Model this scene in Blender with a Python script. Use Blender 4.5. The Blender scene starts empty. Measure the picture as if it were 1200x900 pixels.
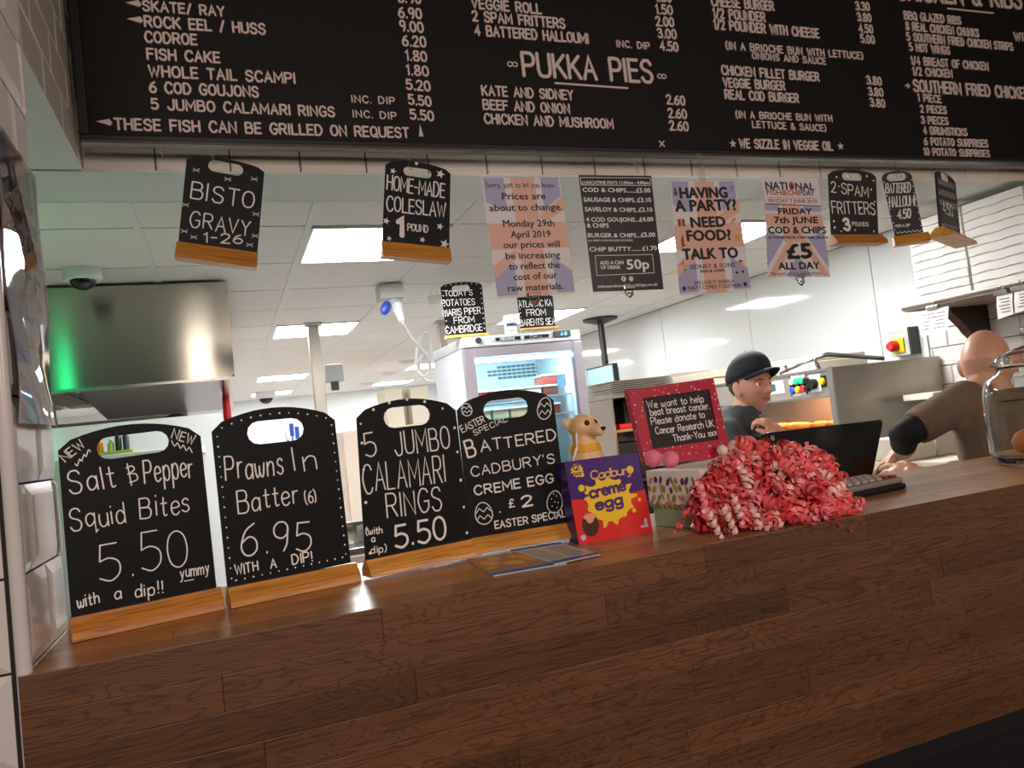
import bpy, bmesh, math, random
from mathutils import Vector, Matrix
from mathutils.geometry import tessellate_polygon
random.seed(7)
PI = math.pi

# ------------------------------------------------------------------ camera
FPX = 893.0; EYE = Vector((0, 0, 1.55))
def _d(x, y): return Vector((x - 600.0, -(y - 450.0), -FPX))
AX = _d(2949, 230).normalized()
AY = _d(268, 535); AY = (AY - AX * AX.dot(AY)).normalized()
AZ = AX.cross(AY)
ROT = Matrix((AX, AY, AZ))
cam_data = bpy.data.cameras.new('camera'); cam = bpy.data.objects.new('camera', cam_data)
bpy.context.scene.collection.objects.link(cam)
cam_data.sensor_width = 36.0; cam_data.lens = FPX * 36.0 / 1200.0; cam_data.clip_start = 0.02
cam.matrix_world = Matrix.Translation(EYE) @ ROT.to_4x4()
S = bpy.context.scene; S.camera = cam
# ------------------------------------------------------------------ world, exposure
S.view_settings.view_transform = 'Standard'; S.view_settings.look = 'None'
S.view_settings.exposure = 0.0; S.view_settings.gamma = 1.0
W = bpy.data.worlds.new('world'); S.world = W; W.use_nodes = True
W.node_tree.nodes['Background'].inputs[0].default_value = (0.5, 0.55, 0.6, 1)
W.node_tree.nodes['Background'].inputs[1].default_value = 0.15
S.cycles.max_bounces = 8; S.cycles.diffuse_bounces = 4; S.cycles.glossy_bounces = 4
S.cycles.transmission_bounces = 8; S.cycles.transparent_max_bounces = 12
S.cycles.sample_clamp_indirect = 4.0; S.cycles.use_denoising = True
PANEL_L = 46.0        # kitchen ceiling panels
def area_light(name, loc, size, power, col, rot=(0, 0, 0), size_y=None):
    l = bpy.data.lights.new(name, 'AREA'); l.energy = power; l.color = col; l.size = size
    if size_y: l.shape = 'RECTANGLE'; l.size_y = size_y
    o = bpy.data.objects.new(name, l); o.location = loc; o.rotation_euler = rot
    S.collection.objects.link(o); return o
area_light('customer_side_lamp', (-0.2, -1.9, 2.5), 0.9, 50.0, (1.0, 0.84, 0.75), (math.radians(62), 0, 0))
area_light('customer_side_lamp', (2.5, -1.9, 2.5), 0.9, 37.0, (1.0, 0.82, 0.72), (math.radians(62), 0, 0))

# ------------------------------------------------------------------ helpers
COL = S.collection
def srgb(h):
    if isinstance(h, str):
        h = h.lstrip('#'); c = [int(h[i:i + 2], 16) / 255 for i in (0, 2, 4)]
    else: c = [v / 255 for v in h]
    return tuple((v / 12.92 if v <= .04045 else ((v + .055) / 1.055) ** 2.4) for v in c) + (1.0,)
def ray(x, y): return ROT @ _d(x, y)
def at(x, y, Y=None, X=None, Z=None):
    r = ray(x, y)
    if Y is not None: t = Y / r.y
    elif X is not None: t = X / r.x
    else: t = (Z - EYE.z) / r.z
    return EYE + r * t
def deep(x, y, dist): return EYE + ray(x, y) * (dist / FPX)

_mats = {}
def mat(name, col, rough=0.5, metal=0.0, vary=0.06, scale=30.0, bump=0.0, emit=None, estr=0.0, trans=0.0, alpha=1.0, ior=1.45, coat=0.0, stretch=None, spec=0.5):
    if name in _mats: return _mats[name]
    m = bpy.data.materials.new(name); m.use_nodes = True; _mats[name] = m
    nt = m.node_tree; N = nt.nodes; L = nt.links; b = N['Principled BSDF']
    c = srgb(col)
    b.inputs['Roughness'].default_value = rough; b.inputs['Metallic'].default_value = metal
    b.inputs['IOR'].default_value = ior; b.inputs['Coat Weight'].default_value = coat
    b.inputs['Specular IOR Level'].default_value = spec
    b.inputs['Base Color'].default_value = c
    if vary > 0 or bump > 0:
        tc = N.new('ShaderNodeTexCoord'); mp = N.new('ShaderNodeMapping')
        L.new(tc.outputs['Object'], mp.inputs[0])
        if stretch: mp.inputs['Scale'].default_value = stretch
        n = N.new('ShaderNodeTexNoise'); n.inputs['Scale'].default_value = scale; n.inputs['Detail'].default_value = 4
        L.new(mp.outputs[0], n.inputs['Vector'])
        if vary > 0:
            mx = N.new('ShaderNodeMix'); mx.data_type = 'RGBA'
            mx.inputs[6].default_value = tuple(v * (1 - vary) for v in c[:3]) + (1,)
            mx.inputs[7].default_value = tuple(min(1, v * (1 + vary)) for v in c[:3]) + (1,)
            L.new(n.outputs[0], mx.inputs[0]); L.new(mx.outputs[2], b.inputs['Base Color'])
        if bump > 0:
            bp = N.new('ShaderNodeBump'); bp.inputs['Strength'].default_value = bump; bp.inputs['Distance'].default_value = 0.002
            L.new(n.outputs[0], bp.inputs['Height']); L.new(bp.outputs[0], b.inputs['Normal'])
    if emit: b.inputs['Emission Color'].default_value = srgb(emit); b.inputs['Emission Strength'].default_value = estr
    if trans: b.inputs['Transmission Weight'].default_value = trans
    if alpha < 1: b.inputs['Alpha'].default_value = alpha
    return m

_lib = {}
def M_(n): return _lib[n]
def tag(o, label=None, cat=None, group=None, kind=None):
    if label: o['label'] = label
    if cat: o['category'] = cat
    if group: o['group'] = group
    if kind: o['kind'] = kind
    return o
_world = {}
def wm(o): return _world.get(o.name, Matrix.Identity(4))
def thing(name, label, cat, loc=(0, 0, 0), group=None, frame=None, kind=None):
    o = bpy.data.objects.new(name, None); COL.objects.link(o); o.empty_display_size = 0.05
    M = frame.copy() if frame is not None else Matrix.Translation(Vector(loc))
    o.matrix_world = M; _world[o.name] = M.copy()
    return tag(o, label, cat, group, kind)

class MB:
    def __init__(s): s.v = []; s.f = []; s.mi = []; s.m = 0
    def add(s, vs, fs, M=None):
        o = len(s.v)
        s.v += [(M @ Vector(v)) if M is not None else Vector(v) for v in vs]
        s.f += [tuple(o + i for i in f) for f in fs]; s.mi += [s.m] * len(fs); return s
    def box(s, x0, x1, y0, y1, z0, z1, M=None):
        if x0 > x1: x0, x1 = x1, x0
        if y0 > y1: y0, y1 = y1, y0
        if z0 > z1: z0, z1 = z1, z0
        vs = [(x, y, z) for z in (z0, z1) for y in (y0, y1) for x in (x0, x1)]
        return s.add(vs, [(0, 2, 3, 1), (4, 5, 7, 6), (0, 1, 5, 4), (2, 6, 7, 3), (0, 4, 6, 2), (1, 3, 7, 5)], M)
    def bbox(s, x0, x1, y0, y1, z0, z1, b, M=None):      # box with chamfered edges
        bm = bmesh.new(); t = MB().box(x0, x1, y0, y1, z0, z1)
        vs = [bm.verts.new(v) for v in t.v]
        for f in t.f: bm.faces.new([vs[i] for i in f])
        bmesh.ops.bevel(bm, geom=list(bm.edges), offset=b, segments=2, profile=.5, affect='EDGES')
        s.bm(bm, M); bm.free(); return s
    def bm(s, bm, M=None):
        bm.verts.index_update()
        return s.add([v.co.copy() for v in bm.verts], [[v.index for v in f.verts] for f in bm.faces], M)
    def prism(s, pts, y0, y1, holes=(), M=None):          # outline in (x,z) extruded along y
        loops = [[Vector((p[0], p[1], 0)) for p in L] for L in [list(pts)] + [list(h) for h in holes]]
        flat = [p for L in loops for p in L]; n = len(flat)
        tris = tessellate_polygon(loops)
        vs = [(p.x, y0, p.y) for p in flat] + [(p.x, y1, p.y) for p in flat]
        fs = []
        for t in tris:
            a, b, c = [flat[i] for i in t]
            cr = (b - a).cross(c - a).z
            t = tuple(t) if cr > 0 else tuple(reversed(t))
            if cr == 0: continue
            fs.append(t); fs.append(tuple(n + i for i in reversed(t)))
        k = 0
        for li, L in enumerate(loops):
            m = len(L); ar = sum(L[i].x * L[(i + 1) % m].y - L[(i + 1) % m].x * L[i].y for i in range(m))
            for i in range(m):
                j = (i + 1) % m; q = (k + i, n + k + i, n + k + j, k + j)
                if (ar < 0) != (li > 0): q = tuple(reversed(q))
                fs.append(q)
            k += m
        if y1 < y0: fs = [tuple(reversed(f)) for f in fs]
        return s.add(vs, fs, M)
    def tube(s, pts, r, n=8, M=None, cap=True):
        pts = [Vector(p) for p in pts]; m = len(pts)
        rs = r if isinstance(r, (list, tuple)) else [r] * m
        vs = []; fs = []; up = None
        for i, p in enumerate(pts):
            t = (pts[min(i + 1, m - 1)] - pts[max(i - 1, 0)]).normalized()
            if up is None:
                up = Vector((0, 0, 1)) if abs(t.z) < .9 else Vector((1, 0, 0))
            u = (up - t * up.dot(t)).normalized(); w = t.cross(u); up = u
            for k in range(n):
                a = 2 * PI * k / n; vs.append(p + (u * math.cos(a) + w * math.sin(a)) * rs[i])
        for i in range(m - 1):
            for k in range(n):
                a = i * n + k; b = i * n + (k + 1) % n; fs.append((a, b, b + n, a + n))
        if cap: fs += [tuple(reversed(range(n))), tuple(range((m - 1) * n, m * n))]
        return s.add(vs, fs, M)
    def lathe(s, prof, n=24, M=None, cap=True):           # (r,z)
        vs = []; fs = []; m = len(prof)
        for r, z in prof:
            for k in range(n): a = 2 * PI * k / n; vs.append((r * math.cos(a), r * math.sin(a), z))
        for i in range(m - 1):
            for k in range(n):
                a = i * n + k; b = i * n + (k + 1) % n; fs.append((a, b, b + n, a + n))
        if cap: fs += [tuple(reversed(range(n))), tuple(range((m - 1) * n, m * n))]
        return s.add(vs, fs, M)
    def ell(s, c, r, M=None, n=14, rot=None):
        vs = []; fs = []; c = Vector(c); h = n // 2 + 1
        for i in range(1, h):
            th = PI * i / h
            for k in range(n):
                a = 2 * PI * k / n
                v = Vector((r[0] * math.sin(th) * math.cos(a), r[1] * math.sin(th) * math.sin(a), r[2] * math.cos(th)))
                vs.append((rot @ v if rot is not None else v) + c)
        t = Vector((0, 0, r[2])); b = Vector((0, 0, -r[2]))
        if rot is not None: t = rot @ t; b = rot @ b
        o = len(vs); vs += [t + c, b + c]
        for i in range(h - 2):
            for k in range(n):
                a = i * n + k; d = i * n + (k + 1) % n; fs.append((a, a + n, d + n, d))
        for k in range(n):
            fs.append((o, k, (k + 1) % n)); fs.append((o + 1, (h - 2) * n + (k + 1) % n, (h - 2) * n + k))
        return s.add(vs, fs, M)
    def cap(s, a, b, r0, r1, n=12):                        # tapered limb with round ends
        a = Vector(a); b = Vector(b); d = (b - a); L = d.length; d.normalize()
        pts = []; rs = []
        for k in range(1, 4): t = k / 4 * PI / 2; pts.append(a - d * r0 * math.cos(t)); rs.append(r0 * math.sin(t))
        for k in range(6): pts.append(a.lerp(b, k / 5)); rs.append(r0 + (r1 - r0) * k / 5)
        for k in range(3, 0, -1): t = k / 4 * PI / 2; pts.append(b + d * r1 * math.cos(t)); rs.append(r1 * math.sin(t))
        return s.tube(pts, rs, n)
    def loft(s, rings, n=20, e=2.4):                       # rings: (centre, xaxis, yaxis)
        vs = []; fs = []
        for c, ax, ay in rings:
            c = Vector(c); ax = Vector(ax); ay = Vector(ay)
            for k in range(n):
                a = 2 * PI * k / n; ca, sa = math.cos(a), math.sin(a)
                vs.append(c + ax * (math.copysign(abs(ca) ** (2 / e), ca)) + ay * (math.copysign(abs(sa) ** (2 / e), sa)))
        m = len(rings)
        for i in range(m - 1):
            for k in range(n):
                a = i * n + k; b = i * n + (k + 1) % n; fs.append((a, b, b + n, a + n))
        fs += [tuple(reversed(range(n))), tuple(range((m - 1) * n, m * n))]
        return s.add(vs, fs)
    def build(s, name, mats, parent=None, local=False, smooth=False, bevel=0.0, kind=None, label=None, fix=False):
        me = bpy.data.meshes.new(name)
        vs = s.v
        if parent is not None and not local:
            inv = wm(parent).inverted(); vs = [inv @ v for v in vs]
        me.from_pydata([tuple(v) for v in vs], [], s.f)
        if not isinstance(mats, (list, tuple)): mats = [mats]
        for m in mats: me.materials.append(m)
        if len(mats) > 1: me.polygons.foreach_set('material_index', s.mi)
        if fix:
            b = bmesh.new(); b.from_mesh(me); bmesh.ops.recalc_face_normals(b, faces=b.faces); b.to_mesh(me); b.free()
        if smooth: me.polygons.foreach_set('use_smooth', [True] * len(me.polygons))
        me.update()
        o = bpy.data.objects.new(name, me); COL.objects.link(o)
        if parent is not None: o.parent = parent; _world[o.name] = wm(parent).copy()
        if smooth and smooth != 'all':
            md = o.modifiers.new('edge', 'EDGE_SPLIT'); md.split_angle = math.radians(40)
        if bevel:
            md = o.modifiers.new('bevel', 'BEVEL'); md.width = bevel; md.segments = 2; md.limit_method = 'ANGLE'
        return tag(o, label, None, None, kind)
def remesh_obj(o, voxel, smooth_it=0, factor=.5):
    md = o.modifiers.new('r', 'REMESH'); md.mode = 'VOXEL'; md.voxel_size = voxel; md.use_smooth_shade = True
    if smooth_it:
        sm = o.modifiers.new('s', 'SMOOTH'); sm.iterations = smooth_it; sm.factor = factor
    dg = bpy.context.evaluated_depsgraph_get(); dg.update()
    me = bpy.data.meshes.new_from_object(o.evaluated_get(dg)); old = o.data
    o.modifiers.clear(); o.data = me
    return o

# ------------------------------------------------------------------ stroke font (pen lettering)
G = {}
def _g(ch, w, s):
    st = []
    for p in s.split('|'):
        sm = p.startswith('~'); p = p.lstrip('~')
        st.append((sm, [tuple(float(v) for v in q.split(',')) for q in p.split()]))
    G[ch] = (w, st)
for a in [
 ('A',6,'0,0 3,10 6,0|1.1,3.6 4.9,3.6'),('B',5.8,'0,0 0,10|~0,10 4,9.9 5.2,7.7 4,5.5 0,5.4|~0,5.4 4.6,5.1 5.8,2.7 4.5,.1 0,0'),
 ('C',5.8,'~5.8,8.2 4.6,9.9 1.8,9.7 0,5 1.8,.3 4.6,.1 5.8,1.8'),('D',6,'0,0 0,10|~0,10 3.6,9.8 6,5 3.6,.2 0,0'),
 ('E',4.8,'4.8,10 0,10 0,0 4.8,0|0,5.2 4.2,5.2'),('F',4.8,'0,0 0,10 4.8,10|0,5.2 4.2,5.2'),
 ('G',6,'~5.8,8.4 4.6,9.9 1.8,9.7 0,5 1.8,.3 4.4,.1 6,2|6,2 6,4.6 3.6,4.6'),('H',5.6,'0,0 0,10|5.6,0 5.6,10|0,5.2 5.6,5.2'),
 ('I',.6,'.3,0 .3,10'),('J',4.8,'4.8,10 4.8,3|~4.8,3 4,.4 1.6,0 0,2.4'),('K',5.6,'0,0 0,10|5.4,10 0,4|1.7,5.9 5.6,0'),
 ('L',4.6,'0,10 0,0 4.6,0'),('M',7,'0,0 0,10 3.5,3 7,10 7,0'),('N',5.8,'0,0 0,10 5.8,0 5.8,10'),
 ('O',6,'~3,10 .8,8.7 0,5 .8,1.3 3,0 5.2,1.3 6,5 5.2,8.7 3,10'),('P',5.4,'0,0 0,10|~0,10 4.2,9.8 5.4,7.3 4.2,4.8 0,4.6'),
 ('Q',6,'~3,10 .8,8.7 0,5 .8,1.3 3,0 5.2,1.3 6,5 5.2,8.7 3,10|3.8,2.2 6.2,-.8'),
 ('R',5.6,'0,0 0,10|~0,10 4.2,9.8 5.4,7.4 4.2,5 0,4.9|2.6,4.9 5.6,0'),
 ('S',5.4,'~5.2,8.3 4,9.9 1.4,9.7 .2,7.6 1.2,5.9 4.2,4.6 5.4,2.6 4.2,.2 1.4,.1 0,1.9'),('T',5.4,'0,10 5.4,10|2.7,10 2.7,0'),
 ('U',5.8,'0,10 0,3|~0,3 .8,.6 2.9,0 5,.6 5.8,3|5.8,3 5.8,10'),('V',5.8,'0,10 2.9,0 5.8,10'),('W',8,'0,10 2,0 4,8 6,0 8,10'),
 ('X',5.6,'0,10 5.6,0|5.6,10 0,0'),('Y',5.6,'0,10 2.8,5 5.6,10|2.8,5 2.8,0'),('Z',5.4,'0,10 5.4,10 0,0 5.4,0'),
 ('0',5.2,'~2.6,10 .7,8.6 0,5 .7,1.4 2.6,0 4.5,1.4 5.2,5 4.5,8.6 2.6,10'),('1',2,'0,8.2 1.6,10 1.6,0'),
 ('2',5,'~0,8 1.2,9.8 3.6,9.9 4.8,7.8 3.6,4.8 0,0|0,0 5,0'),('3',5,'~0,8.6 1.6,10 4,9.6 4.4,7 2,5.3|~2,5.3 4.8,4.6 5,1.8 3,0 0,1.2'),
 ('4',5.2,'3.8,0 3.8,10 0,3 5.2,3'),('5',5,'4.6,10 .7,10 .3,5.6|~.3,5.6 2.6,6.2 4.8,4.8 4.8,1.8 2.6,0 0,1.1'),
 ('6',5,'~4.2,9.8 1.4,7.6 0,3.2 1,.5 3.2,.1 4.9,1.8 4.6,4.6 2.6,5.8 .3,4.2'),('7',4.8,'0,10 4.8,10 1.6,0'),
 ('8',5,'~2.5,5.3 .4,7.4 1,9.6 2.5,10 4,9.6 4.6,7.4 2.5,5.3 0,2.8 .8,.4 2.5,0 4.2,.4 5,2.8 2.5,5.3'),
 ('9',5,'~4.6,6 2.8,4.4 .6,5.4 .2,8 1.6,9.8 3.6,9.8 4.7,8.2 4.6,6|~4.7,7.6 4.4,2.6 3.2,0'),
 ('a',4.4,'~4.2,5 2.6,6.4 .6,5.2 0,2.6 1,.3 2.8,.5 4.2,2.4|4.3,6.2 4.3,0'),('b',4.4,'0,10 0,0|~0,4 1.6,6.2 3.6,5.8 4.4,3 3.4,.3 1.4,0 0,1.8'),
 ('c',4,'~4,5.2 2.6,6.4 .6,5.4 0,3 .8,.6 2.6,0 4,1'),('d',4.4,'4.4,10 4.4,0|~4.4,4 2.8,6.3 .8,5.6 0,3 .8,.3 2.8,.2 4.4,2'),
 ('e',4.2,'~0,3.2 4.2,3.8 3.6,5.9 2,6.4 .4,5.2 0,2.8 1,.4 2.8,0 4.2,1.2'),('f',3.2,'~3.2,9.4 2.2,10 1.2,8.8 1.1,6 1.1,0|0,6 2.9,6'),
 ('g',4.4,'~4.3,5 2.6,6.4 .6,5.4 0,3 1,.6 2.8,.6 4.3,2.6|~4.4,6.2 4.3,0 3.8,-2.8 1.8,-3.4 .3,-2.4'),('h',4.2,'0,10 0,0|~0,3.8 1.8,6.2 3.8,5.6 4.2,3.4 4.2,0'),
 ('i',.6,'.3,6.2 .3,0|.3,8.6 .3,8.9'),('j',1.8,'~1.6,6.2 1.6,-2 .9,-3.2 -.3,-2.8|1.6,8.6 1.6,8.9'),('k',3.8,'0,10 0,0|3.6,6.2 0,2.6|1.2,3.8 3.8,0'),
 ('l',.6,'.3,10 .3,0'),('m',6.6,'0,6.2 0,0|~0,4 1.6,6.2 3,5.6 3.3,3.6 3.3,0|~3.3,4 4.9,6.2 6.3,5.6 6.6,3.6 6.6,0'),
 ('n',4,'0,6.2 0,0|~0,3.8 1.8,6.2 3.6,5.6 4,3.4 4,0'),('o',4.4,'~2.2,6.4 .6,5.4 0,3.2 .6,.9 2.2,0 3.8,.9 4.4,3.2 3.8,5.4 2.2,6.4'),
 ('p',4.4,'0,6.2 0,-3.6|~0,4 1.6,6.3 3.6,5.8 4.4,3.2 3.6,.4 1.6,0 0,2'),('q',4.4,'~4.2,5 2.6,6.4 .6,5.4 0,3 1,.4 2.8,.6 4.2,2.4|4.4,6.2 4.4,-3.4 5.4,-2.4'),
 ('r',2.8,'0,6.2 0,0|~0,3.8 1.2,5.9 2.8,6.1'),('s',3.8,'~3.6,5.4 2.2,6.4 .5,5.4 .8,3.8 3.2,2.8 3.7,1 2,-.1 0,.9'),
 ('t',3,'~1.4,9 1.3,1.4 2,.1 3,.5|0,6.2 3,6.2'),('u',4.2,'~0,6.2 0,2 1.2,.1 3,.5 4.2,2.6|4.2,6.2 4.2,0'),('v',4,'0,6.2 2,0 4,6.2'),
 ('w',6,'~0,6.2 .6,1 1.8,.1 3,2.4|~3,5 3,2.4 4.2,.1 5.4,1 6,6.2'),('x',4,'0,6.2 4,0|4,6.2 0,0'),('y',4,'0,6.2 2.1,0|~4,6.2 2,-.4 1,-3 -.4,-3.2'),
 ('z',3.8,'0,6.2 3.8,6.2 0,0 3.8,0'),('.',.6,'.3,0 .3,.35'),(',',.8,'.6,.5 .2,-1.2'),('!',.6,'.3,10 .3,3|.3,0 .3,.35'),('-',3,'0,4.6 3,4.6'),
 ('/',3.4,'0,-.6 3.4,10.4'),('(',1.8,'~1.8,11 .3,8 .3,2 1.8,-1.2'),(')',1.8,'~0,11 1.5,8 1.5,2 0,-1.2'),("'",.6,'.3,10 .3,8'),
 ('&',5.8,'~5.8,0 2,5.6 1,8 2.2,9.9 3.6,8.6 3,6.6 .5,4 .2,1.4 2,0 4,.8 5.4,4'),('$',5.2,'~0,8.4 3.6,8.8 4.4,6.6 0,5.2|~0,5.2 4.6,4.4 4.8,1.4 0,.8|1.2,10.5 .6,-.8'),
 ('£',5.4,'~5,8.2 3.6,9.9 1.8,8.8 1.8,5 1.4,1.4 0,.2|0,.1 5.2,.3|.2,4.9 3.8,4.9'),('*',5,'2.5,9 2.5,1|0,7 5,3|5,7 0,3'),
 ('~',6,'~3,5 1.6,6.6 0,5 1.6,3.4 3,5 4.4,6.6 6,5 4.4,3.4 3,5'),('?',4.6,'~0,8 1.4,9.9 3.8,9.4 4.2,7 2.2,4.8 2.2,3|2.2,0 2.2,.35'),(':',.6,'.3,1 .3,1.3|.3,5 .3,5.3')]: _g(*a)
def smooth_pts(p, k=4):
    n = len(p); closed = p[0] == p[-1]; out = []
    for i in range(n - 1):
        p0 = p[i - 1] if i > 0 else (p[-2] if closed else p[0]); p1 = p[i]; p2 = p[i + 1]
        p3 = p[i + 2] if i + 2 < n else (p[1] if closed else p[-1])
        for j in range(k):
            t = j / k
            out.append(tuple(.5 * (2 * p1[q] + (p2[q] - p0[q]) * t + (2 * p0[q] - 5 * p1[q] + 4 * p2[q] - p3[q]) * t * t + (3 * p1[q] - p0[q] - 3 * p2[q] + p3[q]) * t ** 3) for q in (0, 1)))
    out.append(tuple(p[-1])); return out
def stroke(mb, pts, w, y0=-.0006, thick=0.0):
    """pen stroke in local (x,z): a ribbon with round ends; thick > 0 makes a raised plastic letter"""
    P = [Vector(p) for p in pts]; q = [P[0]]
    for p in P[1:]:
        if (p - q[-1]).length > 1e-6: q.append(p)
    if len(q) < 2: q.append(q[0] + Vector((w * .01, 0)))
    P = q; n = len(P); h = w / 2; L = []; R = []
    for i, p in enumerate(P):
        a = (P[i] - P[i - 1]).normalized() if i > 0 else (P[1] - P[0]).normalized()
        b = (P[i + 1] - P[i]).normalized() if i < n - 1 else a
        t = (a + b); t = t.normalized() if t.length > .2 else b
        nn = Vector((-t.y, t.x)); c = max(.55, abs(nn.dot(Vector((-b.y, b.x)))))
        L.append(p + nn * h / c); R.append(p - nn * h / c)
    t0 = (P[1] - P[0]).normalized(); t1 = (P[-1] - P[-2]).normalized()
    def capn(p, t): nn = Vector((-t.y, t.x)); return [p + nn * h * math.cos(a) + t * h * math.sin(a) for a in (PI / 4, PI / 2, 3 * PI / 4)]
    out = L + capn(P[-1], t1) + R[::-1] + capn(P[0], -t0)
    m = len(out)
    vs = [(p.x, y0 - .0001 * (k if k < n else (n if k < n + 3 else max(0, 2 * n + 2 - k))) / n, p.y) for k, p in enumerate(out)]
    fs = []
    for i in range(n - 1): fs.append((m - 4 - i, m - 5 - i, i + 1, i))
    fs.append((n + 3, n + 2, n + 1, n, n - 1)); fs.append((0, m - 1, m - 2, m - 3, m - 4))
    if thick:
        vs += [(p.x, y0 + thick, p.y) for p in out]
        fs += [(i, (i + 1) % m, m + (i + 1) % m, m + i) for i in range(m)]
    mb.add(vs, fs)
class Plane:
    """flat surface: frame M has x right, y away from the viewer, z up; px() gives local (x,z) of a picture point"""
    def __init__(s, M): s.M = M; s.inv = M.inverted(); s.o = M.translation; s.n = (M.to_3x3() @ Vector((0, 1, 0)))
    def px(s, x, y):
        r = ray(x, y); t = (s.o - EYE).dot(s.n) / r.dot(s.n); q = s.inv @ (EYE + r * t); return Vector((q.x, q.z))
def frame(o, right, lean=0.0):
    """frame standing at o, x along right (horizontal), leaning back by lean"""
    x = Vector(right); x.z = 0; x.normalize(); z = Vector((0, 0, 1)); y = z.cross(x)
    z2 = (z * math.cos(lean) + y * math.sin(lean)); y2 = z2.cross(x)
    M = Matrix((x, y2, z2)).transposed().to_4x4(); M.translation = Vector(o); return M
def line_basis(pl, p0, p1, cap, upright=False):
    a = pl.px(*p0); b = pl.px(*p1); u = (b - a)
    L = u.length; ud = u / L; up = Vector((0, 1)) if upright else Vector((-ud.y, ud.x))
    c = pl.px(p0[0], p0[1] - cap); d = pl.px(p1[0], p1[1] - cap)
    h = .5 * ((c - a).length + (d - b).length)
    return a, ud, up, L, h
def write(mb, pl, text, p0, p1, cap, pen=.1, gap=2.0, upright=False, y0=-.0006, thick=0.0, jit=0.0, seed=1):
    a, ud, up, L, h = line_basis(pl, p0, p1, cap, upright)
    rr = random.Random(seed * 31 + len(text)); tot = 0; items = []
    for ch in text:
        if ch == ' ': tot += (6.0 if thick else 4.2); continue
        w, st = G.get(ch) or G.get(ch.upper()) or G['-']; items.append((tot, w, st)); tot += w + gap
    tot -= gap; pw = pen * h; a = a + up * (pw / 2) + ud * (pw / 2); sx = (L - pw) / tot; sz = (h - pw) / 10; q_i = 0
    for x0, w, st in items:
        jx = rr.uniform(-jit, jit) * 4; jz = rr.uniform(-jit, jit) * 6; js = 1 + rr.uniform(-jit, jit) * .6
        for sm, pts in st:
            if sm: pts = smooth_pts(pts)
            q_i += 1; dy = (q_i % 4) * .00018
            stroke(mb, [a + ud * ((x0 + jx + q[0]) * sx) + up * ((q[1] * js + jz) * sz) for q in pts], pen * h, y0 - dy, thick + (dy if thick else 0))
_fc = {}
def font_mesh(text, bold):
    k = (text, bold)
    if k in _fc: return _fc[k]
    cu = bpy.data.curves.new('t', 'FONT'); cu.body = text; cu.size = 1; cu.offset = bold; cu.resolution_u = 2; cu.fill_mode = 'FRONT'
    o = bpy.data.objects.new('t', cu); COL.objects.link(o)
    dg = bpy.context.evaluated_depsgraph_get(); dg.update(); me = o.evaluated_get(dg).to_mesh()
    vs = [tuple(v.co) for v in me.vertices]; fs = [tuple(p.vertices) for p in me.polygons]
    o.to_mesh_clear(); bpy.data.objects.remove(o); bpy.data.curves.remove(cu)
    x0 = min(v[0] for v in vs); x1 = max(v[0] for v in vs)
    _fc[k] = (vs, fs, x0, x1); return _fc[k]
def printed(mb, pl, text, p0, p1, cap, bold=.02, upright=False, y0=-.0006):
    vs, fs, x0, x1 = font_mesh(text, 0.0); a, ud, up, L, h = line_basis(pl, p0, p1, cap, upright)
    sx = L / (x1 - x0); sz = h / .72
    for i_, (ox, oz) in enumerate(((-1, 0), (1, 0), (0, .8), (0, -.8), (0, 0)) if bold > .005 else ((0, 0),)):
        out = []
        for v in vs:
            p = a + ud * ((v[0] - x0) * sx + ox * bold * sz * 1.2) + up * (v[1] * sz + oz * bold * sz * 1.1); out.append((p.x, y0 - .00005 * i_, p.y))
        mb.add(out, fs)
def disc(mb, c, r, y0=-.0006, n=8, rz=None, rot=0):
    rz = rz or r; y0 -= .00001 * (len(mb.f) % 20)
    mb.add([(c[0] + r * math.cos(2 * PI * k / n + rot), y0, c[1] + rz * math.sin(2 * PI * k / n + rot)) for k in range(n)], [tuple(range(n))])
def star(mb, c, r, y0=-.0006, rot=0.0, thick=0.0):
    pts = [(c[0] + (r if k % 2 == 0 else r * .42) * math.sin(PI * k / 5 + rot), c[1] + (r if k % 2 == 0 else r * .42) * math.cos(PI * k / 5 + rot)) for k in range(10)]
    mb.add([(c[0], y0, c[1])] + [(p[0], y0, p[1]) for p in pts], [(0, (k + 1) % 10 + 1, k + 1) for k in range(10)])
def crossmark(mb, pl, x, y, r, pen=.0012):
    a = pl.px(x, y); s = (pl.px(x + r, y) - a).length
    stroke(mb, [a + Vector((-s, -.7 * s)), a + Vector((s, .7 * s))], pen); stroke(mb, [a + Vector((-s, .6 * s)), a + Vector((s, -.6 * s))], pen)
    stroke(mb, [a + Vector((-1.1 * s, 0)), a + Vector((1.1 * s, 0))], pen * .8)
class Quad:
    """bilinear map of unit square onto four picture corners of a plane (bl, br, tr, tl)"""
    def __init__(s, pl, c): s.pl = pl; s.c = [pl.px(*p) for p in c]
    def __call__(s, u, v):
        bl, br, tr, tl = s.c; p = bl * (1 - u) * (1 - v) + br * u * (1 - v) + tr * u * v + tl * (1 - u) * v; return (p.x, p.y)

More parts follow.
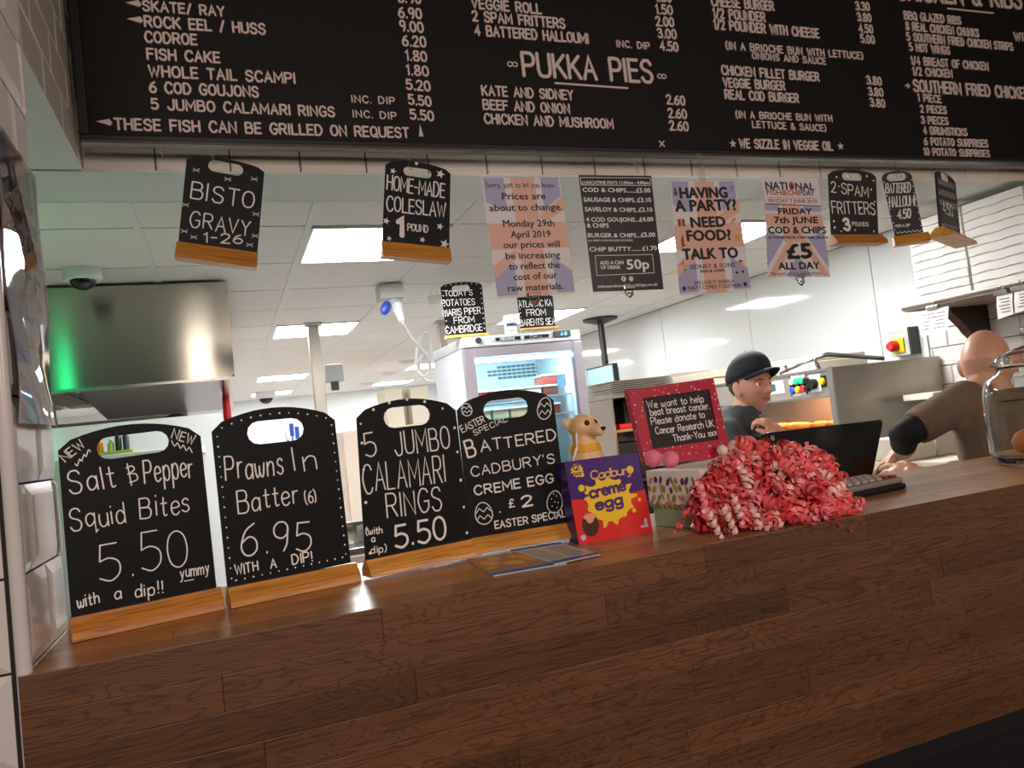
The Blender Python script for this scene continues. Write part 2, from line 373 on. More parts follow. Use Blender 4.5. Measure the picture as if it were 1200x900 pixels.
# ------------------------------------------------------------------ materials
def wood(name, dark, mid, light, stretch=(1.6, 22, 22), rough=.42, rings=9.0, ringdark=.5, rnd=True):
    m = bpy.data.materials.new(name); m.use_nodes = True; nt = m.node_tree; N = nt.nodes; L = nt.links; b = N['Principled BSDF']
    tc = N.new('ShaderNodeTexCoord'); oi = N.new('ShaderNodeObjectInfo')
    off = N.new('ShaderNodeVectorMath'); off.operation = 'SCALE'
    cmb = N.new('ShaderNodeCombineXYZ'); cmb.inputs[0].default_value = 37; cmb.inputs[1].default_value = 11; cmb.inputs[2].default_value = 23
    L.new(cmb.outputs[0], off.inputs[0]); L.new(oi.outputs['Random'], off.inputs['Scale'])
    add = N.new('ShaderNodeVectorMath'); add.operation = 'ADD'; L.new(tc.outputs['Object'], add.inputs[0])
    if rnd: L.new(off.outputs[0], add.inputs[1])
    mp = N.new('ShaderNodeMapping'); mp.inputs['Scale'].default_value = stretch; L.new(add.outputs[0], mp.inputs[0])
    n1 = N.new('ShaderNodeTexNoise'); n1.inputs['Scale'].default_value = .9; n1.inputs['Detail'].default_value = 3; n1.inputs['Distortion'].default_value = .4; L.new(mp.outputs[0], n1.inputs['Vector'])
    ml = N.new('ShaderNodeMath'); ml.operation = 'MULTIPLY'; ml.inputs[1].default_value = rings; L.new(n1.outputs[0], ml.inputs[0])
    fr = N.new('ShaderNodeMath'); fr.operation = 'PINGPONG'; fr.inputs[1].default_value = .5; L.new(ml.outputs[0], fr.inputs[0])
    r1 = N.new('ShaderNodeValToRGB'); r1.color_ramp.elements[0].position = 0.0; r1.color_ramp.elements[0].color = (ringdark,) * 3 + (1,)
    r1.color_ramp.elements[1].position = .2; r1.color_ramp.elements[1].color = (1, 1, 1, 1); L.new(fr.outputs[0], r1.inputs[0])
    mp2 = N.new('ShaderNodeMapping'); mp2.inputs['Scale'].default_value = (14, 420, 420); L.new(add.outputs[0], mp2.inputs[0])
    n2 = N.new('ShaderNodeTexNoise'); n2.inputs['Scale'].default_value = 1; n2.inputs['Detail'].default_value = 2; L.new(mp2.outputs[0], n2.inputs['Vector'])
    r2 = N.new('ShaderNodeValToRGB'); r2.color_ramp.elements[0].position = .36; r2.color_ramp.elements[0].color = (.62, .62, .62, 1); r2.color_ramp.elements[1].position = .5; r2.color_ramp.elements[1].color = (1, 1, 1, 1)
    L.new(n2.outputs[0], r2.inputs[0])
    n3 = N.new('ShaderNodeTexNoise'); n3.inputs['Scale'].default_value = .35; n3.inputs['Detail'].default_value = 2; L.new(mp.outputs[0], n3.inputs['Vector'])
    ba = N.new('ShaderNodeValToRGB'); e = ba.color_ramp.elements
    e[0].position = .3; e[0].color = srgb(dark); e[1].position = .75; e[1].color = srgb(light); x = e.new(.5); x.color = srgb(mid); L.new(n3.outputs[0], ba.inputs[0])
    def mul(a, c):
        q = N.new('ShaderNodeMix'); q.data_type = 'RGBA'; q.blend_type = 'MULTIPLY'; q.inputs[0].default_value = 1; L.new(a, q.inputs[6]); L.new(c, q.inputs[7]); return q.outputs[2]
    c = mul(mul(ba.outputs[0], r1.outputs[0]), r2.outputs[0])
    hv = N.new('ShaderNodeHueSaturation'); mr = N.new('ShaderNodeMapRange'); mr.inputs[3].default_value = .86; mr.inputs[4].default_value = 1.12
    L.new(oi.outputs['Random'], mr.inputs[0]); L.new(mr.outputs[0], hv.inputs['Value']); L.new(c, hv.inputs['Color'])
    L.new(hv.outputs[0] if rnd else c, b.inputs['Base Color']); b.inputs['Roughness'].default_value = rough
    bp = N.new('ShaderNodeBump'); bp.inputs['Strength'].default_value = .15; bp.inputs['Distance'].default_value = .001
    L.new(r2.outputs[0], bp.inputs['Height']); L.new(bp.outputs[0], b.inputs['Normal'])
    return m
OAK = wood('shaded_oak_front', '#56361f', '#664127', '#744c2f', stretch=(2.6, 15, 15), rings=34, ringdark=.58, rough=.42)  # front staves: dimness of the customer side put into the browns
OAK_TOP = wood('lit_oak_top', '#8d6038', '#a97546', '#bd8a58', rings=7, ringdark=.8, rough=.28)  # same oak, paler: kitchen light on the top put into the colour
PINE = wood('varnished_pine', '#b67224', '#cb8832', '#da9e42', stretch=(2.5, 30, 30), rings=5, ringdark=.8, rough=.35)
PINE_PALE = wood('pale_pine', '#e0ae58', '#eabb66', '#f3c979', stretch=(2.5, 30, 30), rings=5, ringdark=.88, rough=.4)
DARKWOOD = wood('dark_bracket_wood', '#2f1a10', '#3d2417', '#4c2f1f', rings=6, ringdark=.7, rough=.5)
SHELFWOOD = wood('shelf_wood', '#7d5b48', '#8f6c57', '#a07c66', rings=5, ringdark=.8, rough=.5)
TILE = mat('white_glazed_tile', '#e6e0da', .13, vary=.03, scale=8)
TILE_DIM = mat('white_glazed_tile_dim', '#c9c2bf', .2, vary=.05, scale=8)  # same white tile, with the dim customer side put into its colour
GROUT = mat('dark_grout', '#2a2624', .9, vary=.1)
BEAMTILE = mat('cream_glazed_tile', '#ded7c9', .18, vary=.03, scale=6)
PLASTER = mat('white_plasterboard', '#dfe5e0', .8, vary=.02, bump=.05)
CEILP = mat('ceiling_panel', '#ebe7e2', .75, vary=.02, scale=60, bump=.1)
TBAR = mat('ceiling_grid_bar', '#e6e6e2', .5, vary=.01)
GAP = mat('shadow_gap', '#55554f', .9, vary=.05)
GLOSSW = mat('white_gloss_cladding', '#dadddc', .07, vary=.01, scale=2, bump=.0)
STEEL = mat('brushed_steel', '#a7a39b', .26, 1.0, vary=.05, scale=6, stretch=(1, 1, 60), bump=.08)
STEELD = mat('dark_brushed_steel', '#77777a', .3, 1.0, vary=.08, scale=6, stretch=(1, 40, 1), bump=.05)
STEELM = mat('matt_steel_panel', '#b3aba0', .42, .85, vary=.04, scale=20)
CHROME = mat('chrome_wire', '#c9c9c9', .15, 1.0, vary=.02)
BLACKB = mat('black_chalkboard', '#0b0b0d', .55, vary=.25, scale=15, bump=.03, spec=.25)
BLACKB2 = mat('worn_black_chalkboard', '#232120', .6, vary=.2, scale=15, bump=.03)
CHALK = mat('white_chalk_pen', '#e4e0dc', .8, vary=.08, scale=200)
PLAST_L = mat('pinkish_white_letter_plastic', '#d2bfb8', .5, vary=.04, scale=80)
BLK = mat('black_plastic', '#0c0c0c', .35, vary=.1)
BLKM = mat('matt_black_metal', '#141414', .5, vary=.1)
DGREY = mat('dark_grey_plastic', '#3a3a3c', .45, vary=.06)
GREYP = mat('light_grey_plastic', '#b9bbb8', .45, vary=.03)
WHITEP = mat('white_plastic', '#eceded', .35, vary=.02)
CARTON = mat('white_takeaway_carton', '#efece6', .75, vary=.03, scale=15)
CREAMC = mat('cream_carton', '#d8cfbd', .75, vary=.05, scale=15)
PAPER = mat('white_paper', '#eeebe8', .6, vary=.03, scale=20)
RED = mat('red_plastic', '#cc1f1f', .35); YEL = mat('yellow_plastic', '#e8c51a', .4); GRN = mat('green_plastic', '#11a368', .4)
BLU = mat('blue_plastic', '#2348b8', .35)
def emitter(name, col, s):
    return mat(name, col, .5, vary=0, emit=col, estr=s)
LIGHTP = emitter('light_panel_diffuser', '#ffffff', PANEL_L)
def glassmat(name, col='#ffffff', rough=.02, ior=1.45):
    m = mat(name, col, rough, vary=0, trans=1.0, ior=ior); return m
def thin_glass(name, refl=.08, tint=(1, 1, 1, 1)):
    m = bpy.data.materials.new(name); m.use_nodes = True; nt = m.node_tree; N = nt.nodes; L = nt.links
    N.remove(N['Principled BSDF']); t = N.new('ShaderNodeBsdfTransparent'); t.inputs[0].default_value = tint; g = N.new('ShaderNodeBsdfGlossy'); g.inputs['Roughness'].default_value = .03
    f = N.new('ShaderNodeFresnel'); f.inputs[0].default_value = 1.5; mx = N.new('ShaderNodeMixShader')
    ml = N.new('ShaderNodeMath'); ml.operation = 'MULTIPLY_ADD'; ml.inputs[1].default_value = 1.0; ml.inputs[2].default_value = refl - .04; L.new(f.outputs[0], ml.inputs[0])
    L.new(ml.outputs[0], mx.inputs[0]); L.new(t.outputs[0], mx.inputs[1]); L.new(g.outputs[0], mx.inputs[2]); L.new(mx.outputs[0], N['Material Output'].inputs[0]); return m
TGLASS = thin_glass('thin_glass')

# ------------------------------------------------------------------ the setting
def struct(name, mb, m, **k): o = mb.build(name, m, None, **k); o['kind'] = 'structure'; return o
_tm = {}
def tile_mesh(w, h, m, ax='y', t=.008, b=.012):
    """bevelled tile, centred; face looks to -y (ax='y') or along +x/-x (ax='x'/'-x') or is flat slab"""
    k = (round(w, 4), round(h, 4), m.name, ax, t, b)
    if k in _tm: return _tm[k]
    a, c = w / 2, h / 2
    vs = []
    for y, i in ((0, 0), (-t * .35, 0), (-t, b)):
        vs += [(-a + i, y, -c + i), (a - i, y, -c + i), (a - i, y, c - i), (-a + i, y, c - i)]
    fs = [(8, 9, 10, 11)]
    for l in (0, 4):
        for i in range(4): j = (i + 1) % 4; fs.append((l + i, l + j, l + 4 + j, l + 4 + i))
    R = {'y': Matrix.Identity(4), 'x': Matrix.Rotation(PI / 2, 4, 'Z'), '-x': Matrix.Rotation(-PI / 2, 4, 'Z'), 'z': Matrix.Rotation(PI / 2, 4, 'X'), '-z': Matrix.Rotation(-PI / 2, 4, 'X')}[ax]
    me = bpy.data.meshes.new('wall_tile'); me.from_pydata([tuple(R @ Vector(v)) for v in vs], [], fs); me.materials.append(m); me.update()
    _tm[k] = me; return me
def piece(name, me, loc, parent):
    o = bpy.data.objects.new(name, me); COL.objects.link(o); o.parent = parent
    o.location = wm(parent).inverted() @ Vector(loc); return o
def tile_field(parent, m, ax, fixed, a0, a1, z0, z1, w=.2, h=.1, phase=0.0, zphase=0.0, gap=.003, bond=True, t=.008, b=.012):
    z = z0 - zphase
    r = 0
    while z < z1 - .004:
        zz0, zz1 = max(z, z0), min(z + h, z1)
        a = a0 - phase - (w / 2 if (bond and r % 2) else 0)
        while a < a1 - .004:
            x0, x1 = max(a, a0), min(a + w, a1)
            if x1 - x0 > .012 and zz1 - zz0 > .012:
                me = tile_mesh(x1 - x0 - gap, zz1 - zz0 - gap, m, ax, t, min(b, (x1 - x0) * .25, (zz1 - zz0) * .25))
                c, zc = (x0 + x1) / 2, (zz0 + zz1) / 2
                piece('wall_tile', me, (c, fixed, zc) if ax == 'y' else (fixed, c, zc), parent)
            a += w
        z += h; r += 1
# floors
DARKFL = mat('dark_floor_tile', '#4a4038', .35, vary=.15, scale=3)
struct('floor', MB().box(-4, 5.5, -3.2, 1.05, -.05, 0), DARKFL)
struct('floor', MB().box(-4, 3.7, 1.05, 12.9, -.05, 0), mat('kitchen_floor', '#ccc6c0', .4, vary=.1, scale=3))
# pillar (left wall of the hatch)
pil = struct('wall_left', MB().box(-2.6, -.233, 1.012, 1.23, 0, 3.2), GROUT)
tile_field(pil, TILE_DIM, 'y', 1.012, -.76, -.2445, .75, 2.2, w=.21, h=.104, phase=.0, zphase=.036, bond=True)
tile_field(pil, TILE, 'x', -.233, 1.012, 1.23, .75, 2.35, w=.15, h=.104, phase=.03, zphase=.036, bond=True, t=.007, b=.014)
tr = MB(); tr.tube([(-.2335, 1.0115, .75), (-.2335, 1.0115, 2.4)], .0085, 10)
struct('trim_1', tr, TILE_DIM, smooth=True)
# beam over the hatch: side return and fascia behind the menu board
ZB = 2.337
beam = struct('wall_beam', MB().box(-.29, 3.6, 2.212, 2.47, ZB + .004, 3.2), GROUT)
side = struct('wall_return', MB().box(-2.6, -.298, 1.23, 2.47, ZB + .004, 3.2), GROUT)
tile_field(beam, BEAMTILE, 'y', 2.212, -.295, 3.595, ZB, 2.53, w=.1905, h=.1, phase=.012, bond=True, gap=.0035, b=.004, t=.006)
tile_field(side, BEAMTILE, 'x', -.298, 1.25, 2.2, ZB, 2.93, w=.1905, h=.1, phase=.05, bond=True, gap=.0035, b=.004, t=.006)
sof = struct('trim_2', MB().box(-2.6, -.292, 1.23, 2.2, ZB, ZB + .004), PLASTER)
struct('trim_3', MB().box(-2.6, 3.6, 2.212, 2.47, ZB, ZB + .004).box(-2.6, 3.6, 2.466, 2.47, ZB, 2.41), PLASTER)
# kitchen ceiling: grid of 0.6 m panels
cl = struct('ceiling', MB().box(-2.7, 3.7, 2.47, 12.9, 2.412, 2.46), GAP)
gx = [-.235 + .598 * k for k in range(-4, 7)]; gy0 = 2.37; ny = 18
XR = 3.6
lightcells = {(3, 1), (3, 5), (3, 11), (3, 15), (7, 1), (7, 5), (7, 11), (7, 15), (5, 16)}
lightcells = {(5, 1), (5, 5), (5, 11), (5, 15), (8, 1), (8, 5), (8, 11), (8, 15), (2, 8)}
pm = {}
def flat_panel(w, d, m):
    k = (round(w, 3), round(d, 3), m.name)
    if k not in pm:
        t = MB().box(-w / 2, w / 2, -d / 2, d / 2, 0, .01); me = bpy.data.meshes.new('ceiling_panel'); me.from_pydata([tuple(v) for v in t.v], [], t.f); me.materials.append(m); pm[k] = me
    return pm[k]
edges = gx + [XR]
ys = [2.47] + [gy0 + .6 * k for k in range(1, ny)] + [12.8]
for i in range(len(edges) - 1):
    for j in range(len(ys) - 1):
        x0, x1, y0, y1 = edges[i], edges[i + 1], ys[j], ys[j + 1]
        if (i, j) in lightcells:
            t = thing('ceiling_light', 'square ceiling light panel, %s row from the hatch, %s column' % ({1: 'first', 5: 'second', 8: 'middle', 11: 'third', 15: 'farthest'}[j], {5: 'middle', 8: 'right', 2: 'left'}[i]), 'light', ((x0 + x1) / 2, (y0 + y1) / 2, 2.4), 'ceiling light panels')
            MB().box(x0 + .022, x1 - .022, y0 + .022, y1 - .022, 2.395, 2.399).build('diffuser', LIGHTP, t)
            f = MB()
            for a in ((x0 + .012, x1 - .012, y0 + .012, y0 + .024), (x0 + .012, x1 - .012, y1 - .024, y1 - .012), (x0 + .012, x0 + .024, y0 + .024, y1 - .024), (x1 - .024, x1 - .012, y0 + .024, y1 - .024)): f.box(*a, 2.392, 2.411)
            f.build('light_frame', WHITEP, t)
            continue
        g = .005
        if x1 - x0 < .05: continue
        piece('ceiling_panel', flat_panel(x1 - x0 - 2 * g, y1 - y0 - 2 * g, CEILP), ((x0 + x1) / 2, (y0 + y1) / 2, 2.4), cl)
for x in gx[1:]: MB().box(x - .012, x + .012, 2.47, 12.8, 2.396, 2.4).build('grid_bar', TBAR, cl)
# kitchen walls
CLAD = mat('wall_backing', '#8a8c8c', .6)
wr = struct('wall_right', MB().box(3.608, 3.75, -3.2, 12.9, 0, 3.2), CLAD)
py = [3.07, 3.38, 4.52, 5.68, 6.84, 8.0, 9.16, 10.32, 11.5, 12.75]
for a, b_ in zip(py[:-1], py[1:]):
    MB().box(3.598, 3.608, a + .003, b_ - .003, .05, 2.395).build('wall_panel', GLOSSW, wr)
tile_field(wr, TILE, '-x', 3.606, 1.5, 3.066, 1.2, 2.33, w=.2, h=.1, phase=.05, bond=True, gap=.004, b=.003, t=.008)
struct('wall_back', MB().box(-2.7, 3.7, 12.8, 12.95, 0, 2.46), mat('far_wall_paint', '#dfe3e3', .6, vary=.04, scale=2))
struct('wall_side', MB().box(-2.75, -2.6, -3.2, 12.9, 0, 3.2), mat('far_wall_tiles', '#dde2e1', .4, vary=.04, scale=3))
# customer side shell
CW = mat('customer_wall', '#8f8078', .7, vary=.1, scale=3)
struct('wall_front', MB().box(-2.7, 3.7, -3.3, -3.2, 0, 3.2), CW)
struct('ceiling', MB().box(-2.7, 3.7, -3.2, 2.2, 3.2, 3.25), mat('customer_ceiling', '#a89c92', .8, vary=.05))

# ------------------------------------------------------------------ counter
CZ = 1.335; CY = 1.0
ctr = thing('serving_counter', 'long brown oak stave serving counter running across the front', 'counter', (.6, CY, 0))
_sm = {}
def stave(L, w, t, m, name, top=False):
    k = (round(L, 3), round(w, 3), m.name, top)
    if k not in _sm:
        b = MB()
        if top: b.bbox(-L / 2, L / 2, -w / 2, w / 2, -t, 0, .0006)
        else: b.bbox(-L / 2, L / 2, 0, t, -w / 2, w / 2, .0006)
        me = bpy.data.meshes.new(name); me.from_pydata([tuple(v) for v in b.v], [], b.f); me.materials.append(m); _sm[k] = me
    return _sm[k]
rnd = random.Random(3)
z = CZ - .002; r = 0; X0, X1 = -.238, 3.0
rowh = .0432
for r in range(9):
    x = X0 - rnd.uniform(0, .3); zc = CZ - rowh * (r + .5)
    while x < X1:
        L = rnd.uniform(.3, .62); a, b_ = max(x, X0), min(x + L, X1)
        if b_ - a > .03: piece('front_stave', stave(round(b_ - a - .0004, 2) if False else b_ - a - .0004, rowh - .0004, .02, OAK, 'front_stave'), ((a + b_) / 2, CY - .0004 * rnd.random(), zc), ctr)
        x += L
for r in range(9):
    x = X0 - rnd.uniform(0, .3); w = (.39 - .02) / 9; yc = CY + .0205 + w * (r + .5)
    while x < X1:
        L = rnd.uniform(.35, .7); a, b_ = max(x, X0 + (0.0 if yc < 1.012 else .006)), min(x + L, X1)
        if b_ - a > .03: piece('top_stave', stave(b_ - a - .0004, w - .0003, .03, OAK_TOP, 'top_stave', True), ((a + b_) / 2, yc, CZ), ctr)
        x += L
MB().box(X0, X1, CY + .0005, CY + .0205, CZ - .0015, CZ + .0002).build('edge_strip', OAK_TOP, ctr)
MB().box(X0, X1, CY + .021, CY + .38, CZ - .39, CZ - .0305).build('core', mat('counter_core', '#2b1a12', .7), ctr)
MB().box(X0, X1, CY + .06, CY + .36, 0, CZ - .39).build('plinth', mat('black_plinth', '#0d0c0f', .6), ctr)
MB().box(X0, X1, CY + .005, CY + .36, CZ - .42, CZ - .389).build('under_rail', mat('black_plinth', '#0d0c0f', .6), ctr)

# ------------------------------------------------------------------ letter menu board
def letterboard_mat():
    m = bpy.data.materials.new('grooved_letter_board'); m.use_nodes = True; nt = m.node_tree; N = nt.nodes; L = nt.links; b = N['Principled BSDF']
    tc = N.new('ShaderNodeTexCoord'); sp = N.new('ShaderNodeSeparateXYZ'); L.new(tc.outputs['Object'], sp.inputs[0])
    def wv(o):
        a = N.new('ShaderNodeMath'); a.operation = 'MULTIPLY'; a.inputs[1].default_value = 2 * PI / .0125; L.new(o, a.inputs[0])
        c = N.new('ShaderNodeMath'); c.operation = 'SINE'; L.new(a.outputs[0], c.inputs[0]); return c.outputs[0]
    p = N.new('ShaderNodeMath'); p.operation = 'ADD'; L.new(wv(sp.outputs[0]), p.inputs[0]); L.new(wv(sp.outputs[2]), p.inputs[1])
    r = N.new('ShaderNodeValToRGB'); r.color_ramp.elements[0].position = .55; r.color_ramp.elements[0].color = srgb('#120e0d'); r.color_ramp.elements[1].position = .75; r.color_ramp.elements[1].color = srgb('#030202')
    mr = N.new('ShaderNodeMapRange'); mr.inputs[1].default_value = -2; mr.inputs[2].default_value = 2; L.new(p.outputs[0], mr.inputs[0]); L.new(mr.outputs[0], r.inputs[0])
    L.new(r.outputs[0], b.inputs['Base Color']); b.inputs['Roughness'].default_value = .6; b.inputs['Specular IOR Level'].default_value = .25
    return m
MY = 2.12
menu = thing('menu_board', 'long black letter menu board hanging above the counter with pale plastic letters', 'sign', (-.29, MY, 2.4))
MX0 = at(95, 165, Y=MY).x; MZ0 = at(600, 182.5, Y=2.13).z + .008
MB().box(MX0 + .01, 3.55, MY, MY + .02, MZ0 + .02, 3.19).build('letter_panel', letterboard_mat(), menu)
fr = MB().box(MX0, 3.56, MY - .02, MY + .01, MZ0, MZ0 + .015)
fr.build('bottom_rail', mat('menu_frame', '#171312', .4, vary=.1), menu, bevel=.003)
MB().box(MX0, 3.56, MY - .024, MY + .01, MZ0 - .008, MZ0).build('lower_lip', mat('menu_frame_lip', '#4a4440', .35, vary=.1), menu, bevel=.002)
MB().box(MX0, MX0 + .022, MY - .02, MY + .01, MZ0 + .015, 3.2).build('side_rail', mat('menu_frame', '#171312', .4), menu, bevel=.003)
mpl = Plane(Matrix.Translation((0, MY, 0)))
_world_menu = wm(menu)
def menu_line(text, x0, y0, x1, y1, cap, pen=.17, gap=2.4):
    mb = MB(); write(mb, mpl, text, (x0, y0), (x1, y1), cap, pen, gap, upright=True, y0=-.0045, thick=.0045)
    o = MB().add([mpl.M @ v for v in mb.v], mb.f).build('letter_row', PLAST_L, menu, kind='stuff')
for a in [
 ('SKATE/ RAY',167,14,264,21,13),('ROCK EEL / HUSS',169,33,312,42,14),('CODROE',169.5,51,232,54.5,14),('FISH CAKE',172,71,259,75.5,14),
 ('WHOLE TAIL SCAMPI',174,91,347,99.5,14),('6 COD GOUJONS',175,110,304,115.5,14),('5 JUMBO CALAMARI RINGS',177,129.5,393,138.5,13.5),
 ('THESE FISH CAN BE GRILLED ON REQUEST',134,153.5,480,163,14),
 ('8.90',466,4,494,6,13),('6.90',466.5,22,495,24,13.5),('9.00',468,37.5,497,40,13.5),('6.20',471,55,500,57,13.5),('1.80',475,72,501,74,13),('1.80',476,89,503,91,13),
 ('5.20',475.6,106,505,108.5,13),('5.50',478,123.5,506,126.5,13),('5.50',480,141,509,143.5,13),
 ('VEGGIE ROLL',552,11,635,18,13),('2 SPAM FRITTERS',553,26,662.5,35,13),('4 BATTERED HALLOUMI',556,42.7,690,52.5,13),
 ('1.80',768,3,787,4,12),('1.50',768,17.5,788.5,18.8,12),('2.00',768,31.5,790,33,12),('3.00',770,45.5,793,47,12),('4.50',773,60,795,62,12),
 ('KATE AND SIDNEY',564,113,672,118.5,12.5),('BEEF AND ONION',565.5,129.5,668,134.5,12.5),('CHICKEN AND MUSHROOM',567,146,719,152,12.5),
 ('2.60',780.5,123,803,124.8,12),('2.60',782.5,139,805,140.5,12),('2.60',784,153.5,807,155,12),
 ('CHEESE BURGER',833,8,907,14,12),('1/2 POUNDER',835,22,897,27,12),('1/2 POUNDER WITH CHEESE',836,35,960,46,12),
 ('3.30',1002,12.7,1019,14,10.5),('3.80',1004,25.7,1021,27,10.5),('4.50',1006,39,1023,40.3,10.5),('5.00',1008,51,1025,52.8,10.5),
 ('CHICKEN FILLET BURGER',845,88.5,960,96.5,11.5),('VEGGIE BURGER',847,103,920,107,11.5),('REAL COD BURGER',849,117,936,121.5,11.5),
 ('3.80',1015,99.5,1033,101.3,10.5),('3.80',1017,112.8,1035,114.5,10.5),('3.80',1019,125.5,1037,127.3,10.5),
 ('WE SIZZLE IN VEGGIE OIL',866,174.5,976,177.5,11.5),
 ('BBQ GLAZED RIBS',1059,23.5,1126,30,10),('8 REAL CHICKEN CHUNKS',1061,36,1147,44.5,10),('5 SOUTHERN FRIED CHICKEN STRIPS',1062,48.5,1187,60.5,10),('5 HOT WINGS',1065,60.5,1113,65,10),
 ('1/4 BREAST OF CHICKEN',1067,76.5,1158,83.5,10),('1/2 CHICKEN',1069,89,1116,92,10),
 ('1 PIECE',1075,119.5,1103,121.8,9.5),('2 PIECES',1078,132.8,1109,134.5,9.5),('3 PIECES',1079,145.8,1111,147.3,9.5),('4 DRUMSTICKS',1081.6,158,1133,160.3,9.5),
 ('6 POTATO SURPRISES',1082.6,171,1157.6,173.6,9.5),('10 POTATO SURPRISES',1082,183,1159.6,185.6,9.5)]: menu_line(*a)
for a in [('INC. DIP',411.5,121,463,123.5,9),('INC. DIP',413,138.5,465,141,9),('INC. DIP',722,56,761.5,59,8.5),('(IN A BRIOCHE BUN WITH LETTUCE)',850,58.5,1011,70.5,9),
 ('ONIONS AND SAUCE',881,70,967.6,76.8,8.5),('(IN A BRIOCHE BUN WITH',861.6,139,975,143.5,8.5),('LETTUCE & SAUCE)',881,150.5,968,155,8.5),('WITH',1188,48,1213,50,10)]: menu_line(*a, .17, 2.8)
menu_line('PUKKA PIES', 612, 91, 766, 99, 29, .13, 2.0); menu_line('SOUTHERN FRIED CHICKEN', 1070, 108.5, 1207, 117.5, 14.5, .16, 2.2)
menu_line('CHICKEN & RIBS', 1050, 1, 1198, 12, 24, .15, 2.2)
mb = MB()
def bar(x0, y0, x1, y1, w): stroke(mb, [mpl.px(x0, y0), mpl.px(x1, y1)], w, -.0045, .0045)
bar(650, 98, 735, 104, .006); bar(1110, 10.5, 1163, 16, .006)
for x, y in ((600, 76), (775, 90)):
    c = mpl.px(x, y); q = .009
    for sgn in (-1, 1): stroke(mb, [(c.x + sgn * q * (1 + math.cos(a)) * .9, c.y + q * .8 * math.sin(a)) for a in [2 * PI * k / 10 for k in range(11)]], .0035, -.0045, .0045)
for x, y in ((858, 169), (984, 172)):
    c = mpl.px(x, y); star(mb, c, .016, -.0045)
c = mpl.px(775, 169); stroke(mb, [c + Vector((-.009, -.009)), c + Vector((.009, .009))], .004, -.0045, .0045); stroke(mb, [c + Vector((-.009, .009)), c + Vector((.009, -.009))], .004, -.0045, .0045)
for x, y, s in ((156, 5, 1), (158, 24, 1), (122, 144, 1)):
    a = mpl.px(x - 9, y - 1); b = mpl.px(x + 7, y + 1.5)
    mb.prism([a, (b.x, b.y - .006), (b.x + .006, b.y + .001), (b.x, b.y + .012)], -.005, 0)
a = mpl.px(492, 149); mb.prism([(a.x, a.y + .008), (a.x - .007, a.y - .03), (a.x + .007, a.y - .03)][::-1], -.005, 0)
c = mpl.px(1062, 101); stroke(mb, [c + Vector((-.008, 0)), c + Vector((.012, 0))], .005, -.0045, .0045); stroke(mb, [c + Vector((.003, .008)), c + Vector((.012, 0)), c + Vector((.003, -.008))], .005, -.0045, .0045)
MB().add([mpl.M @ v for v in mb.v], mb.f).build('letter_ornaments', PLAST_L, menu, kind='stuff')

# ------------------------------------------------------------------ chalkboards in wooden feet
def board_outline(Q, arch, hl, hr, hr_r, n=12):
    out = [Q(0, 0), Q(1, 0), Q(1, .97)]
    for k in range(1, n): s = 1 - k / n; out.append(Q(s, 1 + arch * (1 - (2 * s - 1) ** 2)))
    out.append(Q(0, .97))
    pl = Q.pl; a = pl.px(*hl); b = pl.px(*hr); r = (pl.px(hl[0], hl[1] - hr_r) - a).length; d = (b - a).normalized(); nn = Vector((-d.y, d.x)); hole = []
    for k in range(7): t = PI / 2 + PI * k / 6; hole.append(a + d * math.cos(t) * r + nn * math.sin(t) * r)
    for k in range(7): t = -PI / 2 + PI * k / 6; hole.append(b + d * math.cos(t) * r + nn * math.sin(t) * r)
    return out, [tuple(p) for p in hole]
def foot_profile(mb, a, b, h, depth, back):
    """wooden foot: sloped front, slot, cove; from a to b along local x/z at its top front"""
    a = Vector((a[0], 0, a[1])); b = Vector((b[0], 0, b[1])); d = (b - a).normalized(); up = Vector((-d.z, 0, d.x))
    prof = [(-depth, -h), (-depth * .9, -h * .62), (-depth * .62, -h * .38), (-depth * .35, -h * .12), (-depth * .3, 0), (back * .3, 0), (back * .4, -h * .12), (back * .75, -h * .38), (back, -h * .62), (back, -h)]
    n = len(prof); vs = []
    for p in (a, b):
        for y, z in prof: vs.append(p + Vector((0, y, 0)) + up * z)
    fs = [(i, (i + 1) % n, n + (i + 1) % n, n + i) for i in range(n)] + [tuple(reversed(range(n))), tuple(range(n, 2 * n))]
    return mb.add(vs, fs)
def chalkboard(name, label, M, corners, hole, hole_r, arch, foot, foot_h, draw, group, pmat=BLACKB, fmat=PINE, fd=.02, fb=.02, y0=0.0):
    t = thing(name, label, 'sign', group=group, frame=M); pl = Plane(M); Q = Quad(pl, corners)
    out, hl = board_outline(Q, arch, hole[0], hole[1], hole_r)
    # the panel runs down into the slot of its foot
    MB().prism(out, 0, .004, [hl] if hole_r > 0 else []).build('board_panel', pmat, t, local=True)
    fa = pl.px(*foot[0]); fb_ = pl.px(*foot[1])
    f = foot_profile(MB(), fa, fb_, foot_h, fd, fb); f.build('wooden_foot', fmat, t, local=True, smooth=True, fix=True)
    w = MB(); draw(w, pl, Q); w.build('chalk_writing', CHALK, t, local=True, kind='stuff')
    return t, pl, Q
def dots(mb, Q, pts, r):
    for u, v in pts: disc(mb, Q(u, v), r * random.uniform(.75, 1.15))
def squig(mb, pl, p0, p1, amp, n, pen):
    pts = []
    for k in range(n + 1):
        t = k / n; pts.append(pl.px(p0[0] + (p1[0] - p0[0]) * t, p0[1] + (p1[1] - p0[1]) * t + (amp if k % 2 else -amp)))
    stroke(mb, [Vector(p) for p in smooth_pts([tuple(q) for q in pts], 3)], pen)
HW = dict(jit=.12)
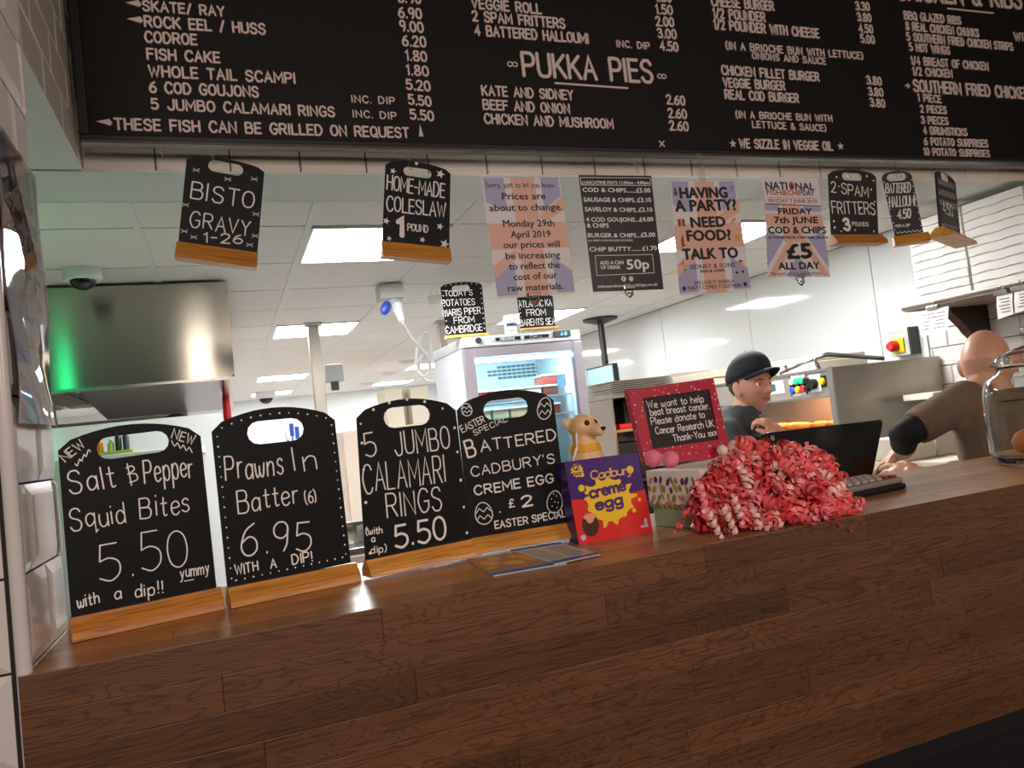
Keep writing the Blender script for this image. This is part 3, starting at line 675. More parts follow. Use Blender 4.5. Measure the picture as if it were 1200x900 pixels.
def d1(w, pl, Q):
    for i, a in enumerate([('Salt', (82, 581), (136, 570), 29, .06), ('$', (152, 568), (163.5, 565), 24, .06), ('Pepper', (169, 567), (227, 559.5), 28, .06), ('Squid', (82.7, 623.6), (148.4, 611), 26, .06), ('Bites', (164.5, 608), (223, 600), 26, .06),
                           ('5.50', (118, 681), (223, 660), 47, .033), ('with', (90, 713), (117.5, 706.5), 15, .1), ('a', (135, 704), (144, 702), 15, .1), ('dip!!', (157.5, 701), (191.5, 694.5), 15, .1), ('yummy', (211, 678), (245.5, 672), 14, .09),
                           ('NEW', (76, 542.5), (101, 523), 11.5, .11), ('NEW', (200, 514), (226.5, 521), 12.5, .11)]):
        write(w, pl, a[0], a[1], a[2], a[3], a[4], 2.2, seed=i + 5, **HW)
    squig(w, pl, (88, 546), (106, 527), 2.5, 7, .0014); squig(w, pl, (201, 519), (225, 528), 2.5, 7, .0014)
    stroke(w, [pl.px(216, 681), pl.px(227, 679)], .0013)
b1 = lambda x, y: at(x, y, Z=CZ)
F1 = frame(at(82.7, 755, Z=CZ), at(262, 714, Z=CZ) - at(82.7, 755, Z=CZ)); F1.translation += F1.to_3x3() @ Vector((0, .02, 0))
GB = 'black chalkboards standing on the counter'
chalkboard('chalkboard', 'black chalkboard for salt and pepper squid bites, leftmost on the counter', F1, [(84, 726), (254, 691), (234.5, 505.5), (67.7, 522)], ((128, 525), (185, 517.5)), 13, .085, [(81, 724), (257.8, 687.6)], .029, d1, GB)
F2 = frame(at(262.6, 716, Z=CZ), at(419.7, 682, Z=CZ) - at(262.6, 716, Z=CZ)); F2.translation += F2.to_3x3() @ Vector((0, .02, 0))
def d2(w, pl, Q):
    for i, a in enumerate([('Prawns', (264, 564), (332.6, 556.4), 29, .06), ('In', (344, 553.3), (370, 548.6), 28, .06), ('Batter', (278, 601.5), (350, 590.6), 26, .065), ('(6)', (357.5, 590.6), (371.5, 587.5), 15, .1), ('6.95', (283, 653.5), (363.7, 643.5), 37, .05), ('WITH', (275, 675), (303, 669), 12.5, .13), ('A', (317, 667), (325, 665.5), 12.5, .13), ('DIP!', (342.5, 663), (367, 657.5), 13, .13)]):
        write(w, pl, a[0], a[1], a[2], a[3], a[4], 2.2, seed=i + 50, **HW)
    P = [(.035, v / 16) for v in range(1, 16)] + [(.965, v / 16) for v in range(1, 16)] + [(u / 15, .045) for u in range(1, 15)] + [(u / 13, .965 + .085 * (1 - (2 * u / 13 - 1) ** 2)) for u in range(1, 13)]
    dots(w, Q, P, .0014)
chalkboard('chalkboard', 'black chalkboard with dotted border advertising prawns in batter, second from left on counter', F2, [(267, 691), (411, 659), (391.8, 487), (247.7, 500.5)], ((303.5, 507), (343.5, 503)), 13.5, .09, [(266, 688.6), (416.6, 659)], .027, d2, GB)
F3 = frame(at(424.5, 684, Z=CZ), at(558, 655, Z=CZ) - at(424.5, 684, Z=CZ)); F3.translation += F3.to_3x3() @ Vector((0, .02, 0))
def d3(w, pl, Q):
    for i, a in enumerate([('5', (428.5, 538), (442.5, 535), 29, .06), ('JUMBO', (463, 535), (528.5, 526), 28, .06), ('CALAMARI', (425.4, 578.6), (522.8, 565.6), 33, .05), ('RINGS', (453.4, 607.5), (518.4, 597.4), 29, .06), ('5.50', (462, 643.6), (524, 632), 29, .1), ('(with', (428, 627.7), (448.5, 625), 9, .14), ('a', (435, 636), (440, 635), 9, .14), ('dip)', (434, 649.4), (453.4, 646.5), 9, .14)]):
        write(w, pl, a[0], a[1], a[2], a[3], a[4], 2.0, seed=i + 90, jit=.06)
    dots(w, Q, [(.03, .93), (.16, 1.02), (.32, 1.06), (.5, 1.075), (.68, 1.05), (.86, .99), (.965, .84), (.965, .66), (.03, .8), (.03, .62), (.03, .4), (.965, .45), (.965, .25), (.965, .06), (.03, .22), (.04, .06)], .0024)
chalkboard('chalkboard', 'black chalkboard on wooden foot advertising jumbo calamari rings, third from left on counter', F3, [(429, 660), (552, 633), (533.4, 476), (418, 485)], ((461, 489.5), (494, 486)), 12, .08, [(428, 656.6), (556, 630.6)], .026, d3, GB)
F4 = frame(at(557.4, 655, Z=CZ), at(675.8, 635, Z=CZ) - at(557.4, 655, Z=CZ)); F4.translation += F4.to_3x3() @ Vector((0, .02, 0))
def egg(mb, pl, x, y, rx, ry, kind, rot=0.0):
    c = pl.px(x, y); sc = (pl.px(x + rx, y) - c).length; sz = (pl.px(x, y - ry) - c).length; pts = []
    for k in range(17):
        a = 2 * PI * k / 16; px_ = sc * math.cos(a) * (1 - .12 * math.sin(a)); pz = sz * math.sin(a)
        pts.append(c + Vector((px_ * math.cos(rot) - pz * math.sin(rot), px_ * math.sin(rot) + pz * math.cos(rot))))
    stroke(mb, pts, .0016)
    if kind == 'z':
        for o in (-.35, .3):
            stroke(mb, [c + Vector((sc * t, sz * (o + (.18 if j % 2 else -.18)))) for j, t in enumerate((-.85, -.45, 0, .45, .85))], .0014)
    else:
        for u, v in ((-.4, .3), (.3, .5), (0, 0), (-.4, -.35), (.4, -.1), (.2, -.55), (-.05, .7)): disc(mb, c + Vector((u * sc, v * sz)), .0012)
def d4(w, pl, Q):
    for i, a in enumerate([('EASTER', (542, 508), (569, 494), 9, .12), ('SPECIAL', (556, 511), (595, 493.5), 7, .13), ('B', (547, 537.5), (559, 534), 21, .11), ('ATTERED', (563, 530), (652.7, 516), 14, .12), ("CADBURY'S", (552, 559), (650, 542.5), 12.5, .11), ('CREME EGG', (556, 581.5), (649, 565.6), 12, .15), ('£', (596.4, 596), (604, 594.5), 11, .14), ('2', (611, 595), (624.5, 592.5), 13.5, .16), ('EASTER SPECIAL', (579.7, 620.5), (664, 606), 9.5, .15)]):
        write(w, pl, a[0], a[1], a[2], a[3], a[4], 2.2, seed=i + 130, jit=.08)
    egg(w, pl, 546.7, 480, 6, 7.5, 'z', .2); egg(w, pl, 638, 478.5, 8, 13, 'z', -.3); egg(w, pl, 566.7, 601.5, 10, 13, 'z', .1); egg(w, pl, 650, 588, 9, 13, 'd', -.2)
    disc(w, pl.px(586, 600), .0014)
chalkboard('chalkboard', 'black chalkboard with drawn Easter eggs, fourth from left on counter beside the purple egg box', F4, [(552, 634), (666.5, 614), (648, 464.5), (535, 476.5)], ((577.5, 481), (608.5, 477)), 11.5, .085, [(552, 630.6), (671.5, 611)], .025, d4, GB)

# hanging boards and posters under the menu board
HY = 2.085
def hframe(bl, br, Y=HY):
    """frame on the plane y=Y whose x axis runs along the two picture points"""
    a = at(*bl, Y=Y); b = at(*br, Y=Y); x = (b - a).normalized(); y = Vector((0, 1, 0)); z = x.cross(y)
    M = Matrix((x, y, z)).transposed().to_4x4(); M.translation = a; return M
def yframe(bl, br, Y, w):
    """level frame: bl stands at y=Y, br at the same height, so the board is turned"""
    a = at(*bl, Y=Y); b = at(*br, Z=a.z); return frame(a, b - a)
GH = 'small black chalkboards hanging under the menu board'
def hook(p_top, p_bot, label):
    mb = MB(); a = Vector(p_top); b = Vector(p_bot); m = (a + b) / 2; L = (a - b).length
    pts = [a + Vector((.006, 0, -.004)), a + Vector((.006, 0, .004)), a + Vector((0, 0, .008)), a + Vector((-.005, 0, .002)), a.lerp(b, .3), a.lerp(b, .7), b + Vector((0, 0, -.001)), b + Vector((.004, 0, -.007)), b + Vector((.009, 0, -.003)), b + Vector((.009, 0, .005))]
    mb.tube(pts, .0011, 6); o = mb.build('wire_hook', CHROME, None, smooth=True); tag(o, label, 'hook', 'wire hooks under the menu board'); return o
def h1(w, pl, Q):
    for i, a in enumerate([('BISTO', (222, 232), (297.5, 245), 21, .08), ('GRAVY', (221, 266), (293, 277), 19, .08), ('1-26', (238, 284), (285, 287), 12, .13)]): write(w, pl, a[0], a[1], a[2], a[3], a[4], 2.4, seed=i + 7, jit=.08)
    for x, y in ((230, 199.5), (267, 210), (298, 210), (217.5, 240), (300, 251), (216, 271), (227, 278), (299, 276.5), (292.5, 287)): crossmark(w, pl, x, y, 3.6)
M = hframe((209, 283.3), (301.7, 296)); chalkboard('hanging_chalkboard', 'hanging black chalkboard on wire hook advertising gravy in two sizes, leftmost under the menu', M, [(209, 283.5), (301.7, 296.5), (310, 199), (219, 183)], ((251.5, 194.2), (277.5, 199)), 7, .05, [(207.3, 283.3), (302.3, 296.7)], .045, h1, GH, fd=.022, fb=.02)
def h2(w, pl, Q):
    for i, a in enumerate([('HOME-MADE', (452.4, 222.4), (521.4, 233), 18, .09), ('COLESLAW', (452, 247.5), (522.7, 255.6), 18, .09), ('1', (464, 278), (475.5, 279), 25, .24), ('POUND', (477, 270.5), (502, 273), 9, .14)]): write(w, pl, a[0], a[1], a[2], a[3], a[4], 1.8, seed=i + 17, jit=.04)
    for x, y, r in ((460.5, 200.5, .010), (516, 204, .014), (488, 191.5, .007), (452.5, 259, .011), (515.5, 265.5, .011), (456, 279.5, .008), (495, 281, .009), (521, 286, .015)): star(w, pl.px(x, y), r, rot=.3)
M = hframe((447.8, 282.4), (526.5, 290.6)); chalkboard('hanging_chalkboard', 'hanging black chalkboard with white stars advertising home-made coleslaw', M, [(447.8, 282.6), (526.5, 291), (528, 201), (452, 190)], ((478.5, 200.5), (500.5, 203.5)), 5.6, .06, [(447, 283), (527, 291)], .045, h2, GH, fd=.022, fb=.02)
def h3(w, pl, Q):
    for i, a in enumerate([('2 SPAM', (973.5, 225.5), (1018, 232), 13, .1), ('FRITTERS', (975, 250.6), (1026.4, 252), 15, .09), ('3', (988, 271), (997, 271.3), 16, .22), ('POUNDS', (998.6, 265), (1018, 265.5), 5, .17)]): write(w, pl, a[0], a[1], a[2], a[3], a[4], 2, seed=i + 27, jit=.04)
    dots(w, Q, [(.16, .93), (.07, .12), (.06, .22), (.9, .06), (.94, .9), (.88, .75), (.2, .06), (.93, .35), (.95, .55), (.62, .42), (.5, .08), (.8, .97), (.2, .78), (.7, .78)], .0042)
M = hframe((974.4, 275), (1029, 275)); chalkboard('hanging_chalkboard', 'hanging black chalkboard with white spots advertising spam fritters, beside the national day poster', M, [(974.4, 275.5), (1029.5, 275.5), (1026.4, 205), (970.8, 202)], ((990.5, 206.6), (1007, 207.6)), 4.6, .07, [(973.6, 275.5), (1032, 275.5)], .036, h3, GH, pmat=BLACKB2, fd=.03, fb=.02)
def h4(w, pl, Q):
    for i, a in enumerate([('BATTERED', (1037.5, 227), (1067.5, 225.5), 12, .09), ('HALLOUMI', (1042, 243.5), (1072.8, 241), 13, .09), ('4.50', (1051.4, 257), (1068, 256), 12, .13), ('WITH A DIP', (1048, 267), (1066.7, 265.5), 3.6, .16)]): write(w, pl, a[0], a[1], a[2], a[3], a[4], 1.6, seed=i + 37, jit=.04)
    dots(w, Q, [(.04, k / 9) for k in range(1, 9)] + [(.96, k / 9) for k in range(1, 9)], .0024)
    squig(w, pl, (1050, 273), (1080, 270), 1.0, 12, .0018)
M = yframe((1048.5, 278), (1084, 272.3), 2.1, .2); chalkboard('hanging_chalkboard', 'turned hanging black chalkboard advertising battered halloumi, second from right under the menu', M, [(1049, 277.5), (1082, 272), (1068, 203), (1032.8, 206)], ((1044, 208), (1057, 207)), 4.4, .06, [(1046, 278), (1087.5, 272)], .036, h4, GH, pmat=BLACKB2, fd=.03, fb=.02)
def h5(w, pl, Q):
    for j, y in enumerate((212, 224, 236)):
        squig(w, pl, (1099 + j * .6, y), (1118 + j * 1.2, y + 7), 3.2, 14, .003)
    write(w, pl, '4.50', (1105.5, 250.5), (1117.5, 255), 12, .13, 1.6)
    squig(w, pl, (1103, 262), (1122, 268), 1.0, 10, .002)
    dots(w, Q, [(.95, k / 6) for k in range(1, 6)], .003)
a_ = at(1101, 266, Y=2.0); M = frame(a_, (at(1125.6, 277, Z=a_.z) - a_)); chalkboard('hanging_chalkboard', 'edge-on hanging black chalkboard with price four fifty, rightmost in front of the carton stacks', M, [(1101.4, 265.5), (1125.6, 276.5), (1119.4, 212.5), (1096, 201)], ((1104, 206), (1111, 209)), 3.8, .06, [(1099, 266), (1128, 279)], .036, h5, GH, pmat=BLACKB2, fd=.05, fb=.03)
for i, (x, y0, y1, nm) in enumerate([(249, 172, 189, 'gravy board'), (478.5, 178, 196, 'coleslaw board'), (993, 192, 205, 'spam fritters board'), (1053, 194, 205, 'halloumi board'), (1107, 196, 206, 'rightmost hanging board'),
                                 (190, 170, 186, 'empty stretch left of the gravy board'), (744, 184, 199, 'black price poster'), (914, 190, 206, 'national day poster')]):
    hook(at(x, y0 + 8, Y=2.082), at(x + 1, y1 + 1, Y=2.082), 'small chrome wire hook under the menu board above the ' + nm if i != 5 else 'small empty wire hook under the menu board left of the gravy board')

# posters
POST_W = mat('poster_paper', '#ddd6d8', .45, vary=.03, scale=20); POST_O = mat('poster_salmon_print', '#dcae9b', .45, vary=.03); POST_B = mat('poster_lavender_print', '#a7a4c6', .45, vary=.03)
INK = mat('black_ink', '#1a1618', .5, vary=.05); INKG = mat('grey_ink', '#6d6670', .5, vary=.05); WINK = mat('white_ink', '#ece6e4', .5, vary=.03)
def poly(mb, Q, pts, y0=-.0003):
    y0 -= .00004 * len(mb.f); p = [Q(*q) for q in pts]; mb.add([(a[0], y0, a[1]) for a in p], [tuple(range(len(p)))])
def poster_base(label, M, c, cat='poster', base=None, grp='printed posters hanging in the hatch', jack=True):
    t = thing('poster', label, cat, group=grp, frame=M); pl = Plane(M); Q = Quad(pl, c)
    out = [Q(0, 0), Q(1, 0), Q(1, 1), Q(0, 1)]
    MB().prism(out, 0, .0008).build('sheet', base or POST_W, t, local=True)
    if jack:
        m = MB()
        poly(m, Q, [(.36, 0), (.66, 0), (.66, 1), (.36, 1)]); poly(m, Q, [(0, .4), (1, .4), (1, .62), (0, .62)], -.00035)
        poly(m, Q, [(0, .16), (0, .27), (.3, .4), (.36, .36)]); poly(m, Q, [(1, .84), (1, .72), (.72, .62), (.66, .68)])
        m.build('salmon_print', POST_O, t, local=True, kind='stuff')
        m = MB()
        for p in ([(0, .02), (.26, .02), (.26, .3), (0, .17)], [(.76, .02), (1, .02), (1, .2), (.76, .32)], [(.02, 1), (.27, 1), (.27, .72), (.02, .8)], [(.74, 1), (.98, 1), (.98, .84), (.74, .73)]): poly(m, Q, p)
        m.build('lavender_print', POST_B, t, local=True, kind='stuff')
    return t, pl, Q
def texts(t, pl, L, m=INK, name='lettering', y0=-.0007, bold=.03):
    mb = MB()
    for a in L: printed(mb, pl, a[0], a[1], a[2], a[3], a[4] if len(a) > 4 else bold, y0=y0)
    mb.build(name, m, t, local=True, kind='stuff')
M = hframe((583.5, 350), (674, 344)); t, pl, Q = poster_base('pale union flag poster with black text saying prices are about to change', M, [(583.5, 350), (674, 344), (656, 208.5), (564, 209)])
K = lambda x, y: (400 + x / 3.913, 170 + y / 3.913)
texts(t, pl, [('Prices are', K(738, 250), K(937, 248), 8), ('about to change.', K(680, 303), K(1013, 298), 8), ('Monday 29th', K(743, 375), K(977, 372), 8), ('April 2019', K(778, 425), K(960, 421), 8), ('our prices will', K(745, 473), K(1002, 467), 8), ('be increasing', K(755, 523), K(1003, 517), 8), ('to reflect the', K(770, 572), K(1002, 563), 8), ('cost of our', K(792, 620), K(990, 610), 8), ('raw materials.', K(765, 672), K(1018, 660), 8)], bold=.02)
mb = MB(); write(mb, pl, 'Sorry, just to let you know...', K(662, 195), K(990, 195), 6, .11, 1.6, y0=-.0007, jit=.1); mb.build('handwriting_print', INK, t, local=True, kind='stuff')
BPOST = mat('poster_black', '#121013', .4, vary=.1)
M = hframe((695, 342), (777.7, 339)); t, pl, Q = poster_base('black poster listing lunchtime favourites with prices, hanging in the hatch centre', M, [(695, 342), (777.7, 339), (763, 206), (678, 205)], base=BPOST, jack=False)
K = lambda x, y: (660 + x / 3.636, 180 + y / 3.636)
texts(t, pl, [("LUNCHTIME FAV'S 11:00am - 4:00pm", K(80, 130), K(366, 130), 3.6), ('COD & CHIPS......', K(83, 163), K(308, 166), 5), ('£5.00', K(312, 166), K(372, 166), 5.4), ('SAUSAGE & CHIPS..', K(88, 205), K(313, 207), 5), ('£3.10', K(317, 207), K(375, 207), 5.4), ('SAVELOY & CHIPS..', K(93, 246), K(320, 249), 5), ('£3.10', K(323, 249), K(380, 248), 5.4), ('4 COD GOUJONS...', K(98, 290), K(322, 290), 5), ('£4.00', K(325, 290), K(384, 289), 5.4), ('& CHIPS', K(102, 315), K(194, 315), 5), ('BURGER & CHIPS...', K(106, 357), K(328, 357), 5), ('£5.00', K(332, 356), K(392, 355), 5.4), ('(inc BEEF/COD/VEGGIE/CHICKEN)', K(106, 374), K(296, 373), 2), ('CHIP BUTTY......', K(112, 417), K(330, 414), 5), ('£1.70', K(338, 414), K(399, 412), 5.4), ('ADD A CAN', K(157, 473), K(257, 471), 4.2), ('OF DRINK', K(160, 493), K(245, 491), 4.2), ('50p', K(273, 493), K(367, 490), 11.5), ('sidneyandsonsfishandchips.co.uk', K(147, 572), K(402, 562), 3.2)], WINK, bold=.025)
mb = MB()
for c in ([(72, 102), (370, 104), (371, 136), (76, 134), (72, 102)], [(136, 435), (380, 430), (387, 508), (143, 520), (136, 435)]): stroke(mb, [pl.px(*K(*q)) for q in c], .0018)
for x in (257, 289): disc(mb, pl.px(*K(x, 534)), .0085, n=14)
mb.build('border_lines', WINK, t, local=True, kind='stuff')
mb = MB(); write(mb, pl, 'f', K(253, 541), K(261, 541), 4, .2, y0=-.001); stroke(mb, [pl.px(*K(*q)) for q in ((283, 528), (295, 528), (295, 541), (283, 541), (283, 528))], .001, -.001); mb.build('round_icons', BPOST, t, local=True, kind='stuff')
M = hframe((796.7, 346.4), (880, 340)); t, pl, Q = poster_base('pale union flag poster asking having a party, hanging right of the black price poster', M, [(796.7, 346.4), (880, 340), (861.6, 212.5), (784.6, 213)])
q_ = at(823, 212, Y=HY); MB().box(q_.x - .012, q_.x + .012, HY - .001, HY + .0015, q_.z - .01, MZ0 - .006).build('clear_tab', TGLASS, t)
texts(t, pl, [('HAVING', K(500, 190), K(700, 187), 12.5), ('A PARTY?', K(480, 247), K(738, 240), 13), ('NEED', K(547, 315), K(692, 310), 12), ('FOOD?', K(530, 373), K(715, 367), 12.5), ('TALK TO', K(512, 452), K(745, 443), 12.5), ('SIDNEY & SONS', K(540, 492), K(733, 482), 5, .01), ('FISH & CHIPS', K(585, 508), K(688, 502), 3), ('WE LOVE IT WHEN A', K(558, 560), K(728, 550), 4.4, .01), ('PARTY COMES TOGETHER!', K(532, 582), K(760, 568), 4.4, .01)], bold=.045)
def blob(mb, pl, x, y, r, n=9, rz=None): disc(mb, pl.px(x, y), r, -.0007, n, rz)
mb = MB(); m2 = MB(); m3 = MB(); m4 = MB()
for dz, w_ in ((0, .009), (.008, .0075), (.016, .005)): c = pl.px(*K(478, 168)); m2.add([(c.x - w_, -.0007, c.y + dz - .008), (c.x + w_, -.0007, c.y + dz - .008), (c.x, -.0007, c.y + dz + .006)], [(0, 1, 2)])
c = pl.px(*K(717, 152)); stroke(mb, [(c.x + .006 * math.cos(a), c.y + .007 * math.sin(a)) for a in [2 * PI * k / 12 for k in range(13)]], .0012); star(mb, (c.x + .007, c.y + .01), .004)
c = pl.px(*K(503, 295)); m3.box(c.x - .013, c.x + .013, -.0008, -.0006, c.y - .012, c.y + .008); m3.box(c.x - .014, c.x + .014, -.0009, -.0006, c.y + .006, c.y + .012)
m4.box(c.x - .003, c.x + .003, -.0011, -.0008, c.y - .012, c.y + .016)
c = pl.px(*K(508, 372)); disc(m3, c, .006, -.0007, 10, .012); disc(m3, (c.x + .003, c.y + .014), .004, -.0007); disc(m3, (c.x, c.y - .014), .011, -.0007, 3)
c = pl.px(*K(720, 290)); m4.add([(c.x - .01, -.0007, c.y - .012), (c.x + .01, -.0007, c.y), (c.x - .002, -.0007, c.y + .01)], [(0, 1, 2)]); star(m3, (c.x + .01, c.y + .008), .006)
c = pl.px(*K(742, 358)); disc(m4, c, .011, -.0007, 12); disc(m3, (c.x - .004, c.y + .002), .0015, -.001); disc(m3, (c.x + .004, c.y + .002), .0015, -.001)
for x, y in ((740, 512), (766, 508)): c = pl.px(*K(x, y)); disc(m4, c, .006, -.0007, 10); disc(mb, (c.x, c.y + .004), .006, -.0009, 10, .004)
c = pl.px(*K(757, 468)); m4.box(c.x - .008, c.x + .008, -.0008, -.0006, c.y - .008, c.y + .006); mb.add([(c.x - .011, -.0007, c.y + .006), (c.x + .011, -.0007, c.y + .006), (c.x, -.0007, c.y + .013)], [(0, 1, 2)])
for x, y in ((508, 470), (518, 497)): c = pl.px(*K(x, y)); disc(mb, c, .003); stroke(mb, [(c.x + .003, c.y), (c.x + .003, c.y + .013), (c.x + .01, c.y + .015)], .0012)
for x, y in ((515, 575), (775, 556)): c = pl.px(*K(x, y)); disc(mb, c, .0075, n=12)
c = pl.px(*K(532, 540)); stroke(m4, [(c.x - .009, c.y + .009), (c.x + .009, c.y - .009)], .005)
mb.build('ink_icons', INK, t, local=True, kind='stuff'); m2.build('tree_icon', mat('green_ink', '#2f6b45', .5), t, local=True, kind='stuff'); m3.build('red_icons', mat('red_ink', '#8f3328', .5), t, local=True, kind='stuff'); m4.build('gold_icons', mat('gold_ink', '#d8a052', .5), t, local=True, kind='stuff')
# national day poster with a card clipped over its top
M = hframe((899.8, 324.4), (973, 324.4)); t, pl, Q = poster_base('pale union flag poster for Friday seventh June under a national fish and chip day card', M, [(899.8, 324.4), (973, 324.4), (961, 236), (896, 234)], jack=False)
mb = MB(); poly(mb, Q, [(.3, 1), (.62, 1), (.62, .45), (.3, .45)]); poly(mb, Q, [(0, .66), (1, .66), (1, .82), (0, .82)]); poly(mb, Q, [(0, 0), (.12, 0), (.5, .5), (.42, .55)]); poly(mb, Q, [(1, .0), (.9, 0), (.52, .5), (.62, .55)]); mb.build('salmon_print', POST_O, t, local=True, kind='stuff')
mb = MB(); poly(mb, Q, [(0, .12), (.3, .5), (0, .6)]); poly(mb, Q, [(1, .12), (.7, .5), (1, .6)]); poly(mb, Q, [(0, 1), (.25, 1), (.25, .86), (0, .86)]); poly(mb, Q, [(.68, 1), (1, 1), (1, .86), (.68, .86)]); poly(mb, Q, [(.3, 0), (.7, 0), (.5, .3)]); mb.build('lavender_print', POST_B, t, local=True, kind='stuff')
texts(t, pl, [('FRIDAY', K(918, 258), K(1060, 258), 7), ('7th JUNE', K(900, 296), K(1086, 296), 7.4), ('COD & CHIPS', K(875, 340), K(1120, 340), 8), ('& HOMEMADE TARTARE SAUCE', K(875, 362), K(1128, 363), 3), ('£5', K(958, 447), K(1060, 443), 17, .05), ('ALL DAY', K(918, 494), K(1093, 490), 8.2), ('Be part of the celebration...', K(890, 518), K(1112, 514), 3.6, 0)], bold=.04)
M2 = hframe((897, 238), (962.5, 241), 2.076); pl2 = Plane(M2)
t = thing('header_card', 'small white card reading national fish and chip day, clipped over the poster top', 'card', frame=M2); Q2 = Quad(pl2, [(897, 238), (962.5, 241), (958.4, 209.7), (891.6, 206.7)])
MB().prism([Q2(0, 0), Q2(1, 0), Q2(1, 1), Q2(0, 1)], 0, .001).build('sheet', POST_W, t, local=True)
texts(t, pl2, [('NATI', K(864, 152), K(955, 154), 9), ('NAL', K(990, 154), K(1070, 155), 8.4)], mat('navy_ink', '#24304f', .5), 'navy_lettering', bold=.03)
texts(t, pl2, [('FISH&', K(868, 175), K(955, 178), 6.4), ('CHIP', K(957, 178), K(1020, 179), 6.4), ('FRYDAY 7 JUNE 2019', K(876, 208), K(1082, 211), 4.2)], mat('brick_ink', '#b5452c', .5), 'red_lettering', bold=.02)
texts(t, pl2, [('DAY', K(1022, 179), K(1070, 180), 6.4)], mat('navy_ink', '#24304f', .5), 'navy_lettering', bold=.02)
mb = MB(); c = pl2.px(*K(972, 138)); disc(mb, c, .011, n=14, rz=.014); mb.build('fish_emblem', mat('brick_ink', '#b5452c', .5), t, local=True)
mb = MB(); disc(mb, (c.x + .002, c.y - .004), .006, -.0009, 12, .008); mb.build('emblem_hollow', mat('navy_ink', '#24304f', .5), t, local=True)
mb = MB(); stroke(mb, [pl2.px(*K(870, 187)), pl2.px(*K(1078, 191))], .0012); mb.build('rule_line', INKG, t, local=True)
# bulldog clips at the foot of the posters
def clip(x, y, label, m=CHROME, Y=2.07, s=1.0):
    p = at(x, y, Y=Y); t = thing('bulldog_clip', label, 'clip', p, 'bulldog clips on the posters')
    MB().bbox(p.x - .02 * s, p.x + .02 * s, p.y, p.y + .022, p.z - .004, p.z + .008, .002).build('clip_jaw', m, t)
    r = MB(); r.tube([p + Vector((-.014 * s, .012, -.003)), p + Vector((-.012 * s, .006, -.02)), p + Vector((0, .004, -.03)), p + Vector((.012 * s, .006, -.02)), p + Vector((.014 * s, .012, -.003))], .003, 6)
    r.ell(p + Vector((0, .006, -.022)), (.010, .005, .009)); r.build('clip_handle', m, t, smooth=True)
clip(738, 337, 'small steel bulldog clip hanging at the foot of the black price poster'); clip(939.5, 324, 'small steel bulldog clip at the foot of the national day poster')
clip(627, 345.5, 'brown bulldog clip at the foot of the prices poster', mat('bronze_clip', '#7b5b4c', .35, .7, vary=.05))

# ------------------------------------------------------------------ things in the kitchen ceiling and beyond
# extraction hood (front panel y=3.85)
HYF = 3.85; hx0, hx1 = -1.5, at(265, 330, Y=HYF).x; hz0 = at(200, 447, Y=HYF).z
hood = thing('extraction_hood', 'large brushed steel extraction hood under the kitchen ceiling at left', 'hood', ((hx0 + hx1) / 2, HYF, hz0))
mb = MB(); mb.add([(hx0, HYF, 2.385), (hx1, HYF, 2.385), (hx1 - .012, HYF - .012, hz0), (hx0, HYF - .012, hz0), (hx0, HYF + .01, 2.385), (hx1, HYF + .01, 2.385), (hx1 - .012, HYF, hz0), (hx0, HYF, hz0)], [(0, 3, 2, 1), (4, 5, 6, 7), (0, 1, 5, 4), (3, 7, 6, 2), (1, 2, 6, 5), (0, 4, 7, 3)])
HOODM = mat('hood_front_steel', '#b4b1a6', .14, 1.0, vary=.03, scale=3, stretch=(20, 1, 1), bump=.02)
nt_ = HOODM.node_tree; bs_ = nt_.nodes['Principled BSDF']; bs_.inputs['Anisotropic'].default_value = .95; bs_.inputs['Roughness'].default_value = .2
tv_ = nt_.nodes.new('ShaderNodeCombineXYZ'); tv_.inputs[2].default_value = 1.0; nt_.links.new(tv_.outputs[0], bs_.inputs['Tangent'])
mb.build('front_panel', HOODM, hood)
MB().box(hx1 - .012, hx1, HYF + .01, 6.4, hz0 + .01, 2.385).build('side_panel', HOODM, hood)
MB().box(hx0, hx1, HYF + .01, 6.4, 2.375, 2.385).build('top_panel', STEELD, hood)
MB().box(hx0, hx1, HYF - .016, HYF + .03, hz0 - .012, hz0).build('lower_gutter', STEEL, hood)
MB().box(hx1 - .05, hx1, HYF + .03, 6.4, hz0 - .012, hz0).build('side_gutter', STEEL, hood)
# inner back plate sloping down, with louvred filters to the left of it
p0 = at(165, 452, Y=4.6); zb_ = at(180, 490, Y=5.9).z
MB().add([(-.72, HYF + .5, hz0 + .08), (hx1 - .03, HYF + .5, hz0 + .08), (hx1 - .03, 5.6, zb_), (-.72, 5.6, zb_), (-.72, HYF + .5, hz0 + .09), (hx1 - .03, HYF + .5, hz0 + .09), (hx1 - .03, 5.6, zb_ + .01), (-.72, 5.6, zb_ + .01)], [(0, 1, 2, 3), (4, 7, 6, 5), (0, 3, 7, 4), (1, 5, 6, 2), (3, 2, 6, 7), (0, 4, 5, 1)]).build('deflector_plate', STEELD, hood)
for k in range(4):
    x = -1.5 + k * .2; f = thing
    pn = MB().box(x + .005, x + .19, 4.2, 5.4, hz0 + .03, hz0 + .045).build('grease_filter', STEELD, hood)
    sl = MB()
    for j in range(14): sl.box(x + .02, x + .175, 4.24 + j * .08, 4.28 + j * .08, hz0 + .02, hz0 + .03)
    sl.build('louvres', STEEL, pn, kind='stuff')
MB().box(-1.5, -.75, 4.02, 4.16, hz0 - .1, hz0 - .02).build('light_housing', STEEL, hood)
MB().box(-1.5, hx1 - .3, 5.62, 5.7, 1.3, zb_).build('rear_apron', STEELM, hood)
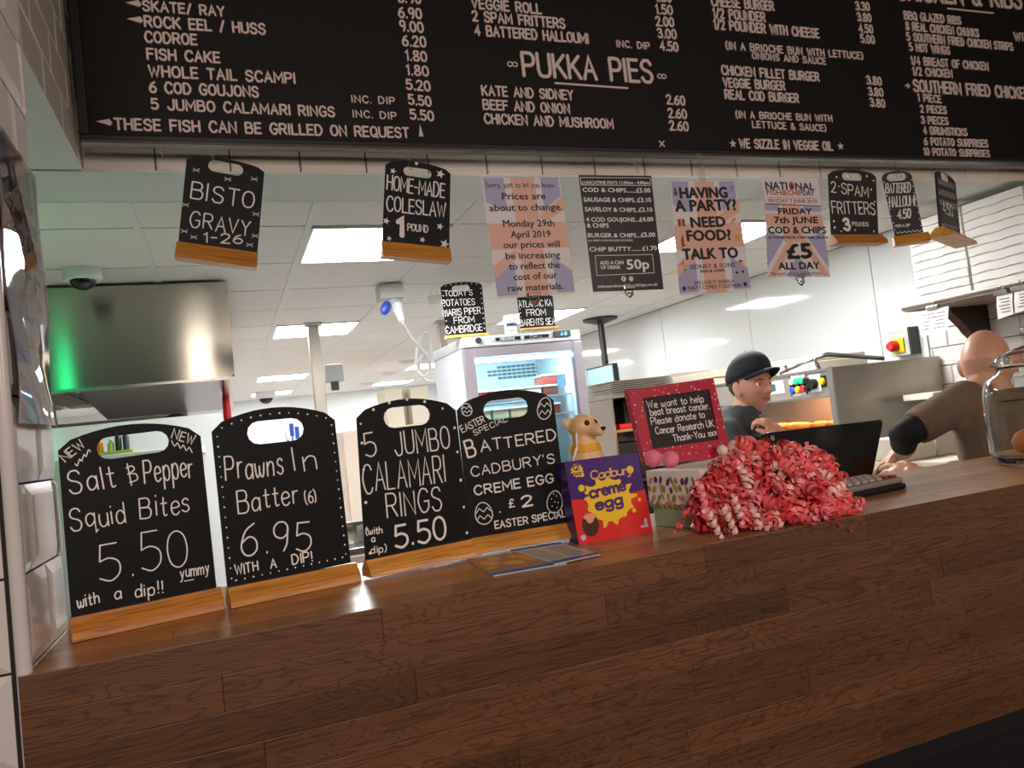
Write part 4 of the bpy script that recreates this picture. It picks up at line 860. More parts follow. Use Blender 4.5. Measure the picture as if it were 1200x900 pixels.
# green lit sign tube in the kitchen, left of the hatch (its streak shows in the hood)
t = thing('price_tube_lamp', 'green lit lamp tube on the kitchen side, seen only as a streak in the hood', 'lamp', (-.83, 2.75, 1.9))
MB().lathe([(.001, 1.5), (.035, 1.5), (.035, 2.3), (.001, 2.3)], 12, Matrix.Translation((-.83, 2.75, 0))).build('green_tube', emitter('green_light', '#18e088', 4.5), t, smooth=True)
MB().lathe([(.03, 2.3), (.03, 2.33)], 8, Matrix.Translation((-.83, 2.75, 0))).build('tube_holder', BLK, t)
# dome cameras
def dome(p, r, label):
    t = thing('dome_camera', label, 'camera', p, 'dome security cameras'); M = Matrix.Translation(p)
    MB().lathe([(r, 0), (r * 1.02, -r * .5), (r * .93, -r * .62), (r * .75, -r * .66)], 24, M).build('housing', WHITEP, t, smooth=True, fix=True)
    MB().ell((p.x, p.y, p.z - r * .62), (r * .7, r * .7, r * .6), n=18).build('smoked_dome', mat('smoked_dome', '#101012', .05, vary=0), t, smooth='all')
dome(at(102, 323, Z=2.4) + Vector((0, -.12, 0)), .073, 'white dome security camera on the ceiling beside the steel hood')
dome(at(311, 459.5, Z=2.4), .14, 'small distant dome camera on the ceiling above the prawns board')
# fire extinguisher hanging by the hood side
p = at(262, 478, Y=5.0); p.x = hx1 - .047
t = thing('fire_extinguisher', 'red fire extinguisher glimpsed at the right edge of the hood', 'extinguisher', p)
MB().lathe([(.001, -.16), (.02, -.16), (.024, -.12), (.024, .04), (.02, .08), (.01, .1)], 14, Matrix.Translation(p)).build('cylinder_body', RED, t, smooth=True)
MB().bbox(p.x - .03, p.x + .03, p.y - .01, p.y + .01, p.z + .1, p.z + .13, .003).build('handle', BLK, t)
# square steel service posts
def post(x, y, px_top, label, w=.07):
    p = Vector((x, y, 0)); t = thing('service_post', label, 'post', p, 'steel service posts')
    MB().box(x - w / 2, x + w / 2, y - w / 2, y + w / 2, 0.0, 2.395).build('post_body', STEELM, t, bevel=.004)
    MB().box(x - w * .8, x + w * .8, y - w * .8, y + w * .8, 2.38, 2.398).build('top_plate', GREYP, t)
    return t
pp = at(366, 379, Z=2.4); t = post(pp.x, pp.y, 0, 'slim grey service post rising to the ceiling behind the prawns board', .075)
b_ = MB().box(pp.x + .05, pp.x + .17, pp.y - .05, pp.y + .05, 1.98, 2.1).build('socket_box', GREYP, t, bevel=.004)
MB().box(pp.x + .08, pp.x + .13, pp.y - .06, pp.y - .02, 1.92, 1.98).build('plug', BLK, t)
t = post(1.60, 5.6, 0, 'grey service post partly behind the fridge top left edge', .06)
# blue commando socket under the ceiling with hanging white cable
c = at(459, 336, Z=2.4) ; c = Vector((.98, 4.2, 2.4))
sx0 = at(447, 331, Z=2.4); S0 = at(446, 345, Y=sx0.y); S1 = at(474, 345, Y=sx0.y); zl = at(460, 349, Y=sx0.y).z
t = thing('ceiling_socket', 'grey socket box under the ceiling with a blue flap and white plug', 'socket', ((S0.x + S1.x) / 2, sx0.y, 2.39))
MB().bbox(S0.x, S1.x, sx0.y, sx0.y + .13, zl, 2.395, .004).build('box', GREYP, t)
a = at(462, 349, Y=sx0.y + .05); b_ = at(471, 377, Y=sx0.y + .02)
MB().lathe([(.001, -.01), (.035, 0), (.038, .02), (.036, .05)], 16, Matrix.Translation((a.x, a.y, zl - .045))).build('socket_neck', GREYP, t, smooth=True)
mb = MB(); mb.tube([Vector((a.x, a.y, zl - .03)), a.lerp(b_, .35), a.lerp(b_, .6), b_], [.034, .036, .026, .016], 12); mb.build('plug', WHITEP, t, smooth=True)
fl = at(452, 361, Y=sx0.y); mb = MB(); mb.ell(fl, (.026, .010, .042), n=14, rot=Matrix.Rotation(.5, 3, 'Y')); mb.build('blue_flap', BLU, t, smooth='all')
YC = sx0.y + .02
pts = [at(*q) for q in [(471, 377, YC), (480, 393, YC + .1), (492, 407, YC + .2), (501, 420, YC + .3), (504, 433, YC + .4), (497, 441, YC + .4), (489, 434, YC + .4), (488, 412, YC + .4), (493, 394, YC + .4), (501, 389, YC + .4), (504, 400, YC + .5), (506, 425, YC + .6), (499, 414, YC + .6), (492, 422, YC + .6), (492, 436, YC + .7), (500, 446, YC + .8), (512, 447, YC + .85)]]
sp = smooth_pts([tuple(p) for p in pts], 1)
def smooth3(P, k=5):
    out = []; n = len(P)
    for i in range(n - 1):
        p0, p1, p2, p3 = P[max(i - 1, 0)], P[i], P[i + 1], P[min(i + 2, n - 1)]
        for j in range(k):
            u = j / k; out.append(.5 * (2 * p1 + (p2 - p0) * u + (2 * p0 - 5 * p1 + 4 * p2 - p3) * u * u + (3 * p1 - p0 - 3 * p2 + p3) * u ** 3))
    out.append(P[-1]); return out
tag(MB().tube(smooth3(pts), .0095, 8).build('cable', WHITEP, smooth='all'), 'white looped power cable from the ceiling socket to the fridge', 'cable')
# small ceiling things: signs, sprinkler roses
for x, y in ((505, 403),):
    pass
for i, (x, y) in enumerate(((478, 423), (456, 437), (430, 449), (428, 461))):
    p = at(x, y, Z=2.4); o = MB().lathe([(.001, -.03), (.05, -.028), (.11, -.006), (.12, 0)], 18, Matrix.Translation(p)).build('ceiling_vent', GREYP, smooth=True)
    tag(o, ['round grey ceiling vent, nearest of the row left of the fridge', 'round grey ceiling vent, second of the row left of the fridge', 'round grey ceiling vent, third of the row above the calamari board', 'round grey ceiling vent, farthest of the row above the calamari board'][i], 'vent', 'round vents in the kitchen ceiling')
tt = thing('ceiling_notice', 'small white notice hanging from the ceiling beside the potatoes board', 'sign', at(510, 350, Y=4.4)); ntp = Plane(hframe((503, 357), (517, 355), 4.4))
MB().add([ntp.M @ Vector(v) for v in [(0, 0, 0), (.085, 0, 0), (.085, 0, .055), (0, 0, .055), (0, .004, 0), (.085, .004, 0), (.085, .004, .055), (0, .004, .055)]], [(0, 1, 2, 3), (4, 7, 6, 5), (0, 4, 5, 1), (2, 6, 7, 3), (0, 3, 7, 4), (1, 5, 6, 2)]).build('sheet', PAPER, tt)
MB().add([ntp.M @ Vector(v) for v in [(.02, 0, .055), (.023, 0, .055), (.023, 0, .16), (.02, 0, .16), (.06, 0, .055), (.063, 0, .055), (.063, 0, .16), (.06, 0, .16)]], [(0, 1, 2, 3), (4, 5, 6, 7)]).build('hanger', CHROME, tt, kind='stuff')
# tall cream cupboard deep in the kitchen (seen between the boards and left of the fridge)
t = thing('tall_cupboard', 'pinkish cream tall cupboard side deep in the kitchen, seen left of the calamari board', 'cupboard', (1.2, 8.2, 0))
MB().box(1.0, 1.9, 7.2, 9.4, 0, 1.66).build('body', mat('cream_laminate', '#cdbcae', .5, vary=.03), t, bevel=.01)
MB().box(.985, 1.0, 7.24, 8.28, .1, 1.6).build('door', mat('cream_laminate', '#cdbcae', .5), t, bevel=.004)
MB().box(.985, 1.0, 8.32, 9.36, .1, 1.6).build('door', mat('cream_laminate', '#cdbcae', .5), t, bevel=.004)
for i, (x0, x1, y0, y1, lab) in enumerate(((1.45, 1.62, 7.3, 7.7, 'cream carton on the tall cupboard, left of the fridge, nearer one'), (1.68, 1.86, 7.3, 7.7, 'cream carton on the tall cupboard, left of the fridge, tucked against it'))):
    o = MB().bbox(x0 + .02 * i, x1 + .02 * i, y0, y1, 1.66, 2.02, .004).build('carton', CREAMC); tag(o, lab, 'box', 'cartons on the tall cupboard')
# steel worktop with pans
t = thing('steel_worktop', 'steel kitchen worktop glimpsed between the prawns and calamari boards', 'worktop', (.5, 4.6, 0))
MB().bbox(.15, 1.1, 4.3, 5.1, .93, .97, .004).build('worktop_slab', STEEL, t)
for x in (.2, 1.05):
    for y in (4.36, 5.04): MB().box(x - .02, x + .02, y - .02, y + .02, 0, .93).build('leg', STEEL, t)
MB().bbox(.17, 1.08, 4.34, 5.06, .45, .48, .003).build('lower_shelf', STEEL, t)
MB().box(.22, 1.03, 4.31, 4.325, .5, .92).build('front_panel', STEELM, t)
for i, (x, y, r_, h_, lab) in enumerate(((.62, 4.62, .12, .1, 'round steel pan on the worktop, seen left of the calamari board'), (.85, 4.75, .1, .14, 'taller steel pan behind the calamari board on the worktop'))):
    o = MB().lathe([(.001, 0), (r_ * .95, 0), (r_, .01), (r_, h_), (r_ + .01, h_ + .004), (r_ - .004, h_), (r_ - .006, .01), (.001, .008)], 24, Matrix.Translation((x, y, .97)), cap=False).build('steel_pan', STEEL, smooth=True); tag(o, lab, 'pan', 'steel pans')

# ------------------------------------------------------------------ display fridge
FY = 3.8; fx0 = at(543, 407, Y=FY).x; fx1 = at(681, 396, Y=FY).x; fz = at(543, 395, Y=FY).z
fr = thing('display_fridge', 'upright white display fridge with lit interior and glass door behind the calamari boards', 'fridge', ((fx0 + fx1) / 2, FY, 0))
FW = mat('fridge_white', '#e9edf2', .35, vary=.01); FI = mat('fridge_inner', '#d5ecf5', .4, vary=.01); FA = mat('fridge_door_alu', '#a5a0a8', .35, .6, vary=.03)
cb = MB(); y1 = FY + .62
cb.box(fx0, fx0 + .04, FY + .05, y1, .05, fz - .06); cb.build('side_panel', FW, fr)
MB().box(fx1 - .04, fx1, FY + .05, y1, .05, fz - .06).build('side_panel', FW, fr)
MB().box(fx0 + .04, fx1 - .04, y1 - .04, y1, .05, fz - .06).build('back_panel', FI, fr)
MB().box(fx0 + .04, fx1 - .04, FY + .05, y1 - .04, 0, .3).build('base', FW, fr)
MB().box(fx0 + .04, fx1 - .04, FY + .05, y1 - .04, fz - .10, fz - .06).build('inner_top', FI, fr)
MB().box(fx0 + .001 + .04, fx0 + .046, FY + .06, y1 - .04, .3, fz - .10).build('inner_liner', FI, fr)
MB().box(fx1 - .046, fx1 - .041, FY + .06, y1 - .04, .3, fz - .10).build('inner_liner', FI, fr)
MB().bbox(fx0, fx1, FY + .005, y1, fz - .058, fz, .006).build('header', mat('fridge_header_grey', '#c4c7c8', .4, vary=.03), fr)
FP = Plane(Matrix.Translation((0, FY, 0)))
def fpanel(x0, y0, x1, y1_, m, name, par=fr, d=.004, Y=FY):
    a = at(x0, y1_, Y=Y); b = at(x1, y0, Y=Y); return MB().bbox(a.x, b.x, Y - d, Y + .006, min(a.z, b.z), max(a.z, b.z), .001).build(name, m, par)
hd = fpanel(581, 391.5, 643, 399, mat('header_label_black', '#17171a', .3), 'header_label')
mb = MB(); hp = Plane(Matrix.Translation((0, FY - .0042, 0))); write(mb, hp, 'Blizzard', (586, 399.5), (603, 398), 4.5, .2, 1.6, True, y0=-.001); write(mb, hp, 'CHILL', (621, 396.5), (636, 395.5), 3.2, .14, 2, True, y0=-.001)
disc(mb, hp.px(612, 395.7), .012, -.001, 10); MB().add([hp.M @ v for v in mb.v], mb.f).build('label_lettering', mat('label_ink', '#b9c4cc', .5), hd)
dd = fpanel(649, 387, 668, 395, DGREY, 'display')
mb = MB(); write(mb, hp, '4', (657, 393.5), (660, 393.3), 4, .16, 2, True, y0=-.001); write(mb, hp, '0', (661.5, 393), (664.5, 392.8), 4, .16, 2, True, y0=-.001); MB().add([hp.M @ v for v in mb.v], mb.f).build('blue_digits', emitter('blue_digits', '#4aa0ff', 6), dd)
p = at(560.5, 399, Y=FY); MB().lathe([(.001, -.012), (.015, -.012), (.017, 0)], 12, Matrix.Translation(p) @ Matrix.Rotation(-PI / 2, 4, 'X')).build('lock', mat('lock_dark', '#27302f', .4), fr)
dr = MB(); dz0, dz1 = .14, fz - .063
door = MB().box(fx0, fx0 + .055, FY, FY + .045, dz0, dz1).box(fx1 - .055, fx1, FY, FY + .045, dz0, dz1).box(fx0 + .055, fx1 - .055, FY, FY + .045, dz1 - .05, dz1).box(fx0 + .055, fx1 - .055, FY, FY + .045, dz0, dz0 + .06).build('door_frame', FA, fr, bevel=.003)
MB().box(fx0 + .055, fx1 - .055, FY + .02, FY + .024, dz0 + .06, dz1 - .05).build('glass_pane', TGLASS, door)
MB().bbox(fx1 - .045, fx1 - .02, FY - .03, FY, 1.2, 1.55, .004).build('handle', FA, door)
MB().box(fx0 + .05, fx1 - .05, FY + .055, FY + .085, dz1 - .075, dz1 - .058).build('light_strip', emitter('fridge_light', '#cdeeff', 9), fr)
l = area_light('fridge_interior_light', ((fx0 + fx1) / 2, FY + .1, dz1 - .08), .5, 4.5, (.75, .93, 1.0), (math.radians(25), 0, 0), .05)
FYM = FY + .3
sh = [at(600, 463, Y=FYM).z - .005, at(600, 479.5, Y=FYM).z, at(655, 530, Y=FYM).z]
sh = [1.69, 1.585, 1.30, .95]
for z_ in sh:
    s_ = MB(); s_.box(fx0 + .05, fx1 - .05, FY + .1, FY + .108, z_ - .008, z_).box(fx0 + .05, fx1 - .05, y1 - .06, y1 - .052, z_ - .008, z_)
    for k in range(20): x = fx0 + .055 + k * (fx1 - fx0 - .11) / 19; s_.box(x - .0015, x + .0015, FY + .1, y1 - .055, z_ - .005, z_ - .001)
    s_.build('wire_shelf', WHITEP, fr, kind='stuff')
# vent grille at the back
gp = MB(); gc = at(606, 435, Y=y1 - .05); gr = MB()
for r_ in range(4):
    for k in range(12):
        if r_ in (0, 3) and (k < 2 or k > 9): continue
        gr.box(gc.x - .19 + k * .032, gc.x - .164 + k * .032, y1 - .0465, y1 - .0405, gc.z - .04 + r_ * .022, gc.z - .026 + r_ * .022)
gr.build('vent_slots', mat('vent_dark', '#5d7580', .6), fr, kind='stuff')
TUBC = [('#c8303a', 'red'), ('#d9c9a0', 'beige'), ('#d8dfd0', 'pale'), ('#cfd3bb', 'cream'), ('#6b3a34', 'brown'), ('#8d3f38', 'rust')]
def tub(x, z_, colr, nm, lab, y=FY + .16, w=.1, h=.06):
    t = thing('food_tub', lab, 'tub', (x, y + .06, z_), 'food tubs in the fridge')
    MB().bbox(x - w * .46, x + w * .46, y, y + .13, z_, z_ + h * .8, .006).build('tub_body', mat('sauce_' + nm, colr, .3, vary=.1), t)
    MB().bbox(x - w * .5, x + w * .5, y - .005, y + .135, z_ + h * .8, z_ + h, .004).build('lid', mat('clear_lid', '#e4eef2', .15, vary=.02), t)
xs = [fx0 + .12 + .105 * k for k in range(6)]
for k, (c_, nm) in enumerate([TUBC[0], TUBC[1], TUBC[2], TUBC[3], TUBC[4], TUBC[5]]):
    if k < 5: tub(xs[k], sh[0], c_, nm, nm + ' lidded food tub on the upper fridge shelf, ' + ['leftmost', 'second from left', 'middle one', 'second from right', 'rightmost'][k])
tub(xs[4] - .0, sh[0] + .06, TUBC[5][0], TUBC[5][1], 'dark red lidded tub stacked on the brown tub in the fridge')
for k, ci in enumerate((2, 3, 1, 2, 5)):
    tub(xs[k], sh[1], TUBC[ci][0], TUBC[ci][1], ['pale', 'cream', 'beige', 'pale', 'rust'][k] + ' lidded food tub on the second fridge shelf, ' + ['leftmost', 'second from left', 'middle one', 'second from right', 'rightmost'][k])
for k in range(5):
    for j in range(2):
        x = xs[0] + .02 + k * .085 + .075 if False else fx0 + .1 + k * .078 + .09; z_ = sh[2] + j * .122; y = FY + .16
        t = thing('drink_can', 'green drink can in the fridge, %s row, %s' % (('lower', 'upper')[j], ['leftmost', 'second from left', 'middle one', 'second from right', 'rightmost'][k]), 'can', (x, y, z_), 'green drink cans in the fridge')
        MB().lathe([(.001, 0), (.026, 0), (.033, .008), (.033, .105), (.027, .118), (.001, .118)], 16, Matrix.Translation((x, y, z_))).build('can_body', mat('green_can', '#1fa04a', .3, .3, vary=.25, scale=60), t, smooth=True)
        MB().lathe([(.034, .045), (.034, .08)], 16, Matrix.Translation((x, y, z_)), cap=False).build('can_band', mat('can_band_white', '#dfe9dc', .4, vary=.3, scale=120), t, smooth=True)
for k in range(4):
    x = fx0 + .13 + k * .14; t = tag(MB().bbox(x - .055, x + .055, FY + .14, FY + .3, sh[3], sh[3] + .16, .008).build('carton', mat('blue_carton', '#8fb2c9', .5, vary=.1)), 'pale blue carton low in the fridge, ' + ['leftmost', 'second from left', 'second from right', 'rightmost'][k], 'box', 'cartons low in the fridge')
st = fpanel(653.5, 438, 662, 452, mat('fridge_sticker', '#5f93c0', .5, vary=.4, scale=90), 'sticker', Y=FY + .019)
# on the fridge top
def d6(w, pl, Q):
    for i, a in enumerate([("TODAY'S", (521, 347.5), (554, 346), 7, .11), ('POTATOES', (518, 359), (557, 357.5), 8, .1), ('MARIS PIPER', (519.5, 371), (564, 367.5), 8, .1), ('FROM', (532, 379.5), (556.5, 378), 8, .1), ('CAMBRIDGE', (522.5, 391.5), (566, 387.5), 8.5, .1)]): write(w, pl, a[0], a[1], a[2], a[3], a[4], 1.8, seed=i + 60, jit=.05)
    dots(w, Q, [(.04, k / 10) for k in range(1, 10)] + [(.96, k / 10) for k in range(1, 10)] + [(k / 8, .97 + .05 * (1 - (2 * k / 8 - 1) ** 2)) for k in range(1, 8)], .0035)
fa = at(522, 397, Y=FY + .03); M = frame(Vector((fa.x, FY + .05, fz)), (1, 0, 0), 0)
chalkboard('chalkboard', 'black dotted chalkboard about potatoes standing on the fridge top, left of the white tub', M, [(523, 394), (570, 390.5), (564.5, 332), (516, 335)], ((533, 338.5), (547, 337)), 3.6, .05, [(522, 393.5), (571, 390)], .016, d6, 'black chalkboards on the fridge top', fmat=PINE_PALE, fd=.03, fb=.03)
def d7(w, pl, Q):
    for i, a in enumerate([('ATLANTIC KA', (608, 360.5), (647, 358.5), 8, .1), ('FROM', (617, 370.5), (640, 369.5), 8, .1), ('BARENTS SEA', (609.5, 382.5), (651, 380), 8, .1)]): write(w, pl, a[0], a[1], a[2], a[3], a[4], 1.8, seed=i + 70, jit=.05)
    dots(w, Q, [(.04, k / 8) for k in range(1, 8)], .0035)
chalkboard('chalkboard', 'black chalkboard about the Barents Sea on the fridge top, right of the white tub', M, [(610, 386), (651.5, 383), (647.5, 346), (606, 348)], ((619, 352), (634, 351)), 0, .05, [(610, 385), (652.5, 382)], .012, d7, 'black chalkboards on the fridge top', fmat=PINE_PALE, fd=.03, fb=.03)
p = Vector((at(599, 389, Y=FY + .06).x, FY + .06, fz)); r_ = .035
t = thing('plastic_tub', 'white plastic tub with a blue printed label on the fridge top', 'tub', p)
MB().lathe([(.001, 0), (r_, 0), (r_, .085), (r_ * .97, .088)], 24, Matrix.Translation(p)).build('tub_body', WHITEP, t, smooth=True)
MB().lathe([(r_ * 1.03, .088), (r_ * 1.03, .106), (r_ * .9, .11), (.001, .11)], 24, Matrix.Translation(p)).build('lid', WHITEP, t, smooth=True)
lb = MB()
for zz, hh in ((.045, .018), (.02, .003)):
    n = 10; lb.add([(p.x + (r_ + .0006) * math.sin(a), p.y - (r_ + .0006) * math.cos(a), p.z + z_) for z_ in (zz, zz + hh) for a in [-1 + 2 * k / n for k in range(n + 1)]], [(k, k + 1, n + 2 + k, n + 1 + k) for k in range(n)])
lb.build('blue_label', mat('navy_label', '#27406e', .4), t, kind='stuff')

# ------------------------------------------------------------------ television on a ceiling pole
TX = 3.1; c0 = at(688, 435.5, X=TX); c1 = at(717, 426.6, X=TX); c3 = at(689.5, 473, X=TX); c2 = at(719, 465.8, X=TX)
tv = thing('wall_monitor', 'flat screen hanging from a black ceiling pole right of the fridge', 'television', (TX, 5.98, 2.4))
z0, z1 = (c2.z + c3.z) / 2, (c0.z + c1.z) / 2
MB().bbox(TX, TX + .05, c1.y - .015, c0.y + .015, z0 - .015, z1 + .015, .005).build('casing', BLK, tv)
MB().box(TX - .002, TX, c1.y, c0.y, z0, z1).build('screen', mat('reflecting_screen', '#6f8f98', .12, vary=.05, emit='#9fc3cd', estr=.45), tv)  # reflected ceiling brightness put into the pane colour and a faint glow
pt = at(703, 373, Z=2.4); pb = at(722, 446, Y=pt.y)
MB().lathe([(.16, 0), (.15, -.02), (.06, -.045), (.05, -.05)], 24, Matrix.Translation((pt.x, pt.y, 2.398))).build('ceiling_plate', BLKM, tv, smooth=True)
MB().tube([(pt.x, pt.y, 2.36), (pt.x, pt.y, pb.z - .03)], .028, 12).build('pole', BLKM, tv, smooth=True)
MB().tube([(pt.x, pt.y, 1.95), (pt.x, pt.y, pb.z - .1)], .045, 12).build('lower_sleeve', BLKM, tv, smooth=True)
MB().bbox(TX + .05, pt.x, pt.y - .05, pt.y + .05, 1.76, 1.86, .004).build('bracket', BLKM, tv)

# steel shelving unit with things right of the fridge
sy = 4.6; a0 = at(716, 470, Y=sy); a1 = at(768, 470, Y=sy)
su = thing('steel_shelf_unit', 'steel shelf unit with open shelves right of the fridge', 'shelf', (a0.x + .1, sy, 0))
ztop = at(740, 465, Y=sy).z; x0, x1 = a0.x, min(a0.x + .62, 2.83)
for nm, b_ in (('side_panel', (x0, x0 + .015, sy, sy + .5, 0, ztop)), ('side_panel', (x1 - .015, x1, sy, sy + .5, 0, ztop)), ('back_panel', (x0 + .015, x1 - .015, sy + .485, sy + .5, .1, ztop)), ('top_panel', (x0 - .01, x1 + .01, sy - .01, sy + .51, ztop, ztop + .025))): MB().box(*b_).build(nm, STEEL, su, bevel=.002)
zs = at(738, 502, Y=sy).z
for z_ in (zs, zs - .35, .12): MB().box(x0 + .015, x1 - .015, sy + .01, sy + .485, z_ - .02, z_).build('shelf_board', STEEL, su)
tag(MB().bbox(x0 + .06, x0 + .24, sy + .03, sy + .15, zs + .001, zs + .035, .006).build('red_tray', RED), 'small red tray on the steel shelf right of the fridge', 'tray')
tag(MB().bbox(x0 + .2, x1 - .04, sy + .2, sy + .45, zs + .001, min(zs + .26, ztop - .02), .01).build('black_appliance', BLKM), 'black appliance box at the back of the steel shelf', 'appliance')
tag(MB().bbox(x0 + .05, x1 - .05, sy + .1, sy + .42, zs - .35, zs - .1, .01).build('black_crate', BLKM), 'black crate on the lower steel shelf', 'crate')
mb = MB()
for k in range(7): mb.bbox(x0 + .02 + .004 * (k % 3), x0 + .5, sy + .02, sy + .4, ztop + .026 + k * .014, ztop + .037 + k * .014, .003)
tag(mb.build('tray_pile', STEEL, kind='stuff'), 'pile of thin steel trays on top of the steel shelf unit', 'trays')
# white noticeboard / small lit cabinet behind
wy = 5.2; p0 = at(692, 478, Y=wy); p1 = at(716, 530, Y=wy)
t = thing('white_cabinet', 'white cabinet with a paper notice beside the steel shelf unit', 'cabinet', (p0.x, wy, 0))
MB().bbox(p0.x - .05, p1.x + .05, wy, wy + .4, 0, at(700, 477, Y=wy).z, .006).build('body', FW, t)
q0 = at(698, 482, Y=wy); q1 = at(709, 494, Y=wy)
nt_ = MB().box(q0.x, q1.x, wy - .004, wy, q1.z, q0.z).build('notice_sheet', PAPER, t)
MB().box(q0.x + .015, q1.x - .015, wy - .005, wy - .004, (q1.z + q0.z) / 2, q0.z - .015).build('notice_print', INKG, nt_)
d0 = at(696, 504, Y=wy); MB().box(d0.x, p1.x + .02, wy - .006, wy, d0.z - .5, d0.z).build('door_panel', mat('cream_laminate', '#cdbcae', .5), t)

# ------------------------------------------------------------------ frying range with heated display along the right wall
RX = 2.85; RY0, RY1 = 3.0, 5.4; RZ = 1.655
rg = thing('frying_range', 'brushed steel frying range with a glowing heated display and coloured buttons by the white wall', 'range', (3.2, RY0, 0))
RS = mat('range_end_steel', '#9c968a', .36, .95, vary=.05, scale=4, stretch=(1, 1, 30), bump=.04)
MB().bbox(RX, 3.585, RY0, RY0 + .02, .1, RZ, .003).build('end_panel', RS, rg)
MB().bbox(RX, 3.585, RY0 + .02, RY1, RZ - .02, RZ, .003).build('top_panel', RS, rg)
MB().bbox(RX - .012, RX, RY0 - .004, RY0 + .03, .1, RZ + .003, .003).build('corner_trim', STEEL, rg)
MB().box(RX, RX + .02, RY0 + .03, RY1, 1.515, RZ - .02).build('control_panel', STEELM, rg)
MB().box(RX - .008, RX + .02, RY0 + .03, RY1, 1.505, 1.515).build('panel_lip', STEEL, rg)
MB().box(RX - .008, RX + .02, RY0 + .03, RY1, 1.64, 1.652).build('top_lip', STEEL, rg)
MB().box(RX, RX + .02, RY0 + .03, RY1, .1, 1.17).build('lower_panel', RS, rg)
MB().box(RX + .02, 3.58, RY0 + .03, RY1, 1.16, 1.18).build('display_floor', STEEL, rg)
MB().box(3.45, 3.47, RY0 + .03, RY1, 1.18, 1.63).build('display_back', STEELM, rg)
MB().box(RX + .02, 3.45, RY0 + .03, RY0 + .05, 1.18, 1.63).build('display_side', STEELM, rg)
for y in (4.15, 5.38): MB().box(RX, RX + .04, y, y + .02, 1.17, 1.515).build('upright', STEEL, rg)
MB().box(RX + .25, RX + .3, RY0 + .1, 4.1, 1.55, 1.57).build('heat_lamp', emitter('heat_lamp_tube', '#ff9040', 12), rg)
area_light('range_heat_light', (RX + .28, 3.6, 1.53), 1.0, 9, (1.0, .6, .32), (0, 0, PI / 2), .08)
MB().box(RX + .1, 3.4, RY0 + .1, 4.1, 1.32, 1.33).build('wire_rack', STEEL, rg)
FRY = mat('fried_batter', '#c9772e', .6, vary=.35, scale=60, bump=.6)
rr = random.Random(5)
for k in range(9):
    y = RY0 + .14 + k * .11; x = RX + .17 + rr.uniform(0, .05); m = MB(); m.ell((x, y, 1.33 + .024), (.085, .038, .024), n=12, rot=Matrix.Rotation(rr.uniform(-.3, .3), 3, 'Z'))
    tag(m.build('battered_fish', FRY, smooth='all'), 'piece of battered fish in the glowing heated display, ' + ['nearest', 'second', 'third', 'fourth', 'fifth', 'sixth', 'seventh', 'eighth', 'farthest'][k] + ' from the end panel', 'fish', 'battered fish in the heated display')
# controls: placed on the -X face
def ctrl(x, y, r_, m, name, depth=.02, square=False, lab=None):
    p = at(x, y, X=RX)
    if square: o = MB().bbox(RX - depth, RX, p.y - r_, p.y + r_, p.z - r_, p.z + r_, .002).build(name, m, rg, label=lab)
    else: o = MB().lathe([(r_, 0), (r_, depth * .7), (r_ * .8, depth), (.001, depth)], 14, Matrix.Translation(p) @ Matrix.Rotation(-PI / 2, 4, 'Y')).build(name, m, rg, smooth=True, label=lab)
    return p
GL = mat('green_button', '#18b57b', .4, vary=0, emit='#18b57b', estr=.35)
for x, y, m, l in ((929.5, 447.5, WHITEP, 'white button'), (934.6, 446.5, GL, 'green button'), (940.6, 446, GL, 'green button'), (930.5, 457.5, BLU, 'blue button'), (936.4, 456.5, mat('orange_button', '#e9a21c', .4), 'orange button'), (942.5, 455.5, RED, 'red button'), (964.5, 447, YEL, 'yellow button')):
    p = at(x, y, X=RX); MB().bbox(RX - .004, RX, p.y - .024, p.y + .024, p.z - .03, p.z + .03, .001).build('button_plate', BLK, rg)
    ctrl(x, y, .019, m, 'button', .018, lab=l)
for x, y in ((929.5, 441.5), (935, 441), (941, 440.4), (932, 462.5), (937.5, 462), (943, 461)):
    p = at(x, y, X=RX); MB().box(RX - .005, RX, p.y - .016, p.y + .016, p.z - .008, p.z + .008).build('button_label', WHITEP, rg)
ctrl(948, 445.5, .016, BLK, 'knob', .03); ctrl(949.5, 455, .016, BLK, 'knob', .03)
p = at(956, 449, X=RX); MB().bbox(RX - .006, RX, p.y - .04, p.y + .04, p.z - .045, p.z + .045, .002).build('switch_plate', WHITEP, rg); ctrl(955.5, 449.5, .028, BLK, 'rotary_switch', .035)
p = at(910.5, 454, X=RX); q = at(903, 457, X=RX); MB().bbox(RX - .005, RX, p.y - .06, q.y + .04, p.z - .035, p.z + .035, .002).build('readout_plate', WHITEP, rg); MB().box(RX - .007, RX - .005, q.y - .05, q.y + .02, p.z - .02, p.z + .02).build('readout', mat('teal_readout', '#1d5e68', .3), rg)
# hinged wire on the range top, switch, cartons
mb = MB(); a = at(953, 419, X=2.95); mb.tube([(2.95, 3.2, RZ + .004), (2.95, 3.22, RZ + .06), (3.0, 3.18, RZ + .075), (3.3, 3.1, RZ + .02)], .012, 8); mb.tube([(2.95, 3.22, RZ + .06), (2.95, 3.5, RZ + .012)], .009, 8)
tag(mb.build('lid_arm', STEELD, smooth='all'), 'grey metal lid arm lying on top of the frying range', 'arm')
mb = MB().tube([(3.4, 3.02, RZ + .008), (3.4, 5.0, RZ + .008)], .008, 6)
SX = 3.53; s0 = at(1040, 387, X=SX); s1 = at(1063, 418, X=SX)
t = thing('isolator_switch', 'grey wall isolator box with a red rotary knob on a yellow plate', 'switch', (SX, s0.y, s0.z))
e0 = at(1041, 400, X=SX); e1 = at(1065, 400, X=SX); zt = at(1052, 387, X=SX).z; zb2 = at(1050, 418, X=SX).z
MB().bbox(SX, 3.597, e1.y, e0.y, zb2, zt, .004).build('box', GREYP, t)
